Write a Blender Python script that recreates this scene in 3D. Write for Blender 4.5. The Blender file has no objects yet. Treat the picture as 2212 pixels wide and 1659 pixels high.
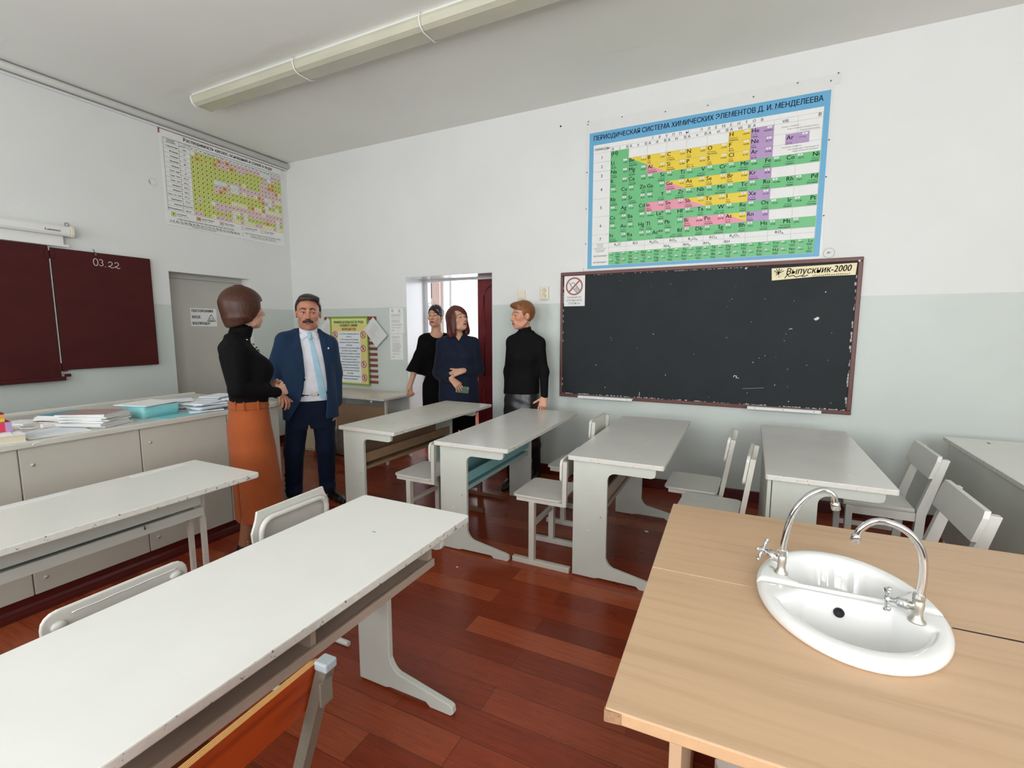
import bpy, bmesh, math, random
import numpy as np
from mathutils import Vector, Matrix

# ---------------------------------------------------------------- camera
scene = bpy.context.scene
col = scene.collection
R = math.radians
cam_data = bpy.data.cameras.new('camera')
cam_data.sensor_width = 36.0
cam_data.lens = 36.0 * 1024.0 / 2212.0
cam_data.clip_start = 0.05
cam = bpy.data.objects.new('camera', cam_data)
cam.location = (0, 0, 1.5)
cam.rotation_euler = (R(90 - 6.68), 0, R(25.85))
col.objects.link(cam)
scene.camera = cam

# ---------------------------------------------------------------- colour management
vs = scene.view_settings
vs.view_transform = 'Standard'
vs.look = 'None'
vs.gamma = 1
vs.use_curve_mapping = False
vs.exposure = -0.30

# ---------------------------------------------------------------- sky
world = bpy.data.worlds.new('overcast_sky')
scene.world = world
world.use_nodes = True
bg = world.node_tree.nodes['Background']
bg.inputs[0].default_value = (0.90, 0.95, 1.0, 1)
bg.inputs[1].default_value = 2.6

# ---------------------------------------------------------------- room dimensions (metres, camera stands over the origin)
XL, XR, YB, YF, ZC = -5.42, 3.6, 4.49, -1.7, 3.61
WALL_T = 0.38                                   # thickness of the wall with the doorway
DX0, DX1, DZ = -3.547, -2.403, 2.092            # doorway
WINDOWS = [(-4.7, -2.8), (-1.8, 0.3), (1.1, 3.3)]   # window openings in the wall behind the camera
WZ0, WZ1 = 0.92, 3.25

# daylight that comes in through the window openings
def daylight(name, loc, rot, sx, sy, watt, colr=(0.975, 0.995, 1.0)):
    l = bpy.data.lights.new(name, 'AREA')
    l.shape = 'RECTANGLE'; l.size = sx; l.size_y = sy
    l.energy = watt; l.color = colr
    o = bpy.data.objects.new(name, l)
    o.location = loc; o.rotation_euler = rot
    col.objects.link(o)
    return o
for _i, (_a, _b) in enumerate(WINDOWS):
    daylight('window_daylight', ((_a + _b) / 2, YF - 0.42, (WZ0 + WZ1) / 2), (R(108), 0, 0), _b - _a, WZ1 - WZ0, (95, 135, 205)[_i])
for _x, _w in ((-4.15, 1.7), (-1.6, 2.2)):
    daylight('corridor_daylight', (_x, 7.62, 1.85), (R(-90), 0, 0), _w, 2.3, 95, (0.90, 0.95, 1.0))

# ---------------------------------------------------------------- materials
def lin(c):
    c = c / 255.0
    return c / 12.92 if c <= 0.04045 else ((c + 0.055) / 1.055) ** 2.4
def rgb(r, g, b): return (lin(r), lin(g), lin(b), 1.0)

class NT:
    """small helper round a material's node tree"""
    def __init__(s, name):
        s.mat = bpy.data.materials.new(name); s.mat.use_nodes = True
        s.t = s.mat.node_tree; s.n = s.t.nodes
        s.b = s.n['Principled BSDF']
    def node(s, kind, **kw):
        n = s.n.new(kind)
        for k, v in kw.items():
            if k in n.inputs: n.inputs[k].default_value = v
            else: setattr(n, k, v)
        return n
    def link(s, a, b): s.t.links.new(a, b)
    def coords(s, scale=(1, 1, 1), rot=(0, 0, 0), kind='Object'):
        tc = s.node('ShaderNodeTexCoord'); mp = s.node('ShaderNodeMapping')
        mp.inputs['Scale'].default_value = scale; mp.inputs['Rotation'].default_value = rot
        s.link(tc.outputs[kind], mp.inputs['Vector']); return mp.outputs[0]
    def noise(s, vec, scale, detail=4, rough=0.55):
        n = s.node('ShaderNodeTexNoise'); n.inputs['Scale'].default_value = scale
        n.inputs['Detail'].default_value = detail; n.inputs['Roughness'].default_value = rough
        s.link(vec, n.inputs['Vector']); return n.outputs['Fac']
    def ramp(s, fac, stops):
        r = s.node('ShaderNodeValToRGB'); e = r.color_ramp.elements
        while len(e) < len(stops): e.new(0.5)
        for i, (p, c) in enumerate(stops): e[i].position = p; e[i].color = c
        s.link(fac, r.inputs[0]); return r.outputs[0]
    def mix(s, fac, a, b, mode='MIX'):
        m = s.node('ShaderNodeMix', data_type='RGBA', blend_type=mode)
        for sock, v in ((m.inputs[0], fac), (m.inputs[6], a), (m.inputs[7], b)):
            if hasattr(v, 'is_output'): s.link(v, sock)
            else: sock.default_value = v
        return m.outputs[2]
    def bump(s, h, strength, dist=0.01):
        b = s.node('ShaderNodeBump'); b.inputs['Strength'].default_value = strength
        b.inputs['Distance'].default_value = dist
        s.link(h, b.inputs['Height']); s.link(b.outputs[0], s.b.inputs['Normal'])

def k3(c, f): return (min(c[0] * f, 1), min(c[1] * f, 1), min(c[2] * f, 1), 1)

def mat(name, c, rough=0.5, var=0.0, vscale=6, bump=0.0, bscale=60, metal=0.0, spec=0.5, coat=0.0,
        spots=None, spot_scale=40, spot_lim=0.72, stretch=(1, 1, 1), sheen=0.0, emit=None):
    """plain procedural paint / cloth / plastic: colour with soft variation, optional dark spots and bump"""
    m = NT(name)
    m.b.inputs['Roughness'].default_value = rough
    m.b.inputs['Metallic'].default_value = metal
    m.b.inputs['Specular IOR Level'].default_value = spec
    m.b.inputs['Coat Weight'].default_value = coat
    m.b.inputs['Sheen Weight'].default_value = sheen
    m.b.inputs['Base Color'].default_value = c
    if var or spots or bump:
        v = m.coords(stretch)
    out = None
    if var:
        f = m.noise(v, vscale)
        out = m.ramp(f, [(0.3, k3(c, 1 - var)), (0.7, k3(c, 1 + var))])
    if spots:
        f2 = m.ramp(m.noise(v, spot_scale, 6, 0.65), [(spot_lim, (0, 0, 0, 1)), (spot_lim + 0.04, (1, 1, 1, 1))])
        out = m.mix(f2, out if out is not None else c, spots)
    if out is not None: m.link(out, m.b.inputs['Base Color'])
    if bump: m.bump(m.noise(v, bscale, 3), bump, 0.004)
    return m.mat

M = {}
def wall_material(name, upper, lower, split):
    m = NT(name)
    v = m.coords()
    sep = m.node('ShaderNodeSeparateXYZ'); m.link(v, sep.inputs[0])
    wob = m.node('ShaderNodeMath', operation='MULTIPLY_ADD')
    m.link(m.noise(v, 9, 2), wob.inputs[0]); wob.inputs[1].default_value = 0.006
    m.link(sep.outputs[2], wob.inputs[2])
    gt = m.node('ShaderNodeMath', operation='GREATER_THAN'); m.link(wob.outputs[0], gt.inputs[0])
    gt.inputs[1].default_value = split
    n1 = m.noise(v, 1.6, 5)
    up = m.ramp(n1, [(0.3, k3(upper, 0.975)), (0.7, k3(upper, 1.02))])
    lo = m.ramp(n1, [(0.3, k3(lower, 0.965)), (0.7, k3(lower, 1.03))])
    m.link(m.mix(gt.outputs[0], lo, up), m.b.inputs['Base Color'])
    rr = m.node('ShaderNodeMapRange'); m.link(gt.outputs[0], rr.inputs[0])
    rr.inputs[3].default_value = 0.42; rr.inputs[4].default_value = 0.85
    m.link(rr.outputs[0], m.b.inputs['Roughness'])
    m.b.inputs['Specular IOR Level'].default_value = 0.3
    m.bump(m.noise(v, 26, 4), 0.10, 0.006)
    return m.mat
C_UP = rgb(222, 223, 221); C_LO = rgb(199, 206, 201)
M['wall'] = wall_material('two_tone_wall_paint', C_UP, C_LO, 1.751)

def ceiling_material():
    m = NT('whitewashed_ceiling'); v = m.coords()
    c = rgb(236, 236, 231)
    base = m.ramp(m.noise(v, 0.9, 4), [(0.3, k3(c, 0.965)), (0.7, k3(c, 1.02))])
    sm = m.noise(m.coords((0.35, 3.0, 1)), 1.3, 5)
    st = m.ramp(sm, [(0.62, (0, 0, 0, 1)), (0.78, (0.35, 0.35, 0.35, 1))])
    m.link(m.mix(st, base, rgb(204, 196, 178)), m.b.inputs['Base Color'])
    m.b.inputs['Roughness'].default_value = 0.9; m.b.inputs['Specular IOR Level'].default_value = 0.2
    m.bump(m.noise(v, 14, 4), 0.08, 0.006)
    return m.mat
M['ceiling'] = ceiling_material()

def floor_material():
    m = NT('linoleum_plank_floor'); v = m.coords()
    br = m.node('ShaderNodeTexBrick', offset=0.37, offset_frequency=2, squash=1.0)
    m.link(v, br.inputs['Vector'])
    br.inputs['Color1'].default_value = (0, 0, 0, 1); br.inputs['Color2'].default_value = (1, 1, 1, 1)
    br.inputs['Mortar'].default_value = (0.0, 0.0, 0.0, 1)
    for k, x in (('Scale', 1.0), ('Mortar Size', 0.0011), ('Mortar Smooth', 0.2), ('Bias', 0.0), ('Brick Width', 0.86), ('Row Height', 0.135)):
        br.inputs[k].default_value = x
    plank = m.ramp(br.outputs['Color'], [(0.0, rgb(112, 43, 22)), (0.35, rgb(132, 53, 28)), (0.65, rgb(140, 59, 32)), (1.0, rgb(160, 79, 47))])
    grain = m.noise(m.coords((1.5, 26, 1)), 3.2, 6, 0.65)
    g = m.ramp(grain, [(0.25, (0.62, 0.58, 0.56, 1)), (0.55, (1, 1, 1, 1)), (0.8, (1.18, 1.15, 1.12, 1))])
    c1 = m.mix(1.0, plank, g, 'MULTIPLY')
    wear = m.ramp(m.noise(v, 2.2, 6, 0.7), [(0.55, (0, 0, 0, 1)), (0.8, (0.5, 0.5, 0.5, 1))])
    c2 = m.mix(wear, c1, rgb(84, 34, 21))
    c3 = m.mix(br.outputs['Fac'], c2, rgb(66, 27, 16))
    m.link(c3, m.b.inputs['Base Color'])
    rr = m.node('ShaderNodeMapRange'); m.link(m.noise(v, 3.5, 5), rr.inputs[0])
    rr.inputs[3].default_value = 0.20; rr.inputs[4].default_value = 0.38
    m.link(rr.outputs[0], m.b.inputs['Roughness'])
    m.b.inputs['Specular IOR Level'].default_value = 0.30
    m.bump(grain, 0.06, 0.003)
    return m.mat
M['floor'] = floor_material()

def wood_material(name, c, dark, scale=(3, 40, 3), rough=0.4, grain=0.5):
    m = NT(name); v = m.coords(scale)
    n = m.noise(v, 1.0, 7, 0.62)
    big = m.noise(m.coords((scale[0] * 0.35, scale[1] * 0.16, scale[2] * 0.35)), 1.0, 3)
    a = m.ramp(n, [(0.32, dark), (0.5, c), (0.75, k3(c, 1.08))])
    b = m.ramp(big, [(0.3, k3(c, 0.90)), (0.7, k3(c, 1.06))])
    m.link(m.mix(grain, b, a), m.b.inputs['Base Color'])
    m.b.inputs['Roughness'].default_value = rough
    m.b.inputs['Specular IOR Level'].default_value = 0.4
    m.bump(n, 0.05, 0.002)
    return m.mat
M['lab_wood'] = wood_material('pale_oak_laminate', rgb(200, 167, 134), rgb(180, 147, 114), (1.3, 30, 3), 0.40, 0.5)
M['lab_wood_edge'] = mat('lab_wood_edge', rgb(200, 162, 124), 0.5, 0.05, 30)
M['raw_board'] = mat('raw_chipboard', rgb(158, 122, 92), 0.85, 0.2, 90, spots=rgb(96, 70, 50), spot_scale=160, spot_lim=0.6)
M['orange_ply'] = wood_material('varnished_orange_plywood', rgb(158, 62, 22), rgb(104, 34, 14), (6, 3, 26), 0.35, 0.6)
M['brown_ply'] = wood_material('worn_brown_plywood_seat', rgb(112, 52, 24), rgb(58, 26, 14), (9, 9, 9), 0.42, 0.7)
def ply_edge():
    m = NT('plywood_edge_layers'); v = m.coords()
    w = m.node('ShaderNodeTexWave', wave_type='BANDS', bands_direction='X')
    w.inputs['Scale'].default_value = 95; w.inputs['Distortion'].default_value = 0.6
    m.link(v, w.inputs['Vector'])
    m.link(m.ramp(w.outputs['Fac'], [(0.25, rgb(120, 66, 30)), (0.6, rgb(206, 160, 92))]), m.b.inputs['Base Color'])
    m.b.inputs['Roughness'].default_value = 0.6
    return m.mat
M['ply_edge'] = ply_edge()
CHIP = rgb(120, 108, 96)
M['desk_top'] = mat('white_desk_paint', rgb(217, 217, 211), 0.30, 0.02, 5, 0.05, 30, spots=rgb(176, 174, 168), spot_scale=34, spot_lim=0.74)
M['desk_top_near'] = mat('matt_white_desk_paint', rgb(222, 222, 217), 0.55, 0.02, 5, 0.05, 40, spots=rgb(186, 185, 180), spot_scale=30, spot_lim=0.73)
M['desk_edge'] = mat('chipped_white_edge', rgb(206, 204, 196), 0.5, 0.05, 30, 0.25, 60, spots=rgb(112, 98, 92), spot_scale=55, spot_lim=0.60)
M['desk_top_worn'] = mat('worn_grey_white_desk_paint', rgb(214, 212, 202), 0.36, 0.05, 7, 0.06, 30, spots=rgb(192, 186, 172), spot_scale=12, spot_lim=0.62)
M['desk_top_grey'] = mat('grey_white_gloss_desk_paint', rgb(214, 213, 208), 0.24, 0.03, 4, 0.04, 25, spots=rgb(226, 225, 221), spot_scale=5, spot_lim=0.63)
M['back_top'] = mat('flaking_beige_table_paint', rgb(208, 196, 180), 0.3, 0.05, 8, 0.06, 40, spots=rgb(148, 120, 92), spot_scale=24, spot_lim=0.66)
M['desk_side'] = mat('grey_green_panel_paint', rgb(196, 199, 190), 0.40, 0.03, 6, 0.05, 30, spots=rgb(120, 116, 108), spot_scale=70, spot_lim=0.79)
M['desk_tan'] = mat('tan_hardboard', rgb(150, 122, 94), 0.55, 0.07, 8, 0.04, 60)
M['desk_under'] = mat('beige_underside_paint', rgb(164, 148, 134), 0.55, 0.05, 10, 0.05, 50)
M['teal'] = mat('turquoise_paint', rgb(128, 182, 184), 0.35, 0.05, 9, 0.05, 40)
M['teal_edge'] = mat('chipped_turquoise', rgb(150, 186, 186), 0.45, 0.06, 30, spots=rgb(205, 205, 200), spot_scale=60, spot_lim=0.62)
M['chair_white'] = mat('white_chair_paint', rgb(204, 203, 196), 0.38, 0.03, 14, 0.10, 70, spots=rgb(120, 108, 100), spot_scale=60, spot_lim=0.76)
M['chair_seat'] = mat('grey_white_seat_paint', rgb(197, 195, 188), 0.30, 0.04, 9, 0.05, 40, spots=rgb(110, 92, 78), spot_scale=46, spot_lim=0.80)
M['tube_cream'] = mat('cream_tube_paint', rgb(198, 194, 184), 0.35, 0.03, 20, 0.08, 60, spots=rgb(110, 84, 66), spot_scale=70, spot_lim=0.75)
M['tube_brown'] = mat('brown_tube_paint', rgb(112, 78, 58), 0.45, 0.05, 20)
M['tube_grey'] = mat('grey_steel_tube', rgb(126, 120, 108), 0.42, 0.06, 20, metal=0.35, spots=rgb(60, 44, 36), spot_scale=40, spot_lim=0.72)
M['cap_grey'] = mat('grey_plastic_cap', rgb(150, 158, 162), 0.35, 0.04, 40)
M['counter_top'] = mat('counter_white_paint', rgb(203, 201, 192), 0.24, 0.03, 6, 0.04, 30, spots=rgb(160, 148, 128), spot_scale=18, spot_lim=0.72)
M['counter_side'] = mat('counter_grey_paint', rgb(192, 191, 180), 0.36, 0.025, 5, 0.05, 30, spots=rgb(140, 128, 114), spot_scale=50, spot_lim=0.80)
M['maroon_floor'] = mat('maroon_skirting_paint', rgb(80, 24, 20), 0.30, 0.08, 12, 0.06, 40)
M['maroon_board'] = mat('maroon_chalkboard', rgb(72, 26, 26), 0.65, 0.10, 3.5, 0.03, 90, spec=0.2, stretch=(1, 1, 2.2))
M['maroon_frame'] = mat('dark_maroon_frame', rgb(78, 26, 24), 0.42, 0.08, 12)
M['blackboard'] = mat('dark_grey_green_chalkboard', rgb(34, 40, 43), 0.60, 0.12, 4, 0.03, 80, spec=0.22)
M['brown_frame'] = mat('brown_board_frame', rgb(94, 50, 44), 0.42, 0.08, 14, spots=rgb(150, 118, 108), spot_scale=40, spot_lim=0.78)
M['chalk'] = mat('white_chalk', rgb(214, 210, 206), 0.95)
M['smudge'] = mat('pale_scuff', rgb(176, 180, 178), 0.95)
M['ledge'] = mat('white_chalk_ledge', rgb(224, 224, 222), 0.5, 0.03, 20)
M['red_door'] = wood_material('dark_red_door', rgb(112, 28, 34), rgb(70, 16, 20), (8, 8, 1.4), 0.32, 0.6)
M['door_grey'] = mat('grey_door_paint', rgb(186, 184, 176), 0.45, 0.03, 4, 0.08, 20)
M['reveal'] = mat('glossy_white_reveal_paint', rgb(214, 218, 220), 0.22, 0.02, 5, 0.04, 12)
M['paper'] = mat('white_paper', rgb(228, 228, 226), 0.8, 0.02, 12)
M['paper_blue'] = mat('bluish_white_paper', rgb(222, 228, 234), 0.8, 0.03, 14)
M['paper_cream'] = mat('cream_page_block', rgb(214, 202, 180), 0.85, 0.04, 60, stretch=(1, 1, 12))
M['film'] = mat('pale_plastic_film', rgb(218, 218, 216), 0.35, 0.02, 10)
M['ink'] = mat('black_print', rgb(38, 38, 42), 0.7)
M['ink_grey'] = mat('grey_print', rgb(120, 120, 124), 0.7)
M['ink_soft'] = mat('pale_grey_print', rgb(168, 168, 170), 0.7)
M['line'] = mat('thin_grey_rule', rgb(150, 150, 150), 0.7)
M['p_blue'] = mat('poster_blue', rgb(100, 166, 204), 0.45, 0.02, 6)
M['p_navy'] = mat('poster_navy_print', rgb(30, 62, 106), 0.55)
M['p_green'] = mat('poster_green', rgb(104, 186, 124), 0.45, 0.02, 6)
M['p_yellow'] = mat('poster_yellow', rgb(228, 200, 60), 0.45, 0.02, 6)
M['p_pink'] = mat('poster_pink', rgb(226, 148, 166), 0.45, 0.02, 6)
M['p_violet'] = mat('poster_violet', rgb(176, 146, 190), 0.45, 0.02, 6)
M['p_dgreen'] = mat('poster_dark_green_print', rgb(30, 66, 44), 0.55)
M['s_lime'] = mat('chart_lime', rgb(206, 214, 118), 0.5)
M['s_pink'] = mat('chart_pink', rgb(226, 200, 200), 0.5)
M['s_orange'] = mat('chart_orange', rgb(228, 172, 112), 0.5)
M['s_ice'] = mat('chart_ice', rgb(214, 224, 228), 0.5)
M['s_cream'] = mat('chart_cream', rgb(232, 226, 186), 0.5)
M['r_green'] = mat('rules_green_border', rgb(132, 160, 66), 0.45)
M['r_lime'] = mat('rules_lime_field', rgb(212, 218, 140), 0.45)
M['r_sand'] = mat('rules_sand_field', rgb(218, 206, 132), 0.45)
M['r_title'] = mat('rules_green_print', rgb(44, 96, 40), 0.6)
M['red'] = mat('sign_red', rgb(176, 58, 46), 0.5)
M['red_dull'] = mat('sign_faded_red', rgb(160, 84, 74), 0.55)
M['slat'] = mat('red_brown_wooden_slat', rgb(128, 66, 48), 0.45, 0.06, 30)
M['steel'] = mat('dull_steel', rgb(126, 124, 120), 0.35, metal=0.9)
M['sticker'] = mat('yellowed_sticker', rgb(232, 220, 178), 0.55, 0.04, 30)
M['plastic_cream'] = mat('cream_plastic', rgb(222, 214, 190), 0.35)
M['plastic_white'] = mat('white_plastic', rgb(226, 226, 222), 0.35)
M['dark'] = mat('dark_recess', rgb(24, 22, 22), 0.7)
M['lamp_base'] = mat('white_lamp_tray', rgb(226, 226, 222), 0.4)
def diffuser_material():
    m = NT('yellowed_ribbed_diffuser'); v = m.coords()
    c = rgb(192, 190, 170)
    m.link(m.ramp(m.noise(m.coords((0.8, 3, 3)), 2.0, 3), [(0.3, k3(c, 0.90)), (0.7, k3(c, 1.08))]), m.b.inputs['Base Color'])
    m.b.inputs['Roughness'].default_value = 0.28
    m.b.inputs['Coat Weight'].default_value = 0.3
    w = m.node('ShaderNodeTexWave', wave_type='BANDS', bands_direction='X'); w.inputs['Scale'].default_value = 60
    m.link(v, w.inputs['Vector']); m.bump(w.outputs['Fac'], 0.08, 0.002)
    return m.mat
M['diffuser'] = diffuser_material()
M['ceramic'] = mat('white_glazed_ceramic', rgb(232, 232, 230), 0.07, spec=0.6, coat=0.4)
M['chrome'] = mat('chrome', rgb(222, 224, 226), 0.07, metal=1.0)
M['chrome_worn'] = mat('limescaled_chrome', rgb(196, 190, 178), 0.32, 0.10, 80, metal=0.75)
M['bag'] = mat('grey_crumpled_bag', rgb(116, 104, 100), 0.55, 0.2, 14, 0.8, 22)
M['red_cloth'] = mat('red_cloth', rgb(176, 44, 26), 0.7)
M['teal_plastic'] = mat('turquoise_plastic', rgb(130, 196, 200), 0.32, 0.03, 20)
M['cover_teal'] = mat('teal_magazine_cover', rgb(96, 170, 182), 0.4, 0.10, 14)
M['cover_brown'] = mat('brownish_magazine_cover', rgb(170, 146, 142), 0.4, 0.16, 18)
M['cover_red'] = mat('wine_red_cover', rgb(122, 50, 60), 0.4, 0.1, 20)
M['box_pink'] = mat('raspberry_box_print', rgb(206, 52, 82), 0.4, 0.06, 30)
M['box_orange'] = mat('orange_box_print', rgb(230, 152, 88), 0.4, 0.05, 30)
M['box_lime'] = mat('lime_box_print', rgb(206, 206, 84), 0.4, 0.05, 30)
M['crumb'] = mat('white_crumb', rgb(220, 216, 208), 0.9)
M['beige_box'] = mat('pale_beige_board', rgb(206, 192, 162), 0.6, 0.03, 8)
M['pink_wall'] = mat('pale_pink_corridor_paint', rgb(226, 206, 198), 0.7, 0.02, 4)
def glass_material():
    m = NT('window_glass')
    tr = m.node('ShaderNodeBsdfTransparent'); gl = m.node('ShaderNodeBsdfGlossy'); gl.inputs['Roughness'].default_value = 0.02
    mx = m.node('ShaderNodeMixShader'); mx.inputs[0].default_value = 0.06
    m.link(tr.outputs[0], mx.inputs[1]); m.link(gl.outputs[0], mx.inputs[2])
    m.link(mx.outputs[0], m.n['Material Output'].inputs['Surface'])
    return m.mat
M['glass'] = glass_material()
# clothing
def cloth(name, c, rough=0.85, bscale=420, bump=0.25, sheen=0.2, fold=0.25, fscale=9):
    m = NT(name); v = m.coords()
    m.link(m.ramp(m.noise(v, 14, 4), [(0.3, k3(c, 0.93)), (0.7, k3(c, 1.07))]), m.b.inputs['Base Color'])
    m.b.inputs['Roughness'].default_value = rough; m.b.inputs['Sheen Weight'].default_value = sheen
    m.b.inputs['Sheen Roughness'].default_value = 0.5
    m.b.inputs['Specular IOR Level'].default_value = 0.12
    b1 = m.node('ShaderNodeBump'); b1.inputs['Strength'].default_value = fold; b1.inputs['Distance'].default_value = 0.02
    m.link(m.noise(m.coords((1, 1, 0.55)), fscale, 3), b1.inputs['Height'])
    b2 = m.node('ShaderNodeBump'); b2.inputs['Strength'].default_value = bump; b2.inputs['Distance'].default_value = 0.001
    m.link(m.noise(v, bscale, 2), b2.inputs['Height']); m.link(b1.outputs[0], b2.inputs['Normal'])
    m.link(b2.outputs[0], m.b.inputs['Normal'])
    return m.mat
M['knit_black'] = cloth('black_knit', rgb(11, 10, 12), sheen=0.0)
M['knit_black2'] = cloth('charcoal_black_knit', rgb(18, 16, 17), sheen=0.0)
M['dress_black'] = cloth('black_dress_cloth', rgb(9, 8, 11), sheen=0.0)
M['navy_blouse'] = cloth('navy_blouse_cloth', rgb(24, 30, 48), rough=0.7, sheen=0.06, fold=0.4)
M['orange_wool'] = cloth('rust_orange_wool', rgb(152, 78, 41), rough=0.9, sheen=0.08, fold=0.18, fscale=5)
M['suit_blue'] = cloth('blue_suit_cloth', rgb(29, 49, 74), rough=0.75, sheen=0.06, fold=0.35, fscale=7)
M['suit_navy'] = cloth('navy_trouser_cloth', rgb(18, 28, 48), rough=0.8, sheen=0.05, fold=0.45, fscale=7)
M['shirt_white'] = cloth('white_shirt_cotton', rgb(220, 220, 228), rough=0.8, sheen=0.1, fold=0.4, fscale=11)
M['tie_blue'] = cloth('pale_blue_tie_silk', rgb(160, 198, 216), rough=0.45, sheen=0.3, fold=0.1)
M['leather_black'] = mat('black_leather', rgb(22, 24, 26), 0.32, 0.1, 10, 0.5, 12)
M['shoe_black'] = mat('black_shoe_leather', rgb(20, 19, 21), 0.30, 0.1, 20)
M['belt'] = mat('black_belt_leather', rgb(18, 17, 18), 0.4)
M['tights_black'] = mat('black_tights', rgb(24, 20, 22), 0.7)
M['pearl'] = mat('pale_bead', rgb(206, 206, 204), 0.25)
M['bead_black'] = mat('black_bead', rgb(26, 26, 28), 0.25)
M['silver'] = mat('silver_metal', rgb(206, 204, 196), 0.25, metal=1.0)
M['phone_green'] = mat('dark_green_phone_case', rgb(84, 104, 86), 0.4)
M['black_gloss'] = mat('black_gloss', rgb(12, 12, 14), 0.12)
M['eye_white'] = mat('eye_white', rgb(214, 206, 198), 0.2)
M['iris'] = mat('dark_iris', rgb(44, 32, 26), 0.15)
def hair_material(name, c, hi):
    m = NT(name); v = m.coords((60, 60, 7))
    n = m.noise(v, 2.6, 4, 0.5)
    m.link(m.ramp(n, [(0.25, k3(c, 0.72)), (0.5, c), (0.85, hi)]), m.b.inputs['Base Color'])
    m.b.inputs['Roughness'].default_value = 0.42; m.b.inputs['Specular IOR Level'].default_value = 0.35
    m.bump(n, 0.35, 0.004)
    return m.mat
M['hair_bob'] = hair_material('chestnut_hair', rgb(62, 32, 20), rgb(88, 50, 30))
M['hair_man'] = hair_material('dark_brown_greying_hair', rgb(46, 36, 30), rgb(84, 76, 68))
M['hair_black'] = hair_material('black_hair', rgb(24, 18, 22), rgb(48, 34, 38))
M['hair_red'] = hair_material('auburn_hair', rgb(80, 36, 32), rgb(124, 70, 58))
M['hair_ginger'] = hair_material('light_auburn_hair', rgb(122, 74, 38), rgb(170, 116, 68))
def skin_material():
    m = NT('skin'); a = m.node('ShaderNodeVertexColor'); a.layer_name = 'tone'
    v = m.coords()
    n = m.ramp(m.noise(v, 60, 3), [(0.3, (0.95, 0.95, 0.95, 1)), (0.7, (1.04, 1.04, 1.04, 1))])
    m.link(m.mix(1.0, a.outputs['Color'], n, 'MULTIPLY'), m.b.inputs['Base Color'])
    m.b.inputs['Roughness'].default_value = 0.48
    m.b.inputs['Specular IOR Level'].default_value = 0.35
    m.b.inputs['Subsurface Weight'].default_value = 0.08
    m.b.inputs['Subsurface Radius'].default_value = (0.012, 0.005, 0.003)
    m.b.inputs['Subsurface Scale'].default_value = 0.4
    return m.mat
M['skin'] = skin_material()

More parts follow.
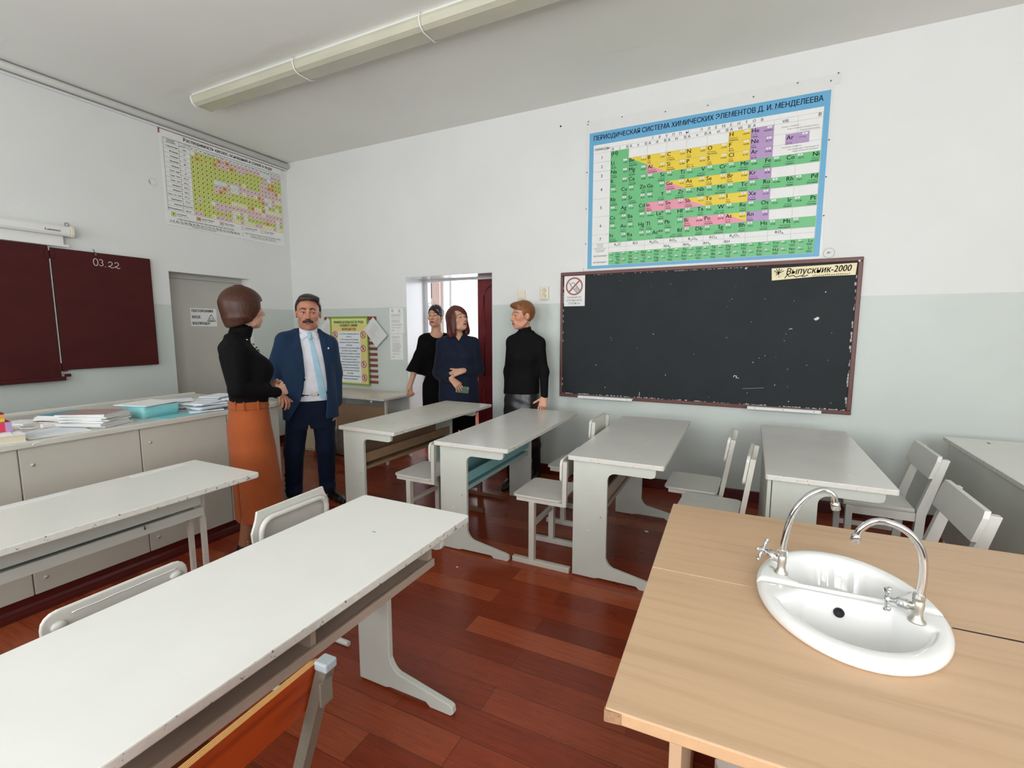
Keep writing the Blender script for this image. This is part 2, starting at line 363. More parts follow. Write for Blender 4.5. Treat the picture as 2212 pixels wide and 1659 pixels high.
# ---------------------------------------------------------------- mesh helpers
def _ev(v): return Vector(v)
class MB:
    """collects faces (with material slots) and links them as one mesh object"""
    def __init__(s): s.v = []; s.f = []; s.mi = []; s.mats = []; s.sm = []
    def slot(s, m):
        m = M[m] if isinstance(m, str) else m
        if m not in s.mats: s.mats.append(m)
        return s.mats.index(m)
    def add(s, verts, faces, m, smooth=False):
        o = len(s.v); s.v += [tuple(v) for v in verts]; k = s.slot(m)
        for f in faces: s.f.append([i + o for i in f]); s.mi.append(k); s.sm.append(smooth)
        return s
    def box(s, x0, x1, y0, y1, z0, z1, m, top=None, rot=None):
        vs_ = [(x, y, z) for z in (z0, z1) for y in (y0, y1) for x in (x0, x1)]
        if rot: vs_ = [tuple(rot @ Vector(v)) for v in vs_]
        fs = [(0, 2, 3, 1), (0, 1, 5, 4), (1, 3, 7, 5), (3, 2, 6, 7), (2, 0, 4, 6)]
        s.add(vs_, fs, m); o = len(s.v) - 8
        s.f.append([o + i for i in (4, 5, 7, 6)]); s.mi.append(s.slot(top or m)); s.sm.append(False)
        return s
    def prism(s, poly, axis, a, b, m, side=None):
        """polygon extruded along axis; poly holds the two other coordinates in axis order x<y<z"""
        n = len(poly)
        def P(p, h):
            return {'x': (h, p[0], p[1]), 'y': (p[0], h, p[1]), 'z': (p[0], p[1], h)}[axis]
        area = sum(poly[i][0] * poly[(i + 1) % n][1] - poly[(i + 1) % n][0] * poly[i][1] for i in range(n))
        flip = (area < 0) ^ (axis == 'y')
        lo, hi = min(a, b), max(a, b)
        vs_ = [P(p, lo) for p in poly] + [P(p, hi) for p in poly]
        top = list(range(n, 2 * n)); bot = list(range(n))[::-1]
        sides = [(i, (i + 1) % n, (i + 1) % n + n, i + n) for i in range(n)]
        if flip: top = top[::-1]; bot = bot[::-1]; sides = [q[::-1] for q in sides]
        s.add(vs_, [top, bot], m); o = len(s.v) - 2 * n; k = s.slot(side or m)
        for q in sides: s.f.append([i + o for i in q]); s.mi.append(k); s.sm.append(False)
        return s
    def bar(s, p, q, w, h, m, up=(0, 0, 1)):
        """rectangular bar from p to q; w across, h along `up`"""
        p = Vector(p); q = Vector(q); d = (q - p).normalized(); u = Vector(up)
        if abs(d.dot(u)) > 0.98: u = Vector((1, 0, 0))
        r = d.cross(u).normalized(); u = r.cross(d)
        c = [(-1, -1), (1, -1), (1, 1), (-1, 1)]
        vs_ = [e + r * (a * w / 2) + u * (b * h / 2) for e in (p, q) for a, b in c]
        s.add(vs_, [(3, 2, 1, 0), (4, 5, 6, 7)] + [(i, (i + 1) % 4, (i + 1) % 4 + 4, i + 4) for i in range(4)], m)
        return s
    def tube(s, path, r, m, n=10, closed=False, caps=True):
        P = [Vector(p) for p in path]; L = len(P)
        rad = r if isinstance(r, (list, tuple)) else [r] * L
        up = None; vs_ = []
        for i in range(L):
            if closed: t = P[(i + 1) % L] - P[i - 1]
            else: t = P[min(i + 1, L - 1)] - P[max(i - 1, 0)]
            t.normalize()
            if up is None:
                up = Vector((0, 0, 1)) if abs(t.z) < 0.9 else Vector((1, 0, 0))
            x = t.cross(up).normalized(); up = x.cross(t).normalized()
            for j in range(n):
                a = 2 * math.pi * j / n
                vs_.append(P[i] + (x * math.cos(a) + up * math.sin(a)) * rad[i])
        fs = []
        for i in range(L if closed else L - 1):
            for j in range(n):
                a = i * n + j; b = i * n + (j + 1) % n; i2 = (i + 1) % L
                fs.append((a, b, i2 * n + (j + 1) % n, i2 * n + j))
        s.add(vs_, fs, m, True); o = len(s.v) - len(vs_)
        if caps and not closed:
            k = s.slot(m)
            for f in (list(range(n))[::-1], [(L - 1) * n + j for j in range(n)]):
                s.f.append([o + i for i in f]); s.mi.append(k); s.sm.append(False)
        return s
    def lathe(s, prof, m, c=(0, 0, 0), axis=(0, 0, 1), n=16, smooth=True):
        """prof: (radius, height) pairs, turned about `axis` at c"""
        z = Vector(axis).normalized(); x = (Vector((1, 0, 0)) if abs(z.x) < 0.9 else Vector((0, 1, 0))).cross(z).normalized(); y = z.cross(x)
        c = Vector(c); vs_ = []; fs = []
        for r_, h in prof:
            for j in range(n):
                a = 2 * math.pi * j / n
                vs_.append(c + z * h + (x * math.cos(a) + y * math.sin(a)) * r_)
        for i in range(len(prof) - 1):
            for j in range(n):
                fs.append((i * n + j, i * n + (j + 1) % n, (i + 1) * n + (j + 1) % n, (i + 1) * n + j))
        s.add(vs_, fs, m, smooth); o = len(s.v) - len(vs_); k = s.slot(m)
        if prof[0][0] > 1e-5: s.f.append([o + j for j in range(n)][::-1]); s.mi.append(k); s.sm.append(False)
        if prof[-1][0] > 1e-5: s.f.append([o + (len(prof) - 1) * n + j for j in range(n)]); s.mi.append(k); s.sm.append(False)
        return s
    def ball(s, c, r, m, n=10, sq=(1, 1, 1)):
        c = Vector(c); vs_ = [c + Vector((0, 0, -r * sq[2]))]; k = max(4, n // 2)
        for i in range(1, k):
            t = -math.pi / 2 + math.pi * i / k
            for j in range(n):
                a = 2 * math.pi * j / n
                vs_.append(c + Vector((r * sq[0] * math.cos(t) * math.cos(a), r * sq[1] * math.cos(t) * math.sin(a), r * sq[2] * math.sin(t))))
        vs_.append(c + Vector((0, 0, r * sq[2])))
        fs = [(0, 1 + (j + 1) % n, 1 + j) for j in range(n)]
        for i in range(k - 2):
            for j in range(n):
                a = 1 + i * n
                fs.append((a + j, a + (j + 1) % n, a + n + (j + 1) % n, a + n + j))
        a = 1 + (k - 2) * n; e = len(vs_) - 1
        fs += [(a + j, a + (j + 1) % n, e) for j in range(n)]
        return s.add(vs_, fs, m, True)
    def build(s, name, parent=None, bevel=0.0, seg=2, loc=None, rotz=0.0, weld=False):
        me = bpy.data.meshes.new(name)
        me.from_pydata(s.v, [], s.f)
        for m in s.mats: me.materials.append(m)
        me.polygons.foreach_set('material_index', s.mi)
        me.polygons.foreach_set('use_smooth', s.sm)
        me.update()
        o = bpy.data.objects.new(name, me); col.objects.link(o)
        if parent is not None: o.parent = parent
        if loc is not None: o.location = loc
        if rotz: o.rotation_euler = (0, 0, rotz)
        if bevel:
            b = o.modifiers.new('edge', 'BEVEL'); b.width = bevel; b.segments = seg
            b.limit_method = 'ANGLE'; b.angle_limit = R(40)
        return o

def tag(o, label, cat, group=None, kind=None):
    o['label'] = label; o['category'] = cat
    if group: o['group'] = group
    if kind: o['kind'] = kind
    return o
def thing(name, label, cat, loc=(0, 0, 0), rotz=0.0, group=None):
    o = bpy.data.objects.new(name, None); o.empty_display_size = 0.1
    col.objects.link(o); o.location = loc; o.rotation_euler = (0, 0, rotz)
    return tag(o, label, cat, group)
def struct(o):
    o['kind'] = 'structure'; return o
def copy_tree(src, parent=None):
    """a copy of a thing with copies of its parts and sub-parts"""
    c = src.copy(); col.objects.link(c)
    if parent is not None: c.parent = parent
    for ch in list(src.children): copy_tree(ch, c)
    return c

# printed lettering: flat glyph meshes, kept as plain vertex lists
_glyph = {}
def glyphs(txt):
    k = txt
    if k not in _glyph:
        c = bpy.data.curves.new('print', 'FONT'); c.body = txt; c.resolution_u = 2
        o = bpy.data.objects.new('print', c); me = o.to_mesh()
        vs_ = [(v.co.x, v.co.y) for v in me.vertices]; fs = [tuple(p.vertices) for p in me.polygons]
        o.to_mesh_clear(); bpy.data.objects.remove(o); bpy.data.curves.remove(c)
        _glyph[k] = (vs_, fs)
    return _glyph[k]

class Sheet:
    """printing on a flat sheet: origin + right/up axes, everything laid a hair above the surface"""
    def __init__(s, mb, origin, right, up, normal, lift=0.0006):
        s.mb = mb; s.o = Vector(origin); s.r = Vector(right).normalized(); s.u = Vector(up).normalized()
        s.n = Vector(normal).normalized(); s.lift = lift
        s.flip = s.r.cross(s.u).dot(s.n) < 0
    def P(s, x, y, k=1): return s.o + s.r * x + s.u * y + s.n * (s.lift * k)
    def poly(s, pts, m, k=1):
        f = list(range(len(pts)))
        s.mb.add([s.P(x, y, k) for x, y in pts], [f[::-1] if s.flip else f], m)
    def rect(s, x0, y0, x1, y1, m, k=1): s.poly([(x0, y0), (x1, y0), (x1, y1), (x0, y1)], m, k)
    def stroke(s, pts, w, m, k=3):
        for (x0, y0), (x1, y1) in zip(pts[:-1], pts[1:]):
            dx, dy = x1 - x0, y1 - y0; L = math.hypot(dx, dy) or 1e-6
            nx, ny = -dy / L * w / 2, dx / L * w / 2
            s.poly([(x0 - nx, y0 - ny), (x1 - nx, y1 - ny), (x1 + nx, y1 + ny), (x0 + nx, y0 + ny)], m, k)
    def ring(s, cx, cy, r0, r1, m, k=3, n=28, ax=1.0):
        for i in range(n):
            a, b = 2 * math.pi * i / n, 2 * math.pi * (i + 1) / n
            s.poly([(cx + ax * r0 * math.cos(a), cy + r0 * math.sin(a)), (cx + ax * r1 * math.cos(a), cy + r1 * math.sin(a)),
                    (cx + ax * r1 * math.cos(b), cy + r1 * math.sin(b)), (cx + ax * r0 * math.cos(b), cy + r0 * math.sin(b))], m, k)
    def disc(s, cx, cy, r, m, k=2, n=24):
        s.poly([(cx + r * math.cos(2 * math.pi * i / n), cy + r * math.sin(2 * math.pi * i / n)) for i in range(n)], m, k)
    def text(s, txt, x, y, size, m, align='l', bold=0.0, width=None, slant=0.0, k=4):
        vs_, fs = glyphs(txt)
        if not vs_: return
        xs = [v[0] for v in vs_]; x0, x1 = min(xs), max(xs); w = (x1 - x0) or 1e-6
        sx = size
        if width: sx = width / w
        off = {'l': 0, 'c': -w * sx / 2, 'r': -w * sx}[align]
        fs = [f[::-1] for f in fs] if s.flip else fs
        for e in ((-bold, bold) if bold else (0,)):       # heavier strokes: the same glyphs set twice, a hair apart
            s.mb.add([s.P(x + off + (vx - x0) * sx + slant * vy * size + e * size, y + vy * size, k) for vx, vy in vs_], fs, m)

# ================================================================ THE ROOM
def slab(name, boxes, m, **kw):
    b = MB()
    for q in boxes: b.box(*q, m)
    return struct(b.build(name, **kw))
slab('floor', [(XL - 4.2, XR + 0.3, YF - 0.3, 7.55, -0.12, 0.0)], 'floor')
slab('ceiling', [(XL - 0.3, XR + 0.3, YF - 0.3, YB + WALL_T, ZC, ZC + 0.2)], 'ceiling')
slab('wall_back', [(XL - 0.3, DX0, YB, YB + WALL_T, 0, ZC), (DX1, XR + 0.3, YB, YB + WALL_T, 0, ZC), (DX0, DX1, YB, YB + WALL_T, DZ, ZC)], 'wall')
LD0, LD1, LDZ = 2.977, 3.889, 2.094             # doorway niche in the left wall
slab('wall_left', [(XL - 0.3, XL, YF - 0.3, LD0, 0, ZC), (XL - 0.3, XL, LD1, YB, 0, ZC), (XL - 0.3, XL, LD0, LD1, LDZ, ZC), (XL - 0.3, XL - 0.22, LD0, LD1, 0, LDZ)], 'wall')
slab('wall_right', [(XR, XR + 0.3, YF - 0.3, YB + WALL_T, 0, ZC)], 'wall')
_bx = [(XL - 0.3, XR + 0.3, YF - 0.3, YF, 0, WZ0), (XL - 0.3, XR + 0.3, YF - 0.3, YF, WZ1, ZC)]
_e = [XL - 0.3] + [v for w in WINDOWS for v in w] + [XR + 0.3]
for i in range(0, len(_e), 2): _bx.append((_e[i], _e[i + 1], YF - 0.3, YF, WZ0, WZ1))
slab('wall_front', _bx, 'wall')
for i, (a, b) in enumerate(WINDOWS):            # casements behind the photographer
    w = MB(); t = 0.06; y0, y1 = YF - 0.2, YF - 0.13
    for q in ((a, b, y0, y1, WZ0, WZ0 + t), (a, b, y0, y1, WZ1 - t, WZ1), (a, a + t, y0, y1, WZ0 + t, WZ1 - t), (b - t, b, y0, y1, WZ0 + t, WZ1 - t),
              ((a + b) / 2 - t / 2, (a + b) / 2 + t / 2, y0, y1, WZ0 + t, WZ1 - t), (a + t, b - t, y0, y1, 2.35, 2.41)):
        w.box(*q, 'ledge')
    o = struct(w.build('window_%d' % (i + 1)))
    g = MB().box(a + t, b - t, YF - 0.168, YF - 0.162, WZ0 + t, WZ1 - t, 'glass').build('pane', o)
    MB().box(a - 0.05, b + 0.05, YF - 0.13, YF + 0.12, WZ0 - 0.04, WZ0, 'ledge').build('window_sill', o)

# skirting boards
slab('baseboard_back', [(-2.33, XR, YB - 0.018, YB, 0, 0.10), (XL, DX0 - 0.07, YB - 0.018, YB, 0, 0.10)], 'maroon_floor', bevel=0.004)
slab('baseboard_left', [(XL, XL + 0.018, YF, LD0, 0, 0.10), (XL, XL + 0.018, LD1, YB - 0.018, 0, 0.10)], 'maroon_floor', bevel=0.004)
# painted reveals of the back doorway
b = MB()
b.box(DX0, DX0 + 0.008, YB + 0.002, YB + WALL_T, 0, DZ, 'reveal'); b.box(DX1 - 0.008, DX1, YB + 0.002, YB + WALL_T, 0, DZ, 'reveal')
b.box(DX0 + 0.008, DX1 - 0.008, YB + 0.002, YB + WALL_T, DZ - 0.008, DZ, 'reveal')
struct(b.build('trim_1'))
# boxed pipe along the top of the left wall
b = MB().tube([(XL + 0.05, YF, 3.575), (XL + 0.05, YB - 0.01, 3.565)], 0.032, 'plastic_white', 12)
b.box(XL, XL + 0.03, YF, YB - 0.01, 3.515, 3.53, 'ledge')
struct(b.build('trim_2'))

# ---- grey door in the left wall
d = struct(MB().box(XL - 0.215, XL - 0.17, LD0 + 0.004, LD1 - 0.004, 0.01, LDZ - 0.05, 'door_grey').build('door_1', bevel=0.004))
b = MB(); b.box(XL - 0.215, XL - 0.15, LD0 + 0.002, LD1 - 0.002, LDZ - 0.05, LDZ - 0.002, 'door_grey'); b.build('door_frame', d)
b = MB(); b.lathe([(0.024, 0), (0.024, 0.01), (0.009, 0.012), (0.009, 0.04)], 'steel', (XL - 0.17, 3.80, 1.02), (1, 0, 0)); b.tube([(XL - 0.132, 3.80, 1.02), (XL - 0.13, 3.72, 1.02), (XL - 0.132, 3.68, 1.018)], 0.008, 'steel'); b.build('door_handle', d)
# its notice
b = MB(); b.box(XL - 0.17, XL - 0.1685, 3.262, 3.556, 1.525, 1.728, 'paper')
s = Sheet(b, (XL - 0.1685, 3.262, 1.525), (0, 1, 0), (0, 0, 1), (1, 0, 0))
s.text('ПОСТОРОННИМ', 0.016, 0.160, 0.04, 'ink', bold=0.03, width=0.236)
s.text('ВХОД', 0.016, 0.092, 0.04, 'ink', bold=0.03, width=0.088)
s.text('ВОСПРЕЩЕН', 0.016, 0.020, 0.04, 'ink', bold=0.03, width=0.192)
s.stroke([(0.186, 0.058), (0.276, 0.058), (0.230, 0.136), (0.186, 0.058)], 0.006, 'ink')
s.stroke([(0.205, 0.066), (0.258, 0.066)], 0.006, 'ink'); s.stroke([(0.206, 0.076), (0.222, 0.092), (0.238, 0.086), (0.250, 0.074)], 0.005, 'ink')
tag(b.build('door_notice'), 'white paper notice with three black lines and a warning triangle on the grey door', 'notice')

# ---- double door in the back doorway: the narrow leaf stays shut, the wide one stands open into the corridor
LY = YB + WALL_T
d = struct(MB().box(-2.80, DX1 - 0.008, LY - 0.01, LY + 0.032, 0.01, DZ - 0.022, 'red_door').build('door_2', bevel=0.004))
b = MB()
px0, px1 = -2.715, -2.475; cxm = (px0 + px1) / 2
arch = [(px0, 1.86)] + [(cxm - 0.12 * math.cos(a), 1.86 + 0.13 * math.sin(a)) for a in [math.pi * i / 14 for i in range(1, 14)]] + [(px1, 1.86), (px1, 0.95), (px0, 0.95), (px0, 1.86)]
b.tube([(x, LY - 0.012, z) for x, z in arch], 0.010, 'red_door', 6)
b.tube([(px0, LY - 0.012, 0.8), (px1, LY - 0.012, 0.8), (px1, LY - 0.012, 0.2), (px0, LY - 0.012, 0.2), (px0, LY - 0.012, 0.8)], 0.010, 'red_door', 6)
b.build('door_moulding', d)
struct(MB().box(DX0 + 0.008, DX0 + 0.05, LY - 0.02, LY + 0.05, 0, DZ - 0.01, 'reveal').box(DX0 + 0.05, DX1, LY - 0.02, LY + 0.035, DZ - 0.03, DZ - 0.008, 'reveal').build('trim_4'))
_d = Vector((-0.613, 0.79, 0)).normalized(); _p = Vector((-3.515, 4.93, 0)); _ang = math.atan2(_d.y, _d.x)
d = struct(MB().box(0, 0.76, -0.02, 0.02, 0.01, DZ - 0.03, 'red_door').build('door_3', loc=_p, rotz=_ang, bevel=0.003))
MB().box(-0.012, -0.0005, -0.022, 0.022, 1.77, 1.87, 'plastic_white').box(-0.02, -0.012, -0.006, 0.006, 1.79, 1.85, 'cap_grey').build('lock_plate', d, bevel=0.002)

# ---- corridor beyond the doorway
slab('wall_corridor', [(-10, -5.0, 7.3, 7.55, 0, 3.3), (-5.0, -3.3, 7.3, 7.55, 0, 0.75), (-5.0, -3.3, 7.3, 7.55, 2.95, 3.3), (-3.3, -2.7, 7.3, 7.55, 0, 3.3), (-2.7, -0.5, 7.3, 7.55, 0, 0.75), (-2.7, -0.5, 7.3, 7.55, 2.95, 3.3), (-0.5, 0.5, 7.3, 7.55, 0, 3.3), (0.5, 0.75, LY, 7.55, 0, 3.3), (-10.2, -10, LY, 7.55, 0, 3.3)], 'pink_wall')
slab('ceiling_corridor', [(-10.2, 0.75, LY, 7.55, 3.3, 3.4)], 'ceiling')
w = MB()
for q in ((-5.0, -4.95, 7.36, 7.44, 0.75, 2.95), (-4.83, -4.78, 7.36, 7.44, 0.8, 2.9), (-3.35, -3.3, 7.36, 7.44, 0.75, 2.95), (-4.95, -3.35, 7.36, 7.44, 2.9, 2.95), (-4.95, -3.35, 7.36, 7.44, 0.75, 0.8)):
    w.box(*q, 'ledge')
o = struct(w.build('window_4'))
MB().box(-4.95, -3.35, 7.395, 7.40, 0.8, 2.9, 'glass').build('pane', o)

# ================================================================ ON THE WALLS
# ---- periodic table
PX, PZ = -1.169, 3.105; CW, RH = 0.16355, 0.0812; NB = 10
b = MB(); yw = YB - 0.006
b.box(-1.405, 0.525, yw, YB - 0.001, 2.048, 3.40, 'film')
s = Sheet(b, (0, yw, 0), (1, 0, 0), (0, 0, 1), (0, -1, 0), 0.0005)
s.rect(-1.372, 2.063, 0.508, 3.292, 'p_blue', 1)
s.rect(-1.331, 2.091, 0.469, 3.18, 'paper', 2)
s.text('ПЕРИОДИЧЕСКАЯ СИСТЕМА ХИМИЧЕСКИХ ЭЛЕМЕНТОВ Д. И. МЕНДЕЛЕЕВА', -1.33, 3.222, 0.058, 'p_navy', bold=0.022, width=1.79)
GRN, YEL, PNK, VIO = 'p_green', 'p_yellow', 'p_pink', 'p_violet'
def cell(c, r): return PX + CW * c, PZ - RH * (r + 1)
rows = [
 (0, 'l', 0, [('(H)', GRN, '', '')]), (0, 'l', 6, [('H', YEL, '1', '1.00794'), ('He', VIO, '2', '4.002602')]),
 (1, 'l', 0, [('Li', GRN, '3', '6.941'), ('Be', 'GY', '4', '9.0122'), ('B', YEL, '5', '10.811'), ('C', YEL, '6', '12.011'), ('N', YEL, '7', '14.007'), ('O', YEL, '8', '15.999'), ('F', YEL, '9', '18.998'), ('Ne', VIO, '10', '20.179')]),
 (2, 'l', 0, [('Na', GRN, '11', '22.99'), ('Mg', GRN, '12', '24.305'), ('Al', 'PY', '13', '26.9815'), ('Si', YEL, '14', '28.086'), ('P', YEL, '15', '30.974'), ('S', YEL, '16', '32.066'), ('Cl', YEL, '17', '35.453'), ('Ar', VIO, '18', '39.948')]),
 (3, 'l', 0, [('K', GRN, '19', '39.098'), ('Ca', GRN, '20', '40.08')]),
 (3, 'r', 2, [('Sc', GRN, '21', '44.956'), ('Ti', GRN, '22', '47.88'), ('V', GRN, '23', '50.941'), ('Cr', GRN, '24', '51.996'), ('Mn', GRN, '25', '54.938'), ('Fe', GRN, '26', '55.847'), ('Co', GRN, '27', '58.933'), ('Ni', GRN, '28', '58.70')]),
 (4, 'r', 0, [('Cu', GRN, '29', '63.546'), ('Zn', GRN, '30', '65.39')]),
 (4, 'l', 2, [('Ga', GRN, '31', '69.72'), ('Ge', 'PY', '32', '72.59'), ('As', YEL, '33', '74.992'), ('Se', YEL, '34', '78.96'), ('Br', YEL, '35', '79.904'), ('Kr', VIO, '36', '83.80')]),
 (5, 'l', 0, [('Rb', GRN, '37', '85.468'), ('Sr', GRN, '38', '87.62')]),
 (5, 'r', 2, [('Y', GRN, '39', '88.906'), ('Zr', GRN, '40', '91.22'), ('Nb', GRN, '41', '92.906'), ('Mo', GRN, '42', '95.94'), ('Tc', GRN, '43', '97.91'), ('Ru', GRN, '44', '101.07'), ('Rh', GRN, '45', '102.906'), ('Pd', GRN, '46', '106.4')]),
 (6, 'r', 0, [('Ag', GRN, '47', '107.868'), ('Cd', GRN, '48', '112.41')]),
 (6, 'l', 2, [('In', PNK, '49', '114.82'), ('Sn', PNK, '50', '118.71'), ('Sb', 'PY', '51', '121.75'), ('Te', YEL, '52', '127.60'), ('I', YEL, '53', '126.9045'), ('Xe', VIO, '54', '131.29')]),
 (7, 'l', 0, [('Cs', GRN, '55', '132.905'), ('Ba', GRN, '56', '137.33')]),
 (7, 'r', 2, [('La*', GRN, '57', '138.9055'), ('Hf', GRN, '72', '178.49'), ('Ta', GRN, '73', '180.9479'), ('W', GRN, '74', '183.85'), ('Re', GRN, '75', '186.207'), ('Os', GRN, '76', '190.2'), ('Ir', GRN, '77', '192.22'), ('Pt', GRN, '78', '195.08')]),
 (8, 'r', 0, [('Au', GRN, '79', '196.967'), ('Hg', GRN, '80', '200.59')]),
 (8, 'l', 2, [('Tl', GRN, '81', '204.38'), ('Pb', GRN, '82', '207.19'), ('Bi', PNK, '83', '208.980'), ('Po', PNK, '84', '209.98'), ('At', 'PY', '85', '209.99'), ('Rn', VIO, '86', '[222]')]),
 (9, 'l', 0, [('Fr', GRN, '87', '[223]'), ('Ra', GRN, '88', '[226]')]),
 (9, 'r', 2, [('Ac**', GRN, '89', '[227]'), ('Rf', GRN, '104', '[261]'), ('Db', GRN, '105', '[262]'), ('Sg', GRN, '106', '[263]'), ('Bh', GRN, '107', '[262]'), ('Hs', GRN, '108', '[261]'), ('Mt', GRN, '109', '[266]'), ('', GRN, '110', '[269]')])]
NAMES = dict(zip('Li Be B C N O F Ne Na Mg Al Si P S Cl Ar K Ca Sc Ti V Cr Mn Fe Co Ni Cu Zn Ga Ge As Se Br Kr Rb Sr Y Zr Nb Mo Tc Ru Rh Pd Ag Cd In Sn Sb Te I Xe Cs Ba La* Hf Ta W Re Os Ir Pt Au Hg Tl Pb Bi Po At Rn Fr Ra Ac** Rf Db Sg Bh Hs Mt H He'.split(),
 'Литий Бериллий Бор Углерод Азот Кислород Фтор Неон Натрий Магний Алюминий Кремний Фосфор Сера Хлор Аргон Калий Кальций Скандий Титан Ванадий Хром Марганец Железо Кобальт Никель Медь Цинк Галлий Германий Мышьяк Селен Бром Криптон Рубидий Стронций Иттрий Цирконий Ниобий Молибден Технеций Рутений Родий Палладий Серебро Кадмий Индий Олово Сурьма Теллур Иод Ксенон Цезий Барий Лантан Гафний Тантал Вольфрам Рений Осмий Иридий Платина Золото Ртуть Таллий Свинец Висмут Полоний Астат Радон Франций Радий Актиний Резерфордий Дубний Сиборгий Борий Хассий Мейтнерий Водород Гелий'.split()))
for r, al, c0, cells in rows:
    for i, (sym, colr, num, wt) in enumerate(cells):
        x, z = cell(c0 + i, r); x1, z1 = x + CW, z + RH
        if colr in ('GY', 'PY'):
            low = GRN if colr == 'GY' else PNK
            s.rect(x, z, x1, z1, low, 3); s.poly([(x, z1), (x1, z + 0.004), (x1, z1)], YEL, 4)
        else: s.rect(x, z, x1, z1, colr, 3)
        ik = {GRN: 'p_dgreen', VIO: 'p_navy'}.get(colr, 'ink')
        L = al == 'l'
        if sym: s.text(sym, x + 0.007 if L else x1 - 0.008, z1 - 0.037, 0.047, ik, al, bold=0.012, k=6)
        nx = x1 - 0.048 if L else x + 0.012
        if num:
            s.rect(nx, z1 - 0.018, nx + 0.034, z1 - 0.004, 'paper', 5); s.text(num, nx + 0.017, z1 - 0.0155, 0.012, 'ink', 'c', k=6)
            s.text(wt, x1 - 0.010 if L else x + 0.018, z1 - 0.040, 0.0165, ik, 'r' if L else 'l', bold=0.01, k=6)
        nm = NAMES.get(sym)
        if nm:
            s.text(nm, x + 0.007 if L else x1 - 0.008, z1 - 0.056, 0.0135, 'ink_grey' if colr == VIO else ik, al, k=6)
            s.text(nm, x + 0.007 if L else x1 - 0.008, z1 - 0.073, 0.0155, ik, al, bold=0.015, k=6)
for r in range(10): s.rect(PX, PZ - RH * (r + 1) - 0.0006, PX + CW * NB, PZ - RH * (r + 1) + 0.0006, 'line', 5)
for r in (1, 2, 3, 5, 7, 9): s.rect(-1.331, PZ - RH * r - 0.0007, PX, PZ - RH * r + 0.0007, 'line', 5)
for c in range(NB + 1): s.rect(PX + CW * c - 0.0006, 2.207, PX + CW * c + 0.0006, 3.142, 'line', 4)
for zz in (3.142, 3.105, 2.293, 2.251): s.rect(-1.331, zz - 0.0007, 0.469, zz + 0.0007, 'line', 3)
for i, (zc, t) in enumerate(((0.5, '1'), (1.5, '2'), (2.5, '3'), (4, '4'), (6, '5'), (8, '6'), (9.5, '7'))):
    s.text(t, -1.25, PZ - RH * zc - 0.014, 0.038, 'ink_grey', 'c', bold=0.02)
s.text('ПЕРИОДЫ', -1.25, 3.128, 0.03, 'ink_grey', 'c', bold=0.02, width=0.135)
for i, t in enumerate('I II III IV V VI VII'.split()):
    x = PX + CW * i
    s.text('А', x + 0.008, 3.112, 0.032, 'ink_grey', bold=0.02); s.text('В', x + CW - 0.006, 3.112, 0.032, 'ink_grey', 'r', bold=0.02)
    s.text(t, x + CW / 2, 3.112, 0.030, 'ink_grey', 'c', bold=0.015)
s.text('А', PX + 7 * CW + 0.012, 3.112, 0.032, 'ink_grey', bold=0.02); s.text('VIII', 0.215, 3.108, 0.032, 'ink_grey', 'c', bold=0.015); s.text('В', 0.455, 3.115, 0.034, 'ink_grey', 'r', bold=0.02)
for i, t in enumerate('ГРУППЫ ЭЛЕМЕНТОВ'):
    if t != ' ': s.text(t, -0.795 + 0.0565 * i, 3.149, 0.03, 'ink_grey', 'c', bold=0.02)
s.rect(0.223, 2.937, 0.385, 3.018, VIO, 3); s.text('Ar', 0.23, 2.975, 0.047, 'p_navy', bold=0.012); s.rect(0.337, 2.998, 0.372, 3.012, 'paper', 4); s.text('18', 0.354, 3.0, 0.013, 'ink', 'c', k=5)
s.text('39.948', 0.36, 2.976, 0.017, 'p_navy', 'r'); s.text('Аргон', 0.23, 2.945, 0.014, 'p_navy')
s.text('Символ элемента', 0.19, 3.07, 0.014, 'ink_grey'); s.text('Относительная атомная масса', 0.232, 3.05, 0.014, 'ink_grey'); s.text('Порядковый номер', 0.32, 3.03, 0.014, 'ink_grey')
s.text('Название элемента', 0.20, 2.915, 0.014, 'ink_grey'); s.text('Распределение электронов по', 0.245, 2.895, 0.014, 'ink_grey'); s.text('энергетическим уровням', 0.275, 2.878, 0.014, 'ink_grey')
for i, t in enumerate(('R₂O', 'RO', 'R₂O₃', 'RO₂', 'R₂O₅', 'RO₃', 'R₂O₇')): s.text(t, PX + CW * (i + 0.5), 2.262, 0.033, 'ink_grey', 'c', bold=0.008)
s.text('RO₄', PX + CW * 8.5, 2.262, 0.033, 'ink_grey', 'c', bold=0.008)
for i, t in ((3, 'RH₄'), (4, 'RH₃'), (5, 'RH₂'), (6, 'RH')): s.text(t, PX + CW * i + 0.008, 2.216, 0.033, 'ink_grey', bold=0.008)
LW = 1.637 / 14
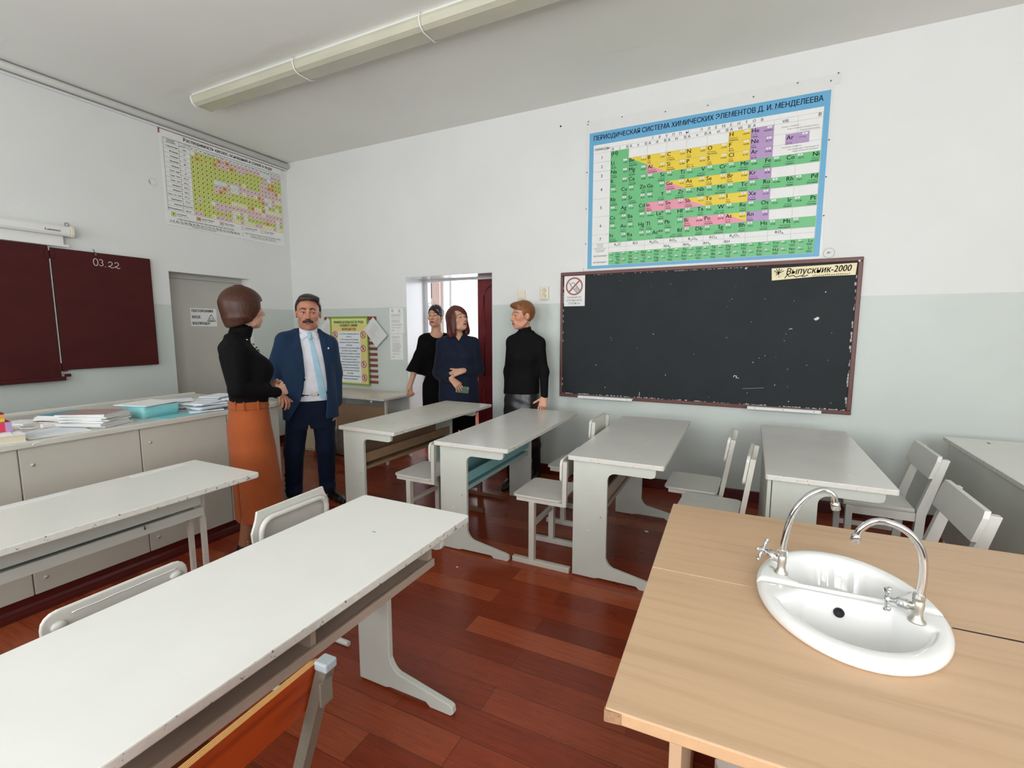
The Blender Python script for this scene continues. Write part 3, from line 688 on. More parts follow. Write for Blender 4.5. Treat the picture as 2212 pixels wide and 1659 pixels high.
for k, (z0, z1, syms, nums) in enumerate(((2.150, 2.206, 'Ce Pr Nd Pm Sm Eu Gd Tb Dy Ho Er Tm Yb Lu', 58), (2.093, 2.150, 'Th Pa U Np Pu Am Cm Bk Cf Es Fm Md No Lr', 90))):
    s.rect(PX, z0, 0.468, z1, GRN, 3); s.rect(PX, z0 - 0.0006, 0.468, z0 + 0.0006, 'line', 4)
    for i, t in enumerate(syms.split()):
        x1 = PX + LW * (i + 1)
        s.text(t, x1 - 0.012, z1 - 0.028, 0.033, 'p_dgreen', 'r', bold=0.01); s.rect(x1 - LW + 0.008, z1 - 0.016, x1 - LW + 0.026, z1 - 0.005, 'paper', 4)
        s.text(str(nums + i), x1 - LW + 0.017, z1 - 0.0145, 0.010, 'ink', 'c', k=5)
        s.rect(x1 - LW + 0.012, z1 - 0.026, x1 - LW + 0.045, z1 - 0.022, 'p_dgreen', 4); s.rect(x1 - 0.055, z1 - 0.041, x1 - 0.014, z1 - 0.037, 'p_dgreen', 4); s.rect(x1 - 0.05, z1 - 0.051, x1 - 0.014, z1 - 0.046, 'p_dgreen', 4)
        s.rect(x1 - 0.0006, z0, x1 + 0.0006, z1, 'line', 4)
for t, z in (('ЛАНТАНОИДЫ*', 2.172), ('АКТИНОИДЫ**', 2.114)): s.text(t, -1.25, z, 0.018, 'ink_grey', 'c', bold=0.01, width=0.13)
for j, t in enumerate(('ФОРМУЛЫ', 'ВЫСШИХ', 'ОКСИДОВ')): s.text(t, -1.25, 2.281 - 0.012 * j, 0.011, 'ink_grey', 'c')
for j, t in enumerate(('ФОРМУЛЫ ЛЕТУЧИХ', 'ВОДОРОДНЫХ', 'СОЕДИНЕНИЙ')): s.text(t, -1.25, 2.239 - 0.012 * j, 0.011, 'ink_grey', 'c')
# wider strip of film above the printed field
b.box(0.525, 0.565, YB - 0.004, YB - 0.001, 3.325, 3.40, 'film')
o = tag(b.build('periodic_table_poster'), 'large periodic table wall chart with a blue border above the dark chalkboard', 'poster')
for x, z in ((-1.385, 3.40), (-1.39, 3.375), (-1.075, 3.385), (-0.70, 3.36), (-0.36, 3.345), (-0.02, 3.345), (0.283, 3.385), (0.545, 3.40), (0.50, 3.355), (0.516, 2.93), (0.515, 2.66), (0.518, 2.37), (-1.392, 2.95), (-1.392, 2.62), (-1.392, 2.30)):
    MB().lathe([(0.0055, 0), (0.0045, 0.004), (0, 0.006)], 'steel', (x, yw - 0.003, z), (0, -1, 0), 8).build('pushpin', o)
b = MB().lathe([(0.008, 0), (0.008, 0.004), (0, 0.008)], 'dark', (-1.66, YB, 3.41), (0, -1, 0), 8)
tag(b.build('wall_nail'), 'single dark nail head in the white wall left of the periodic table', 'nail')
for x, z, lab in ((0.572, 2.085, 'pencilled circle scribble on the wall at the lower right corner of the periodic table'), (-1.385, 2.058, 'small pencilled circle on the wall at the lower left corner of the periodic table')):
    b = MB(); r_ = 0.036 if x > 0 else 0.026
    s = Sheet(b, (x, YB, z), (1, 0, 0), (0, 0, 1), (0, -1, 0), 0.0008)
    s.ring(0, 0, r_, r_ + 0.002, 'ink_grey'); s.stroke([(-0.014, -0.006), (-0.004, 0.012), (0.0, -0.004), (0.012, 0.006)], 0.003, 'ink')
    tag(b.build('pencil_mark'), lab, 'mark')
b = MB(); s = Sheet(b, (XL, 2.90, 2.965), (0, 1, 0), (0, 0, 1), (1, 0, 0), 0.0008)
s.ring(0, 0, 0.034, 0.0365, 'ink_soft', n=22); s.stroke([(-0.03, 0.01), (-0.036, -0.002), (-0.02, -0.03)], 0.004, 'ink_grey')
tag(b.build('pencil_mark'), 'faint circle scuff on the left wall beside the solubility chart', 'mark')

# ---- solubility chart on the left wall
b = MB(); xw = XL + 0.006
y0, z0 = 2.995, 2.555
b.poly = None
b.prism([(2.995, 3.512), (4.405, 3.512), (4.40, 2.552), (3.0, 2.572)], 'x', XL + 0.001, xw, 'paper')
s = Sheet(b, (xw, 0, 0), (0, 1, 0), (0, 0, 1), (1, 0, 0), 0.0005)
gx0, gx1, gz0, gz1 = 3.283, 4.388, 2.722, 3.392
s.text('Растворимость кислот, оснований и солей в воде', 3.225, 3.462, 0.05, 'ink', bold=0.02, width=1.05)
ions = 'H⁺ Li⁺ K⁺ Na⁺ NH₄⁺ Ba²⁺ Ca²⁺ Mg²⁺ Sr²⁺ Al³⁺ Cr³⁺ Fe²⁺ Fe³⁺ Ni²⁺ Co²⁺ Mn²⁺ Zn²⁺ Ag⁺ Hg⁺ Hg²⁺ Pb²⁺ Sn²⁺ Cu²⁺'.split()
grid = [' PPPPPMNMNNNNNNNNDDDNNN', 'PMPPPMNNNMPNNPPPPPNDNPP', 'PPPPPPPPPPPPPPPPPNNPMPP', 'PPPPPPPPPPPPPPPPPNNMMPP', 'PPPPPPPPPPNP?PPPPNNNNM?', 'PPPPPDDDNDDNNNNNNNNNNNN',
        'PPPPPNNMN?DN?NN?MND?N??', 'PPPPPNMPNPPPPPPPPMNDNPP', 'PPPPPPPPPPPPPPPPPPDPPDP', 'PPPPPPPPP????PM??MD????', 'PNPPDNNNNNNNNNNNN?NNNNN', 'PPPPPNNNN??N?NNNNNNNN?N', 'PPPPPPPPPDPPDPPPPPMPPDP', 'NNPP?NNNN??N???NN???N??']
ac = 'OH⁻ F⁻ Cl⁻ Br⁻ I⁻ S²⁻ SO₃²⁻ SO₄²⁻ NO₃⁻ NO₂⁻ PO₄³⁻ CO₃²⁻ CH₃COO⁻ SiO₃²⁻'.split()
nm_ = 'Гидроксиды Фториды Хлориды Бромиды Иодиды Сульфиды Сульфиты Сульфаты Нитраты Нитриты Ортофосфаты Карбонаты Ацетаты Метасиликаты'.split()
SC = {'P': 's_lime', 'M': 's_orange', 'N': 's_pink', 'D': 's_ice', '?': 's_cream', ' ': 'paper'}; ST = {'P': 'Р', 'M': 'М', 'N': 'Н', 'D': '–', '?': '?'}
cw_, rh_ = (gx1 - gx0) / 23, (gz1 - gz0) / 14
for r, line in enumerate(grid):
    zt = gz1 - rh_ * r
    for c, ch in enumerate(line):
        x = gx0 + cw_ * c
        s.rect(x, zt - rh_, x + cw_, zt, SC[ch], 1)
        if ch in ST: s.text(ST[ch], x + cw_ / 2, zt - rh_ * 0.72, 0.027, 'ink', 'c', bold=0.02)
    s.text(ac[r], 3.228, zt - rh_ * 0.72, 0.024, 'ink', 'c', bold=0.01); s.text(nm_[r], 3.162, zt - rh_ * 0.7, 0.02, 'ink', 'r', bold=0.02)
for c in range(24): s.rect(gx0 + cw_ * c - 0.0007, gz0, gx0 + cw_ * c + 0.0007, gz1 + 0.046, 'ink_grey', 3)
for r in range(15): s.rect(3.02, gz0 + rh_ * r - 0.0008, gx1, gz0 + rh_ * r + 0.0008, 'ink_grey', 3)
for c, t in enumerate(ions): s.text(t, gx0 + cw_ * (c + 0.5), gz1 + 0.012, 0.022, 'ink', 'c', bold=0.015)
for q in ((3.02, gz0, 3.022, 3.438), (3.172, gz0, 3.174, 3.438), (gx1 - 0.001, gz0, gx1 + 0.001, 3.438), (3.02, 3.436, gx1, 3.439)): s.rect(*q, 'ink', 4)
s.text('Название', 3.096, 3.418, 0.018, 'ink', 'c', bold=0.02); s.text('растворов', 3.096, 3.40, 0.018, 'ink', 'c', bold=0.02); s.stroke([(3.174, 3.437), (3.282, 3.395)], 0.002, 'ink')
s.text('Катионы', 3.228, 3.422, 0.016, 'ink', 'l'); s.text('Анионы', 3.18, 3.397, 0.016, 'ink', 'l')
for x, ch, t in ((3.05, 'P', 'растворимы'), (3.305, 'M', 'малорастворимы'), (3.56, 'N', 'нерастворимы'), (3.82, 'D', 'разлагаются водой'), (4.07, '?', 'нет достоверных')):
    zz = 2.668; s.rect(x - 0.002, zz - 0.002, x + 0.045, zz + 0.04, 'ink_grey', 1); s.rect(x, zz, x + 0.043, zz + 0.038, SC[ch], 2); s.text(ST[ch], x + 0.0215, zz + 0.008, 0.032, 'ink', 'c', bold=0.01)
    s.text(t, x + 0.055, zz + 0.022, 0.016, 'ink', bold=0.02); s.text('больше 1 г на 100 г', x + 0.055, zz + 0.005, 0.013, 'ink')
s.text('ЭЛЕКТРОХИМИЧЕСКИЙ РЯД НАПРЯЖЕНИЙ МЕТАЛЛОВ', 3.10, 2.634, 0.022, 'ink', width=0.62); s.text('Li, K, Ba, Ca, Na, Mg, Al, Mn, Zn, Cr, Fe, Co, Ni, Pb, H₂, Cu, Hg, Ag, Au', 3.03, 2.607, 0.026, 'ink', bold=0.015, width=0.76)
s.rect(3.02, 2.597, 3.80, 2.599, 'ink', 3); s.text('Активность металлов уменьшается', 3.25, 2.582, 0.015, 'ink')
s.text('РЯД ЭЛЕКТРООТРИЦАТЕЛЬНОСТИ НЕМЕТАЛЛОВ', 3.86, 2.625, 0.018, 'ink', width=0.48); s.text('Si, B, As, P, H, C, S, I, Br, Cl, N, O, F', 3.93, 2.60, 0.022, 'ink', bold=0.015, width=0.34); s.rect(3.93, 2.588, 4.30, 2.590, 'ink', 3)
s.rect(3.83, 2.585, 3.832, 2.64, 'ink', 3)
o = tag(b.build('solubility_chart'), 'white solubility chart with a yellow, pink and orange grid high on the left wall', 'poster')
b = MB(); b.box(XL, XL + 0.014, 2.985, 4.455, 3.512, 3.520, 'slat'); b.box(XL, XL + 0.010, 2.985, 2.993, 3.468, 3.512, 'slat'); b.build('hanging_rail', o)

# ---- projection screen case above the maroon board
t = thing('projection_screen', 'white roll-up projection screen case on the left wall above the maroon board', 'screen', (XL, 2.165, 2.298))
b = MB().prism([(0.0, 0.0), (0.075, 0.0), (0.085, 0.02), (0.085, 0.065), (0.07, 0.085), (0.0, 0.085)], 'y', -1.95, 0.0, 'plastic_white'); b.build('case', t, bevel=0.004)
b = MB().prism([(0.0, -0.004), (0.078, -0.004), (0.09, 0.018), (0.09, 0.067), (0.073, 0.089), (0.0, 0.089)], 'y', 0.0, 0.026, 'plastic_cream'); b.build('end_cap', t, bevel=0.004)
b = MB().tube([(0.02, 0.0, 0.09), (0.02, -0.012, 0.10), (0.02, -0.012, 0.118), (0.02, 0.0, 0.126), (0.02, 0.012, 0.118), (0.02, 0.012, 0.10)], 0.003, 'steel', 6, closed=True); b.build('hanging_eye', t)
b = MB().box(0.03, 0.034, -1.85, -0.04, -0.070, 0.0, 'paper'); b.box(0.028, 0.040, -1.87, -0.005, -0.088, -0.070, 'plastic_white'); b.build('screen_fabric', t)
b = MB(); s = Sheet(b, (0.085, -0.175, 0.03), (0, 1, 0), (0, 0, 1), (1, 0, 0)); s.text('Lumien', 0.0, 0, 0.028, 'red_dull', bold=0.02, width=0.10); b.build('printed_mark', t)

# ---- maroon folding chalkboard on the left wall
t = thing('folding_chalkboard', 'maroon folding chalkboard with a chalked date on the left wall', 'chalkboard', (XL, 0, 0))
b = MB().box(0.004, 0.035, 0.25, 2.012, 1.075, 2.205, 'maroon_board'); b.build('main_panel', t, bevel=0.006)
b = MB().box(0.006, 0.038, 2.026, 2.795, 1.135, 2.192, 'maroon_board'); b.build('wing_panel', t, bevel=0.006)
b = MB(); b.bar((0.039, 2.017, 1.11), (0.039, 2.017, 2.2), 0.005, 0.006, 'smudge', up=(1, 0, 0))
for z in (1.16, 2.13): b.box(0.036, 0.042, 1.985, 2.055, z - 0.035, z + 0.035, 'maroon_board')
b.build('hinge_strip', t)
b = MB().box(0.004, 0.07, 0.25, 2.03, 1.045, 1.078, 'maroon_board'); b.box(0.03, 0.05, 2.03, 2.075, 1.075, 1.10, 'maroon_board'); b.build('chalk_tray', t, bevel=0.005)
b = MB().tube([(0.02, 2.345, 2.192), (0.02, 2.345, 2.215), (0.03, 2.332, 2.218), (0.045, 2.325, 2.214)], 0.003, 'steel', 6); b.box(0.038, 0.041, 2.34, 2.352, 2.165, 2.195, 'steel'); b.build('hook', t)
b = MB(); s = Sheet(b, (0.0386, 2.318, 2.105), (0, 1, 0), (0, 0, 1), (1, 0, 0))
def arc(cx, cy, rx, ry, a0, a1, n=14): return [(cx + rx * math.cos(R(a0 + (a1 - a0) * i / n)), cy + ry * math.sin(R(a0 + (a1 - a0) * i / n))) for i in range(n + 1)]
W_ = 0.0055
s.stroke(arc(0.022, 0.0, 0.017, 0.032, 90, 450), W_, 'chalk')
s.stroke(arc(0.062, 0.014, 0.014, 0.014, 150, -80) + arc(0.062, -0.014, 0.016, 0.015, 80, -150), W_, 'chalk'); s.disc(0.094, -0.034, 0.004, 'chalk', 3)
for cx in (0.135, 0.185):
    s.stroke(arc(cx, 0.0, 0.015, 0.016, 170, -30) + [(cx - 0.006, -0.026), (cx - 0.018, -0.034)] + arc(cx - 0.010, -0.03, 0.007, 0.006, 200, 20, 6) + [(cx + 0.008, -0.04), (cx + 0.026, -0.034)], W_, 'chalk')
b.build('chalk_writing', t)

# ---- dark chalkboard on the back wall
t = thing('chalkboard', 'wide dark chalkboard in a brown frame below the periodic table', 'chalkboard', (0, YB, 0))
X0, X1, Z0, Z1 = -1.633, 0.795, 0.823, 2.041; fw = 0.032
b = MB().box(X0 + 0.01, X1 - 0.01, -0.016, -0.003, Z0 + 0.01, Z1 - 0.01, 'blackboard')
s = Sheet(b, (0, -0.016, 0), (1, 0, 0), (0, 0, 1), (0, -1, 0))
random.seed(5)
for _ in range(46):
    x, z = random.uniform(X0 + 0.1, X1 - 0.08), random.uniform(Z0 + 0.06, Z1 - 0.08); r_ = random.choice((0.002, 0.003, 0.0035, 0.005))
    if x > -0.5 or random.random() < 0.45: s.disc(x, z, r_, 'smudge', 1, 6)
s.poly([(0.50, 1.575), (0.525, 1.592), (0.54, 1.585), (0.532, 1.57), (0.515, 1.562)], 'chalk'); s.stroke([(0.565, 1.78), (0.57, 1.79)], 0.006, 'chalk', 1); s.stroke([(0.335, 1.492), (0.35, 1.50), (0.358, 1.494)], 0.006, 'smudge', 1)
s.stroke([(-0.055, 1.085), (-0.05, 1.10), (-0.03, 1.095), (-0.035, 1.08), (-0.012, 1.078)], 0.005, 'chalk', 1); s.stroke([(-0.845, 0.87), (-0.843, 0.91)], 0.004, 'chalk', 1); s.stroke([(0.02, 0.99), (0.18, 1.005)], 0.002, 'smudge', 1)
bk = b
for q in ((X0, X1, Z1 - fw, Z1), (X0, X1, Z0, Z0 + fw), (X0, X0 + fw * 0.8, Z0 + fw, Z1 - fw), (X1 - fw, X1, Z0 + fw, Z1 - fw)):
    MB().box(q[0], q[1], -0.028, -0.002, q[2], q[3], 'brown_frame').build('frame_strip', t, bevel=0.005)
s.lift = 0.0015; random.seed(9)
def rag(x0, x1, z, n, h, lim):
    for i in range(n):
        if random.random() < lim:
            a = x0 + (x1 - x0) * i / n; w_ = (x1 - x0) / n * random.uniform(0.5, 1.1); s.rect(a, z, a + w_, z + random.uniform(0.3, 1) * h, 'smudge', 1)
rag(X0 + 0.03, X1 - 0.04, Z0 + fw, 150, 0.010, 0.5); rag(X0 + 0.3, X1 - 0.7, Z1 - fw - 0.006, 90, 0.006, 0.4)
for i in range(40):
    if random.random() < 0.65: z = Z0 + 0.06 + 1.08 * i / 40; s.rect(X1 - fw - 0.012 * random.random() - 0.002, z, X1 - fw, z + 0.024, 'smudge', 1)
    if random.random() < 0.3: z = Z0 + 0.06 + 1.08 * i / 40; s.rect(X0 + fw * 0.8, z, X0 + fw * 0.8 + 0.006, z + 0.02, 'smudge', 1)
b.build('writing_surface', t)
for x, z in ((-0.005, 1.995), (0.768, 2.01)): MB().ball((x, -0.029, z), 0.009, 'chalk', 8, (1, 0.5, 1)).build('fixing_pin', t)
for i, (a, c) in enumerate(((-1.42, -0.896), (0.063, 0.59))):
    b = MB().box(a, c, -0.085, -0.028, 0.838, 0.848, 'ledge').box(a, c, -0.09, -0.083, 0.828, 0.85, 'ledge')
    for x in (a + 0.06, (a + c) / 2, c - 0.05): b.lathe([(0.004, 0), (0, 0.002)], 'steel', (x, -0.09, 0.84), (0, -1, 0), 6)
    b.build('chalk_ledge', t)
# stickers on the board
b = MB(); b.box(-1.598, -1.388, YB - 0.0185, YB - 0.0162, 1.716, 2.006, 'paper')
s = Sheet(b, (-1.598, YB - 0.0185, 1.716), (1, 0, 0), (0, 0, 1), (0, -1, 0))
s.ring(0.103, 0.190, 0.072, 0.086, 'red_dull', ax=1.0); s.stroke([(0.050, 0.137), (0.156, 0.243)], 0.014, 'red_dull', 5)
def rot2(pts, cx, cy, a): c_, s_ = math.cos(a), math.sin(a); return [(cx + x * c_ - y * s_, cy + x * s_ + y * c_) for x, y in pts]
s.stroke(rot2([(-0.021, 0.05), (-0.021, -0.05), (0.021, -0.05), (0.021, 0.044), (0.012, 0.052), (-0.021, 0.05)], 0.112, 0.178, R(42)), 0.005, 'ink_grey', 4)
s.stroke(rot2([(-0.015, 0.05), (-0.015, 0.082)], 0.112, 0.178, R(42)), 0.005, 'ink_grey', 4)
for i in range(4):
    for j in range(3): s.poly(rot2([(-0.016 + 0.012 * j, -0.043 + 0.011 * i), (-0.008 + 0.012 * j, -0.043 + 0.011 * i), (-0.008 + 0.012 * j, -0.036 + 0.011 * i), (-0.016 + 0.012 * j, -0.036 + 0.011 * i)], 0.112, 0.178, R(42)), 'ink_grey', 3)
s.text('Пожалуйста!', 0.104, 0.078, 0.024, 'ink_grey', 'c', width=0.145); s.text('ОТКЛЮЧИТЕ', 0.103, 0.046, 0.026, 'ink_grey', 'c', width=0.155); s.text('ТЕЛЕФОН', 0.103, 0.017, 0.026, 'ink_grey', 'c', width=0.12)
tag(b.build('phone_sign'), 'small white no-phones sign with a red ring at the chalkboard upper left corner', 'sign')
b = MB(); b.prism([(0.184, 1.985), (0.757, 1.998), (0.752, 1.908), (0.5, 1.907), (0.19, 1.888)], 'y', YB - 0.0185, YB - 0.0162, 'sticker')
s = Sheet(b, (0.19, YB - 0.0185, 1.90), (1, 0.0, 0.02), (0, 0, 1), (0, -1, 0))
s.text('Выпускник-2000', 0.10, 0.028, 0.07, 'ink', bold=0.012, width=0.43, slant=0.15)
random.seed(2)
for i in range(26): a = random.uniform(0, 6.28); r_ = random.uniform(0.0, 0.034); s.poly([(0.045 + r_ * math.cos(a) + random.uniform(-.008, .008), 0.042 + r_ * math.sin(a) + random.uniform(-.008, .008)) for _ in range(4)], 'ink', 3)
for i in range(5): s.stroke([(0.045, 0.042), (0.045 + 0.042 * math.cos(i * 0.5 + 0.5), 0.042 + 0.04 * math.sin(i * 0.5 + 0.5))], 0.005, 'ink')
s.stroke([(0.09, 0.0), (0.11, 0.03), (0.12, 0.012), (0.15, 0.02), (0.17, 0.004), (0.20, 0.014), (0.22, 0.005), (0.25, 0.016)], 0.006, 'ink')
for i in range(18): x = 0.28 + 0.014 * i; s.stroke([(x, 0.008), (x + 0.007, 0.006 + 0.008 * random.random())], 0.006, 'ink')
tag(b.build('sticker_strip'), 'long yellowed sticker with black ornamental lettering at the chalkboard upper right', 'sticker')

# ---- switch and socket
t = thing('light_switch', 'cream light switch on the white wall left of the socket', 'switch', (-2.065, YB, 1.842))
MB().box(-0.040, 0.040, -0.018, -0.001, -0.045, 0.045, 'plastic_cream').build('plate', t, bevel=0.006); MB().box(-0.024, 0.026, -0.026, -0.018, -0.03, 0.03, 'plastic_cream').build('rocker', t, bevel=0.003)
t = thing('power_socket', 'cream double wall socket on the white wall near the chalkboard', 'socket', (-1.81, YB, 1.85))
MB().box(-0.045, 0.045, -0.022, -0.001, -0.066, 0.066, 'plastic_cream').build('plate', t, bevel=0.008)
for z in (-0.026, 0.026):
    b = MB(); b.lathe([(0.027, 0), (0.027, 0.004), (0.023, 0.004), (0.022, 0.001), (0.0, 0.001)], 'plastic_cream', (0, -0.022, z), (0, -1, 0), 18)
    for x in (-0.0095, 0.0095): b.lathe([(0.0035, 0.0012), (0, 0.0013)], 'dark', (x, -0.022, z), (0, -1, 0), 8)
    s = Sheet(b, (0, -0.0235, z), (1, 0, 0), (0, 0, 1), (0, -1, 0)); s.ring(0, 0, 0.0225, 0.0255, 'ink_grey', 3, 18)
    b.build('outlet', t)

# ---- laboratory rules stand left of the doorway
t = thing('rules_stand', 'red-brown slatted hanging stand on the wall behind the safety rules board', 'stand', (0, YB, 0))
b = MB().box(-4.845, -3.995, -0.018, -0.002, 1.605, 1.645, 'slat'); b.build('top_rail', t, bevel=0.003)
for i in range(10):
    z = 1.46 - i * 0.0685
    MB().box(-4.78, -3.995, -0.016, -0.002, z - 0.017, z + 0.017, 'slat').build('slat', t, bevel=0.003)
b = MB(); b.box(-4.735, -4.112, -0.030, -0.022, 0.795, 1.648, 'r_green')
s = Sheet(b, (0, YB - 0.030 - YB, 0), (1, 0, 0), (0, 0, 1), (0, -1, 0))
s.rect(-4.704, 0.815, -4.128, 1.622, 'r_lime', 1); s.rect(-4.696, 0.82, -4.136, 1.55, 'r_sand', 2); s.rect(-4.605, 0.83, -4.235, 1.462, 'paper_blue', 3)
s.text('ПРАВИЛА БЕЗОПАСНОСТИ ТРУДА', -4.42, 1.563, 0.042, 'r_title', 'c', bold=0.025, width=0.49, k=5); s.text('В КАБИНЕТЕ ХИМИИ', -4.42, 1.523, 0.042, 'r_title', 'c', bold=0.025, width=0.29, k=5); s.text('ЗАПРЕЩАЕТСЯ!', -4.42, 1.477, 0.042, 'red', 'c', bold=0.025, width=0.235, k=5)
lines = ['1. ЕСТЬ, ПИТЬ, ПРОБОВАТЬ ВЕЩЕСТВА', 'НА ВКУС', '2. БРАТЬ ВЕЩЕСТВА РУКАМИ', '3. САМОВОЛЬНО СЛИВАТЬ И СМЕШИВАТЬ', 'РЕАКТИВЫ', '4. ОСТАВЛЯТЬ ОТКРЫТЫМИ СКЛЯНКИ', 'И БАНКИ С РЕАКТИВАМИ', '5. ВЫСЫПАТЬ И ВЫЛИВАТЬ ОСТАТКИ', 'РЕАКТИВОВ В СКЛЯНКИ И БАНКИ,', 'ИЗ КОТОРЫХ ИХ ВЗЯЛИ', '6. МЕНЯТЬ ПРОБКИ И ПИПЕТКИ ОТ', 'РАЗНЫХ БАНОК И СКЛЯНОК', '7. ОСТАВЛЯТЬ НЕУБРАННЫМИ', 'РАССЫПАННЫЕ ИЛИ РАЗЛИТЫЕ', 'РЕАКТИВЫ', '8. ВЫЛИВАТЬ ИЛИ ВЫБРАСЫВАТЬ', 'РЕАКТИВЫ В РАКОВИНУ']
for i, t_ in enumerate(lines): s.text(t_, -4.42, 1.425 - 0.0352 * i, 0.022, 'ink', 'c', bold=0.012, k=5, width=min(0.335, 0.0125 * len(t_)))
for x, z in ((-4.651, 1.423), (-4.651, 1.255), (-4.651, 1.06), (-4.651, 0.894), (-4.188, 1.422), (-4.192, 1.255), (-4.190, 1.06), (-4.186, 0.894)):
    s.disc(x, z, 0.040, 's_pink', 4, 20); s.stroke([(x - 0.012, z - 0.022), (x + 0.006, z), (x - 0.006, z + 0.022)], 0.011, 'ink', 5); s.ring(x, z, 0.034, 0.043, 'red', 6, 20); s.stroke([(x - 0.026, z + 0.026), (x + 0.026, z - 0.026)], 0.007, 'red', 7)
tag(b.build('safety_rules_board', loc=(0, YB, 0)), 'yellow-green laboratory safety rules board with red prohibition rings beside the doorway', 'poster')
def diamond(name, pts, y, lab):
    b = MB(); b.prism(pts, 'y', y - 0.003, y, 'film')
    cx = sum(p[0] for p in pts) / 4; cz = sum(p[1] for p in pts) / 4
    s = Sheet(b, (cx, y - 0.003, cz), (0.75, 0, -0.66), (0.66, 0, 0.75), (0, -1, 0))
    random.seed(len(lab))
    for i in range(12):
        h = 0.075 - i * 0.0125; s.rect(-0.085, h, -0.085 + random.uniform(0.08, 0.16), h + 0.0025, 'ink_soft', 1)
    tag(b.build(name), lab, 'paper')
diamond('info_sheet', [(-4.015, 1.637), (-3.805, 1.417), (-3.98, 1.272), (-4.168, 1.49)], YB - 0.036, 'white paper sheet pinned cornerwise at the right edge of the safety rules board')
diamond('info_sheet', [(-4.775, 1.640), (-4.60, 1.45), (-4.78, 1.27), (-4.955, 1.47)], YB - 0.0185, 'white paper sheet pinned cornerwise behind the left edge of the safety rules board')
def notice(x0, x1, z0, z1, lab, logos):
    b = MB(); b.box(x0, x1, YB - 0.004, YB - 0.001, z0, z1, 'paper')
    s = Sheet(b, (x0, YB - 0.004, z0), (1, 0, 0), (0, 0, 1), (0, -1, 0)); w_, h_ = x1 - x0, z1 - z0
    random.seed(len(lab)); zz = h_ - 0.03
    if logos:
        s.ring(0.045, h_ - 0.032, 0.010, 0.016, 'ink_grey', n=14); s.ring(0.145, h_ - 0.030, 0.008, 0.013, 'ink_grey', n=14); s.rect(0.128, h_ - 0.05, 0.165, h_ - 0.046, 'ink_grey', 1); zz -= 0.045
    while zz > 0.05:
        a = random.uniform(0.02, 0.04); s.rect(a, zz, w_ - random.uniform(0.02, 0.06), zz + 0.0035, 'ink_soft', 1); zz -= random.choice((0.009, 0.009, 0.02))
    s.rect(0.02, 0.03, 0.07, 0.035, 'ink_grey', 1); s.rect(0.11, 0.03, 0.13, 0.034, 'ink_grey', 1)
    tag(b.build('wall_notice'), lab, 'notice')
notice(-3.79, -3.585, 1.444, 1.740, 'white printed notice with two small emblems beside the doorway, the upper sheet', True)
notice(-3.792, -3.60, 1.131, 1.436, 'white printed notice beside the doorway, the lower sheet without emblems', False)

# ---- ceiling lamp
t = thing('ceiling_lamp', 'long fluorescent ceiling lamp with a yellowed ribbed diffuser, switched off', 'lamp', (-4.60, 2.93, ZC))
L_ = 5.0
MB().prism([(-0.085, 0.0), (0.085, 0.0), (0.095, -0.035), (-0.095, -0.035)], 'x', 0.0, L_, 'lamp_base').build('lamp_tray', t, bevel=0.003)
prof = [(0.100, -0.022), (0.104, -0.045), (0.090, -0.085), (0.060, -0.103), (-0.060, -0.103), (-0.090, -0.085), (-0.104, -0.045), (-0.100, -0.022)]
MB().prism(prof, 'x', 0.02, L_, 'diffuser').build('diffuser', t, bevel=0.006)
MB().prism([(p[0] * 1.03, p[1] * 1.03) for p in prof], 'x', 0.0, 0.02, 'lamp_base').build('end_cap', t, bevel=0.003)
for x in (1.33, 2.54, 3.9):
    MB().tube([(x, a * 1.06, c * 1.06) for a, c in [(0.098, -0.005)] + prof + [(-0.098, -0.005)]], 0.006, 'plastic_white', 8).build('clip', t)

# ================================================================ DESKS
def cpanel_poly(colw=0.205, depth=0.515, top=0.722, arm=0.055, foot=0.045):
    """outline of a C-shaped desk end: column, arm under the top, long foot to the pupil's side (x, z)"""
    p = [(0.0, 0.008), (0.14, 0.008), (0.165, 0.016), (depth - 0.13, 0.016), (depth - 0.11, 0.0), (depth - 0.012, 0.0), (depth, 0.012), (depth - 0.004, foot - 0.008), (depth - 0.02, foot)]
    fx, fz = colw + 0.055, 0.088
    p += [(fx, fz)]
    for i in range(1, 7):
        a = R(60 * i / 6); p.append((colw + 0.055 * (1 - math.sin(a) / math.sin(R(60)) * 1.0), fz + 0.055 * (1 - math.cos(a)) / (1 - math.cos(R(60)))))
    az = top - arm
    for i in range(7):
        a = R(90 * i / 6); p.append((colw + 0.045 * (1 - math.cos(a)), az - 0.045 + 0.045 * math.sin(a)))
    p += [(depth - 0.065, az), (depth - 0.045, az + 0.008), (depth - 0.04, az + 0.025), (depth - 0.04, top), (0.0, top)]
    return p
def round_rect(x0, x1, y0, y1, r, n=4):
    o = []
    for cx, cy, a0 in ((x1 - r, y1 - r, 0), (x0 + r, y1 - r, 90), (x0 + r, y0 + r, 180), (x1 - r, y0 + r, 270)):
        for i in range(n + 1): a = R(a0 + 90 * i / n); o.append((cx + r * math.cos(a), cy + r * math.sin(a)))
    return o

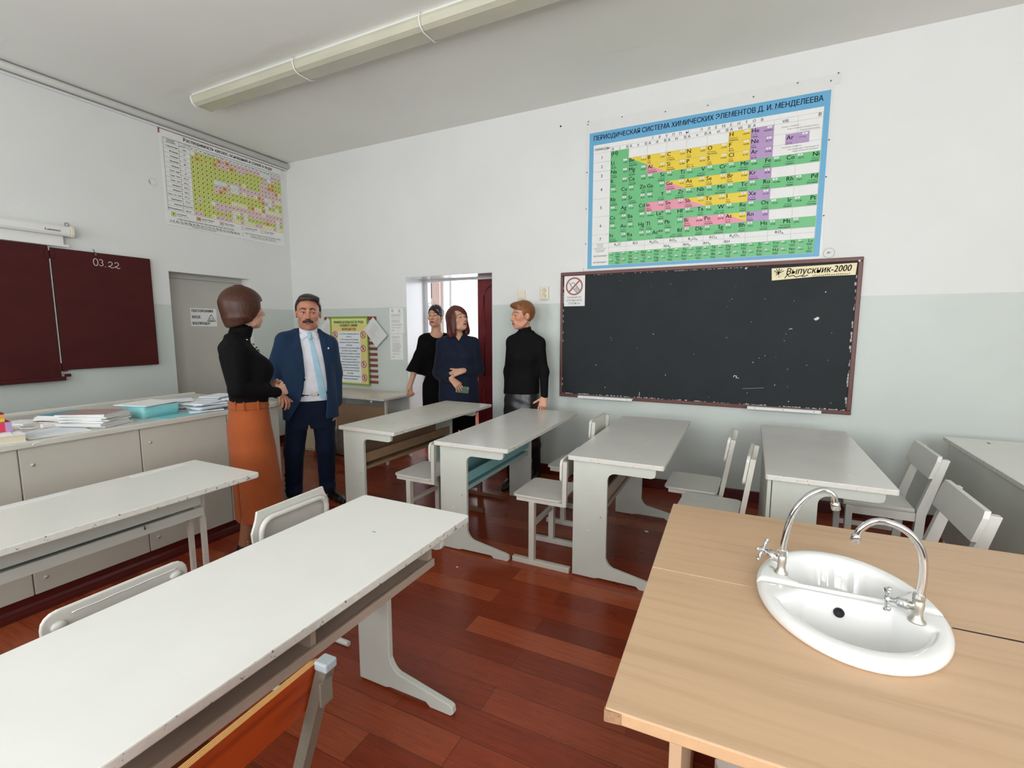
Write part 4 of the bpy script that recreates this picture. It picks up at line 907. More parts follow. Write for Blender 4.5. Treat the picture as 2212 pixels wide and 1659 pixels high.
def c_desk(label, loc, rotz, length, panels, top='desk_top', inner='desk_tan', inner_lip=None, edge='desk_edge', side='desk_side', width=0.555, lip_z=(0.47, 0.545), full_front=False, arm_tip=None):
    t = thing('school_desk', label, 'desk', loc, rotz, 'C-frame school desks')
    MB().prism(round_rect(0, width, 0, length, 0.012, 2), 'z', 0.722, 0.75, top, edge).build('tabletop', t, bevel=0.004)
    ya, yb = panels
    for y in panels:
        b = MB().prism([(x + 0.035, z) for x, z in cpanel_poly()], 'y', y, y + 0.022, side)
        for x, z in ((0.115, 0.30), (0.185, 0.395)): b.lathe([(0.006, 0), (0.005, 0.002), (0, 0.003)], 'desk_under' if z > 0.35 else 'ledge', (x + 0.02, y, z), (0, -1, 0), 8)
        b.build('end_panel', t, bevel=0.003)
    z0 = 0.06 if full_front else 0.36
    MB().box(0.012 if full_front else 0.037, 0.030 if full_front else 0.055, ya - 0.002 if full_front else ya + 0.0225, yb + 0.0215 if full_front else yb - 0.0005, z0, 0.721, inner if not full_front else side).build('back_panel', t, bevel=0.002)
    if not full_front:
        k = inner_lip or inner
        MB().box(0.056, 0.205, ya + 0.0225, yb - 0.0005, 0.415, 0.435, inner).box(0.205, 0.216, ya + 0.0225, yb - 0.0005, 0.413, 0.438, 'teal_edge' if inner == 'teal' else inner).build('shelf_board', t)
        MB().box(0.208, 0.224, ya + 0.0225, yb - 0.0005, lip_z[0], lip_z[1], k).build('shelf_lip', t, bevel=0.003)
    return t
deskA = c_desk('worn grey-white school desk with tan hardboard underneath, nearest the doorway', (-2.795, 2.665, 0), R(-1.0), 1.46, (0.02, 1.20), 'desk_top_worn', 'desk_tan')
deskB = c_desk('school desk with turquoise painted inner boards, the woman in the leather skirt leans on it', (-1.838, 2.575, 0), R(0.8), 1.475, (0.03, 1.125), 'desk_top_grey', 'teal', 'teal', lip_z=(0.47, 0.535))
b = MB().tube([(0.29, 0.5, 0.72), (0.30, 0.5, 0.695), (0.335, 0.5, 0.69)], 0.004, 'dark', 6); b.build('bag_hook', deskB)
deskC = c_desk('grey-white school desk standing in front of the chalkboard left end', (-0.905, 2.625, 0), R(0.0), 1.44, (0.015, 1.12), 'desk_top_grey', 'desk_under')
deskD = c_desk('grey-white school desk with a shiny patch, below the right part of the chalkboard', (0.142, 2.715, 0), R(-0.8), 1.44, (0.03, 1.13), 'desk_top_grey', 'desk_under', full_front=True)
deskE = c_desk('white school desk cut off by the right picture edge, a dark slot in its top', (1.245, 2.75, 0), R(-2.0), 1.50, (0.04, 1.40), 'desk_top', 'desk_side', full_front=True)
b = MB().box(0.19, 0.205, 1.355, 1.385, 0.7502, 0.7507, 'dark'); b.build('slot', deskE)

# foreground desk: wide end panels set in from the ends, open book shelf below the top
t = deskN = thing('school_desk', 'large matt white school desk in the left foreground with a chipped front edge', 'desk', (-1.512, 0.10, 0), R(0.0), 'C-frame school desks')
MB().prism(round_rect(0, 0.555, 0, 1.485, 0.016, 3), 'z', 0.722, 0.75, 'desk_top_near', 'desk_edge').build('tabletop', t, bevel=0.004)
for y in (0.17, 1.31):
    MB().prism([(x + 0.10, z) for x, z in cpanel_poly(0.165, 0.475)], 'y', y, y + 0.026, 'desk_side').build('end_panel', t, bevel=0.004)
MB().box(0.095, 0.113, 0.197, 1.3095, 0.40, 0.7215, 'desk_under').build('back_panel', t)
MB().box(0.114, 0.50, 0.197, 1.3095, 0.612, 0.628, 'desk_under').box(0.492, 0.503, 0.197, 1.3095, 0.606, 0.634, 'desk_under').build('book_shelf', t, bevel=0.002)
MB().box(0.12, 0.49, 0.745, 0.763, 0.6285, 0.7215, 'desk_under').build('shelf_divider', t)
MB().box(0.34, 0.49, 1.286, 1.3095, 0.6285, 0.7215, 'desk_under').build('corner_block', t)
b = MB()
b.box(0.31, 0.325, 1.19, 1.194, 0.7501, 0.7508, 'ink_grey')
b.build('pencil_scratch', t)

# left desk: pencil grooves in the top, square tube legs, open shelf
t = deskM = thing('school_desk', 'long white school desk with pencil grooves and thin tube legs beside the counter', 'desk', (-2.805, 0.16, 0), R(0.0))
MB().prism(round_rect(0, 0.555, 0, 1.44, 0.010, 2), 'z', 0.722, 0.75, 'desk_top', 'desk_edge').build('tabletop', t, bevel=0.004)
for y in (0.12, 0.62, 1.12):
    MB().box(0.03, 0.065, y - 0.02, y + 0.24, 0.7501, 0.7515, 'ledge').build('pencil_groove', t, bevel=0.0006)
MB().prism([(0.02, 0.708), (0.49, 0.708), (0.505, 0.7215), (0.02, 0.7215)], 'y', 0.04, 1.395, 'desk_edge').build('under_frame', t)
for y in (0.10, 1.275):
    for x in (0.20, 0.315):
        MB().bar((x, y, 0.0), (x, y, 0.7075), 0.021, 0.021, 'tube_cream', (0, 1, 0)).build('leg', t)
    MB().box(0.06, 0.46, y - 0.014, y + 0.014, 0.0, 0.026, 'tube_cream').build('leg_runner', t)
MB().box(0.025, 0.04, 0.115, 1.26, 0.50, 0.7075, 'desk_side').build('back_panel', t)
MB().box(0.041, 0.345, 0.115, 1.26, 0.556, 0.572, 'desk_side').box(0.345, 0.357, 0.115, 1.26, 0.548, 0.592, 'desk_side').build('shelf_board', t)
MB().box(0.325, 0.337, 0.115, 1.26, 0.60, 0.7075, 'desk_side').build('shelf_front', t)
b = MB().tube([(0.357, 0.99, 0.585), (0.372, 0.985, 0.58), (0.378, 0.98, 0.598)], 0.003, 'steel', 6); b.build('hook', t)

# worn table by the doorway
t = thing('side_table', 'worn beige table with flaking paint against the back wall by the doorway', 'table', (-4.62, 3.905, 0))
MB().prism(round_rect(0, 1.20, 0, 0.56, 0.006, 2), 'z', 0.726, 0.75, 'back_top', 'desk_edge').build('tabletop', t, bevel=0.003)
for x in (0.05, 1.15):
    for y in (0.10, 0.50):
        MB().bar((x, y, 0), (x, y, 0.7255), 0.026, 0.026, 'tube_cream', (0, 1, 0)).build('leg', t)
MB().box(0.40, 1.135, 0.11, 0.125, 0.345, 0.64, 'desk_tan').build('modesty_panel', t, bevel=0.002)
MB().box(0.365, 0.398, 0.10, 0.13, 0.33, 0.66, 'beige_box').build('panel_post', t)
MB().box(1.00, 1.02, 0.02, 0.04, 0.700, 0.7255, 'ledge').build('peg', t)

# ================================================================ LAB TABLES AND SINKS
CX, SA, SB_ = 0.507, 0.212, 0.284              # sink centre along the seam, half length, depth of one half
def half_ellipse(a, b_, sgn, n=20): return [(CX + a * math.cos(math.pi * i / n), sgn * b_ * math.sin(math.pi * i / n)) for i in range(n + 1)]
LT = (-0.222, 1.474, 0); LTR = R(1.1)
def lab_table(label, y_out, sgn):
    t = thing('lab_table', label, 'table', LT, LTR)
    hole = half_ellipse(SA - 0.01, SB_ - 0.012, sgn)      # from the right end of the cut-out to its left end
    e = sgn * 0.0008
    poly = [(0.0, e), (0.0, y_out), (1.42, y_out), (1.42, e)] + [(x, y if abs(y) > 0.0008 else e) for x, y in hole]
    MB().prism(poly, 'z', 0.722, 0.75, 'lab_wood', 'lab_wood_edge').build('tabletop', t, bevel=0.003)
    y0, y1 = sorted((y_out - sgn * 0.05, sgn * 0.02))
    ym = [y0, y1 - 0.022]
    ys = (-0.045, -0.025) if sgn < 0 else (y1 - 0.022, y1)
    MB().box(0.145, 1.36, ys[0], ys[1], 0.30 if sgn < 0 else 0.08, 0.54 if sgn < 0 else 0.7215, 'lab_wood').build('back_panel', t)
    for x in (0.12, 1.361):
        MB().box(x, x + 0.024, y0, y1, 0.0, 0.7215, 'lab_wood').build('end_panel', t, bevel=0.002)
    return t
lt_near = lab_table('near pale wooden lab table, half of the sink pair sunk into its far edge', -0.617, -1)
MB().prism([(0.0, -0.617), (0.032, -0.6175), (0.034, -0.6178), (0.0, -0.622), (-0.003, -0.606)], 'z', 0.724, 0.748, 'raw_board').build('chipped_corner', lt_near)
lt_far = lab_table('far pale wooden lab table behind the seam, in front of the chalkboard desks', 0.606, 1)
b = MB().prism([(0.735, -0.002), (1.42, -0.006), (1.42, 0.006), (0.735, 0.002)], 'z', 0.7502, 0.7508, 'dark'); b.build('dark_gap', lt_far)

# ---------------------------------------------------------------- implicit surfaces (sinks, people, bags)
class Field:
    def __init__(s, ax, ay, az):
        s.ax, s.ay, s.az = [np.asarray(a, np.float32) for a in (ax, ay, az)]
        s.D = np.full((len(ax), len(ay), len(az)), 9.0, np.float32)
    def win(s, lo, hi):
        sl = []
        for a, l, h in zip((s.ax, s.ay, s.az), lo, hi): sl.append(slice(max(0, int(np.searchsorted(a, l)) - 1), min(len(a), int(np.searchsorted(a, h)) + 1)))
        return sl, s.ax[sl[0]][:, None, None], s.ay[sl[1]][None, :, None], s.az[sl[2]][None, None, :]
    @staticmethod
    def smin(a, b, k):
        if k <= 0: return np.minimum(a, b)
        h = np.maximum(k - np.abs(a - b), 0) / k
        return np.minimum(a, b) - h * h * (k * 0.25)
    def apply(s, fn, lo, hi, k=0.01, mode='u', frame=None):
        m = k + 0.012
        if frame is not None:
            cs = [frame @ Vector((x, y, z)) for x in (lo[0], hi[0]) for y in (lo[1], hi[1]) for z in (lo[2], hi[2])]
            lo = [min(c[i] for c in cs) for i in range(3)]; hi = [max(c[i] for c in cs) for i in range(3)]
        sl, x, y, z = s.win([v - m for v in lo], [v + m for v in hi])
        if any(q.stop - q.start < 2 for q in sl): return s
        if frame is not None:
            iv = frame.inverted()
            X = iv[0][0] * x + iv[0][1] * y + iv[0][2] * z + iv[0][3]
            Y = iv[1][0] * x + iv[1][1] * y + iv[1][2] * z + iv[1][3]
            x, y, z = X, Y, iv[2][0] * s.ax[sl[0]][:, None, None] + iv[2][1] * s.ay[sl[1]][None, :, None] + iv[2][2] * s.az[sl[2]][None, None, :] + iv[2][3]
        d = fn(x, y, z).astype(np.float32)
        V = s.D[sl[0], sl[1], sl[2]]
        if mode == 'u': V[...] = s.smin(V, d, k)
        elif mode == 'c': V[...] = -s.smin(-V, d, k)          # cut away
        return s
    def cap(s, a, b, ra, rb=None, k=0.01, frame=None, mode='u', flat=None, nrm=None):
        a, b = np.array(a, float), np.array(b, float); rb = ra if rb is None else rb
        ba = b - a; L2 = float(ba @ ba) or 1e-9
        if nrm is not None: nn = np.array(nrm, float); nn /= np.linalg.norm(nn); g = 1.0 / flat - 1.0
        def fn(x, y, z):
            px, py, pz = x - a[0], y - a[1], z - a[2]
            if nrm is not None:
                q = (px * nn[0] + py * nn[1] + pz * nn[2]) * g
                px, py, pz = px + nn[0] * q, py + nn[1] * q, pz + nn[2] * q
            t = np.clip((px * ba[0] + py * ba[1] + pz * ba[2]) / L2, 0, 1)
            return np.sqrt((px - t * ba[0]) ** 2 + (py - t * ba[1]) ** 2 + (pz - t * ba[2]) ** 2) - (ra + (rb - ra) * t)
        r = max(ra, rb); return s.apply(fn, np.minimum(a, b) - r, np.maximum(a, b) + r, k, mode, frame)
    def ell(s, c, r, k=0.01, frame=None, mode='u'):
        c = np.array(c, float); r = np.array(r, float)
        def fn(x, y, z):
            px, py, pz = (x - c[0]), (y - c[1]), (z - c[2])
            k0 = np.sqrt((px / r[0]) ** 2 + (py / r[1]) ** 2 + (pz / r[2]) ** 2)
            k1 = np.sqrt((px / r[0] ** 2) ** 2 + (py / r[1] ** 2) ** 2 + (pz / r[2] ** 2) ** 2) + 1e-6
            return k0 * (k0 - 1.0) / k1
        return s.apply(fn, c - r, c + r, k, mode, frame)
    def loft(s, st, n=2.4, k=0.02, frame=None, mode='u', ripple=None):
        """stack of superellipses: st rows = (z, half width, half depth, centre x, centre y)"""
        st = np.array(sorted(st), float); zz = np.linspace(st[0, 0], st[-1, 0], 240)
        C = [np.interp(zz, st[:, 0], st[:, i]) for i in range(1, 5)]
        ker = np.hanning(17); ker /= ker.sum()
        C = [np.convolve(np.pad(c, 8, 'edge'), ker, 'valid') for c in C]
        z0, z1 = st[0, 0], st[-1, 0]
        def fn(x, y, z):
            a, b_, cx, cy = [np.interp(z, zz, c) for c in C]
            if ripple is not None:
                th = np.arctan2(y - cy, x - cx); g = 1 + ripple(th, z); a = a * g; b_ = b_ * g
            u, v = np.abs(x - cx) / a, np.abs(y - cy) / b_
            q = (u ** n + v ** n) ** (1.0 / n)
            d = (q - 1.0) * np.minimum(a, b_) * 0.9
            e = np.maximum(z0 - z, z - z1)
            return np.maximum(d, e)
        w, dd = C[0].max(), C[1].max()
        return s.apply(fn, (C[2].min() - w, C[3].min() - dd, z0), (C[2].max() + w, C[3].max() + dd, z1), k, mode, frame)
    def copy(s, grow=0.0):
        f = Field(s.ax, s.ay, s.az); f.D = s.D - np.float32(grow); return f
    def xyz(s): return s.ax[:, None, None], s.ay[None, :, None], s.az[None, None, :]
    def clip(s, fn, k=0.0):
        d = np.broadcast_to(fn(*s.xyz()), s.D.shape).astype(np.float32); s.D = np.maximum(s.D, d) if k <= 0 else -s.smin(-s.D, -d, k); return s
    def surface(s):
        """surface nets over the grid -> vertices, quads"""
        D = s.D; I = D < 0
        n0 = I[:-1, :-1, :-1].astype(np.int8)
        cnt = np.zeros_like(n0)
        for i in (0, 1):
            for j in (0, 1):
                for k in (0, 1): cnt += I[i:I.shape[0] - 1 + i, j:I.shape[1] - 1 + j, k:I.shape[2] - 1 + k]
        act = np.argwhere((cnt > 0) & (cnt < 8))
        if not len(act): return np.zeros((0, 3)), np.zeros((0, 4), int)
        idx = np.full(n0.shape, -1, np.int64); idx[tuple(act.T)] = np.arange(len(act))
        cor = {}
        for i in (0, 1):
            for j in (0, 1):
                for k in (0, 1): cor[i, j, k] = D[act[:, 0] + i, act[:, 1] + j, act[:, 2] + k]
        P = np.zeros((len(act), 3)); N = np.zeros(len(act))
        for a in cor:
            for ax_ in range(3):
                if a[ax_] == 0:
                    b_ = list(a); b_[ax_] = 1; b_ = tuple(b_)
                    va, vb = cor[a], cor[b_]; m = (va < 0) != (vb < 0)
                    t = np.where(m, va / np.where(m, va - vb, 1), 0)
                    q = np.tile(np.array(a, float), (len(act), 1)); q[:, ax_] += t
                    P += q * m[:, None]; N += m
        P /= N[:, None]
        V = np.zeros_like(P)
        for ax_, A in enumerate((s.ax, s.ay, s.az)):
            i = act[:, ax_]; V[:, ax_] = A[i] + (A[i + 1] - A[i]) * P[:, ax_]
        F = []
        for ax_ in range(3):
            sl0 = [slice(None)] * 3; sl1 = [slice(None)] * 3; sl0[ax_] = slice(0, -1); sl1[ax_] = slice(1, None)
            a, b_ = I[tuple(sl0)], I[tuple(sl1)]
            e = np.argwhere(a != b_); 
            o = [q for q in range(3) if q != ax_]
            ok = (e[:, o[0]] > 0) & (e[:, o[1]] > 0) & (e[:, o[0]] < idx.shape[o[0]]) & (e[:, o[1]] < idx.shape[o[1]])
            e = e[ok]; inside = a[tuple(e.T)]
            def g(d0, d1):
                q = e.copy(); q[:, o[0]] -= d0; q[:, o[1]] -= d1; return idx[tuple(q.T)]
            quad = np.stack([g(1, 1), g(0, 1), g(0, 0), g(1, 0)], 1)
            fl = inside if ax_ != 1 else ~inside
            quad[~fl] = quad[~fl][:, ::-1]
            F.append(quad[(quad >= 0).all(1)])
        return V, np.concatenate(F)
    def build(s, name, m, parent=None, tone=None, smooth=0):
        V, F = s.surface()
        if smooth:
            for _ in range(smooth):
                acc = np.zeros_like(V); c = np.zeros(len(V))
                for a, b_ in ((0, 1), (1, 2), (2, 3), (3, 0)):
                    np.add.at(acc, F[:, a], V[F[:, b_]]); np.add.at(acc, F[:, b_], V[F[:, a]]); np.add.at(c, F[:, a], 1); np.add.at(c, F[:, b_], 1)
                V = 0.5 * V + 0.5 * acc / np.maximum(c, 1)[:, None]
        me = bpy.data.meshes.new(name)
        me.vertices.add(len(V)); me.vertices.foreach_set('co', V.astype(np.float32).ravel())
        me.loops.add(F.size); me.loops.foreach_set('vertex_index', F.astype(np.int32).ravel())
        me.polygons.add(len(F)); me.polygons.foreach_set('loop_start', np.arange(0, F.size, 4, dtype=np.int32))
        me.polygons.foreach_set('use_smooth', np.ones(len(F), bool))
        me.materials.append(M[m])
        me.update(calc_edges=True); me.validate()
        if tone is not None:
            at = me.attributes.new('tone', 'FLOAT_COLOR', 'POINT')
            at.data.foreach_set('color', tone(V).astype(np.float32).ravel())
        o = bpy.data.objects.new(name, me); col.objects.link(o)
        if parent is not None: o.parent = parent
        return o

def axis(lo, hi, h, fine=(), hf=0.0025):
    """grid coordinates, finer inside the given intervals"""
    out = [lo]
    while out[-1] < hi:
        x = out[-1]; st = h
        for a, b_ in fine:
            if a - h <= x < b_: st = hf
        out.append(x + st)
    return np.array(out)

# sinks: two D-shaped basins back to back over the seam
def sink(label, sgn):
    h = 0.0035
    F = Field(np.arange(CX - 0.24, CX + 0.24, h), np.arange(-0.32, 0.02, h) if sgn < 0 else np.arange(-0.02, 0.32, h), np.arange(0.60, 0.81, h))
    def dee(x, y, a, b_, y0):
        u = np.sqrt(((x - CX) / a) ** 2 + (y / b_) ** 2); d = (u - 1) * np.minimum(a, b_)
        return np.maximum(d, y0 - sgn * y)
    def body(x, y, z):
        d = dee(x, y, 0.213, 0.285, 0.0016) + 0.0
        e = np.maximum(np.abs(z - 0.766) - 0.0165, 0)
        r_ = 0.018; dd = d + r_; ez = np.abs(z - 0.7655) - (0.0185) + r_
        outer = np.sqrt(np.maximum(dd, 0) ** 2 + np.maximum(ez, 0) ** 2) + np.minimum(np.maximum(dd, ez), 0) - r_
        under = np.maximum(dee(x, y, 0.197, 0.266, 0.004), np.abs(z - 0.69) - 0.075)
        return np.minimum(outer, under)
    F.apply(body, (CX - 0.23, -0.31, 0.60), (CX + 0.23, 0.31, 0.81), 0.0)
    def bowl(x, y, z):
        w = np.clip((0.79 - z) / 0.15, 0, 1)
        a = 0.181 - 0.050 * w; b_ = 0.238 - 0.068 * w
        d = dee(x, y, a, b_, 0.022 + 0.03 * w)
        # the back corners stay solid: decks that carry the taps
        corner = 0.066 - (0.186 - np.abs(x - CX)) * 0.62 - (sgn * y) * 0.55
        return np.maximum(np.maximum(d, corner + 0.02 * w), 0.655 - z)
    F.apply(bowl, (CX - 0.2, -0.27, 0.65), (CX + 0.2, 0.27, 0.83), 0.014, 'c')
    t = thing('sink', label, 'sink', LT, LTR)
    F.build('basin', 'ceramic', t, smooth=2)
    return t
s1 = sink('near half of the white oval double sink, its dark overflow hole in view', -1)
s2 = sink('far half of the white oval double sink, backing onto the near half', 1)
MB().lathe([(0.0105, 0.0), (0.0115, 0.003), (0.013, 0.0035), (0.013, 0.0)], 'chrome_worn', (CX, -0.12, 0.656), (0, 0, 1), 16).lathe([(0.0102, 0.0005), (0, 0.0006)], 'dark', (CX, -0.12, 0.657), (0, 0, 1), 14).build('drain', s1)
MB().lathe([(0.0125, -0.012), (0.0125, 0.001), (0.0095, 0.0012), (0.009, -0.002), (0, -0.002)], 'dark', (CX - 0.017, -0.0355, 0.746), (0, -1, 0.25), 16).build('overflow_hole', s1)
MB().lathe([(0.016, 0.0005), (0, 0.0006)], 'dark', (CX + 0.01, 0.13, 0.657), (0, 0, 1), 14).build('drain', s2)

def tap(label, base, yaw, pts, valve, group=None):
    """gooseneck tap: pts are (reach, height) of the spout centre line; reach runs along local x"""
    t = thing('faucet', label, 'faucet', base, yaw)
    MB().lathe([(0.019, 0.0), (0.0185, 0.003), (0.0125, 0.010), (0.0105, 0.025), (0.0125, 0.036), (0.0125, 0.052), (0.009, 0.056)], 'chrome_worn', n=20).build('base', t)
    MB().lathe([(0.0098, 0.052), (0.013, 0.056), (0.0138, 0.062), (0.013, 0.07), (0.0098, 0.073)], 'chrome', n=8, smooth=False).build('collar_nut', t)
    # smooth the centre line
    P = [Vector((x, 0, z)) for x, z in pts]
    out = []
    for i in range(len(P) - 1):
        p0, p1, p2, p3 = P[max(i - 1, 0)], P[i], P[i + 1], P[min(i + 2, len(P) - 1)]
        for j in range(6):
            u = j / 6; out.append(0.5 * ((2 * p1) + (p2 - p0) * u + (2 * p0 - 5 * p1 + 4 * p2 - p3) * u * u + (3 * p1 - p0 - 3 * p2 + p3) * u ** 3))
    out.append(P[-1])
    MB().tube(out, 0.0085, 'chrome', 14).build('spout', t)
    e = P[-1]; d = (P[-1] - P[-2]).normalized()
    MB().lathe([(0.0095, -0.004), (0.0115, 0.0), (0.0115, 0.017), (0.0095, 0.018), (0.009, 0.014), (0, 0.014)], 'chrome', e, d, 16).build('aerator', t)
    vd = Vector(valve).normalized(); c0 = Vector((0, 0, 0.036))
    MB().lathe([(0.010, 0.006), (0.010, 0.018), (0.0125, 0.019), (0.0125, 0.040), (0.010, 0.042), (0.007, 0.044), (0.006, 0.056)], 'chrome', c0, vd, 14).build('valve_body', t)
    hb = MB(); hc = c0 + vd * 0.060; u = vd.cross(Vector((0.2, 0.3, 1))).normalized(); v = vd.cross(u)
    hb.lathe([(0.008, -0.006), (0.0095, 0.0), (0.006, 0.007), (0, 0.008)], 'chrome', hc, vd, 12)
    for w_ in (u, -u, v, -v): hb.tube([hc, hc + w_ * 0.017, hc + w_ * 0.030], [0.0050, 0.0044, 0.0062], 'chrome', 8).ball(hc + w_ * 0.032, 0.0066, 'chrome', 8)
    hb.build('cross_handle', t)
    return t
tap('near chrome gooseneck tap at the right end of the sink, spout bent left', (0.421, 1.418, 0.7835), R(178), [(0.0, 0.06), (-0.004, 0.10), (-0.002, 0.15), (0.008, 0.19), (0.033, 0.222), (0.068, 0.238), (0.102, 0.236), (0.126, 0.212), (0.133, 0.192)], (1, -0.08, 0.05))
tap('far chrome gooseneck tap at the left end of the sink, spout bent right', (0.137, 1.540, 0.7835), R(2), [(0.0, 0.06), (0.002, 0.10), (0.018, 0.18), (0.046, 0.232), (0.074, 0.258), (0.098, 0.264), (0.114, 0.252), (0.119, 0.230)], (-0.8, 0.55, 0.2))

# ================================================================ CHAIRS
def plank(b, x0, x1, y0, y1, z0, z1, m, r=0.03, edge=None):
    b.prism(round_rect(x0, x1, y0, y1, r, 3), 'z', z0, z1, m, edge); return b
def tube_chair(label, loc, rotz=0.0, seat_m='chair_seat', frame_m='tube_cream', back_m='chair_white', edge=None, w=0.38, lean=0.02, back=(0.66, 0.82), group='tube-frame school chairs', name='school_chair', seat_front=-0.135, cap=None):
    """H-frame school chair facing local -x; origin on the floor under the posts"""
    t = thing(name, label, 'chair', loc, rotz, group)
    sx0, sx1 = seat_front, 0.205
    for y in (-w / 2 + 0.018, w / 2 - 0.018):
        b = MB(); b.box(-0.135, 0.252, y - 0.017, y + 0.017, 0.0, 0.034, frame_m); b.build('runner', t, bevel=0.003)
        MB().bar((0, y, 0.034), (0, y, 0.415), 0.036, 0.036, frame_m, (0, 1, 0)).build('leg', t)
        b = MB(); b.box(sx0 + 0.03, 0.20, y - 0.013, y + 0.013, 0.415, 0.437, frame_m)
        b.build('seat_rail', t)
        MB().bar((0.213, y, 0.416), (0.213 + lean, y, back[1] - 0.012), 0.026, 0.026, frame_m, (0, 1, 0)).build('back_post', t)
        if cap: MB().box(0.213 + lean - 0.017, 0.213 + lean + 0.017, y - 0.016, y + 0.016, back[1] - 0.014, back[1] + 0.006, cap).build('post_cap', t, bevel=0.004)
    MB().box(-0.012, 0.012, -w / 2 + 0.036, w / 2 - 0.036, 0.25, 0.275, frame_m).build('crossbar', t)
    b = MB(); plank(b, sx0, sx1 - 0.008, -w / 2, w / 2, 0.438, 0.452, seat_m, 0.035, edge)
    b.build('seat', t, bevel=0.003)
    zz = [back[0], (back[0] + back[1]) / 2, back[1]]
    b = MB(); bx = 0.213 + lean - 0.013
    sl = lean / (back[1] - 0.416)
    pl = round_rect(-w / 2, w / 2, back[0], back[1], 0.03, 3)
    n = len(pl); f0 = [(bx - 0.0152 - 0.002 - sl * (back[1] - z), y, z) for y, z in pl]; f1 = [(bx - 0.0022 - sl * (back[1] - z), y, z) for y, z in pl]
    b.add(f0, [list(range(n))], back_m); b.add(f1, [list(range(n))[::-1]], back_m)
    b.add(f0 + f1, [(i, i + n, (i + 1) % n + n, (i + 1) % n) for i in range(n)], edge or back_m)
    b.build('backrest', t)
    return t
tube_chair('white tube-frame school chair with its back against the turquoise desk', (-2.105, 2.83, 0), R(-1), back=(0.57, 0.712), lean=0.004)
tube_chair('white tube-frame school chair in the middle, whole frame seen, beside the desk below the chalkboard', (-1.142, 2.825, 0), R(0), back=(0.57, 0.712), lean=0.004)
tube_chair('white tube-frame school chair with its back against the far end of the chalkboard desk', (-1.17, 3.50, 0), R(-2), back=(0.69, 0.835))
tube_chair('white tube-frame school chair by the back wall, side-on in front of the right-hand desk', (-0.285, 3.40, 0), R(-2), lean=0.06)
tube_chair('white tube-frame school chair peeking over the far lab table, the right-hand desk behind it', (-0.165, 2.97, 0), R(-4), lean=0.05)
tube_chair('brown-framed school chair whose base shows below the turquoise desk', (-2.085, 3.45, 0), R(-2), frame_m='tube_brown', seat_m='brown_ply', back_m='brown_ply', edge='ply_edge', back=(0.55, 0.70), lean=0.0)
ch = tube_chair('orange plywood school chair with grey steel posts in the left foreground', (-1.075, 0.455, 0), R(2), frame_m='tube_grey', seat_m='brown_ply', back_m='orange_ply', edge='ply_edge', w=0.40, lean=0.125, back=(0.69, 0.815), cap='cap_grey', seat_front=-0.14)
MB().box(0.345, 0.351, 0.155, 0.185, 0.735, 0.785, 'tube_grey').build('bracket', ch)

def bent_chair(label, loc, rotz, variant):
    """round tube chair with a plywood back, facing local -x"""
    t = thing('school_chair', label, 'chair', loc, rotz, 'bent-tube school chairs')
    w = 0.17
    for y in (-w, w):
        MB().tube([(0.12, y, 0.013), (-0.22, y, 0.013)], 0.013, 'chair_white', 10).build('runner', t)
        MB().tube([(-0.11, y, 0.026), (-0.13, y, 0.41)], 0.0125, 'chair_white', 10).build('leg', t)
    b = MB(); plank(b, -0.36, 0.0, -0.19, 0.19, 0.43, 0.446, 'chair_seat', 0.04); b.build('seat', t, bevel=0.003)
    for y in (-w, w): MB().tube([(-0.33, y, 0.4175), (-0.01, y, 0.4175)], 0.0115, 'chair_white', 8).build('seat_rail', t)
    MB().tube([(-0.115, -w, 0.25), (-0.115, w, 0.25)], 0.010, 'chair_white', 8).build('crossbar', t)
    if variant == 'hoop':
        r_ = 0.05; pts = [(0.005, -w + 0.005, 0.42), (0.02, -w + 0.005, 0.68)]
        for i in range(1, 7): a = R(90 * i / 6); pts.append((0.022, -w + 0.005 + r_ * (1 - math.cos(a)), 0.68 + r_ * math.sin(a)))
        for i in range(7): a = R(90 * i / 6); pts.append((0.022, w - 0.005 - r_ + r_ * math.sin(a), 0.68 + r_ * math.cos(a)))
        pts.append((0.005, w - 0.005, 0.42))
        MB().tube(pts, 0.012, 'chair_white', 10).build('back_frame', t)
        b = MB()
        poly = [(-0.17, 0.765), (0.165, 0.77), (0.172, 0.745), (0.195, 0.70), (0.19, 0.64), (0.15, 0.60), (-0.15, 0.60), (-0.195, 0.64), (-0.198, 0.68), (-0.178, 0.73)]
        b.prism(poly, 'x', -0.006, 0.006, 'chair_white'); b.build('backrest', t, bevel=0.003)
    else:
        for y in (-w + 0.01, w - 0.01): MB().tube([(0.0, y, 0.42), (0.012, y, 0.655)], 0.012, 'chair_white', 10).build('back_post', t)
        b = MB(); b.prism(round_rect(-0.188, 0.188, 0.585, 0.735, 0.04, 4), 'x', 0.026, 0.038, 'chair_white'); b.build('backrest', t, bevel=0.004)
        for y in (-0.150, 0.150): MB().ball((0.040, y, 0.69), 0.016, 'chair_white', 10, (0.7, 1.2, 0.9)).build('bolt_cap', t)
        b = MB().tube([(0.0385, -0.12 + 0.012 * i, 0.712 + 0.0008 * math.sin(i * 0.9)) for i in range(24)], 0.0018, 'ledge', 5); b.build('paint_drip', t)
    return t
bent_chair('white school chair with a bent-tube hoop on its plywood back, beyond the foreground desk', (-1.73, 1.375, 0), R(0), 'hoop')
bent_chair('white school chair with two bolt knobs on its rounded back, beside the foreground desk', (-1.685, 0.70, 0), R(0), 'knob')

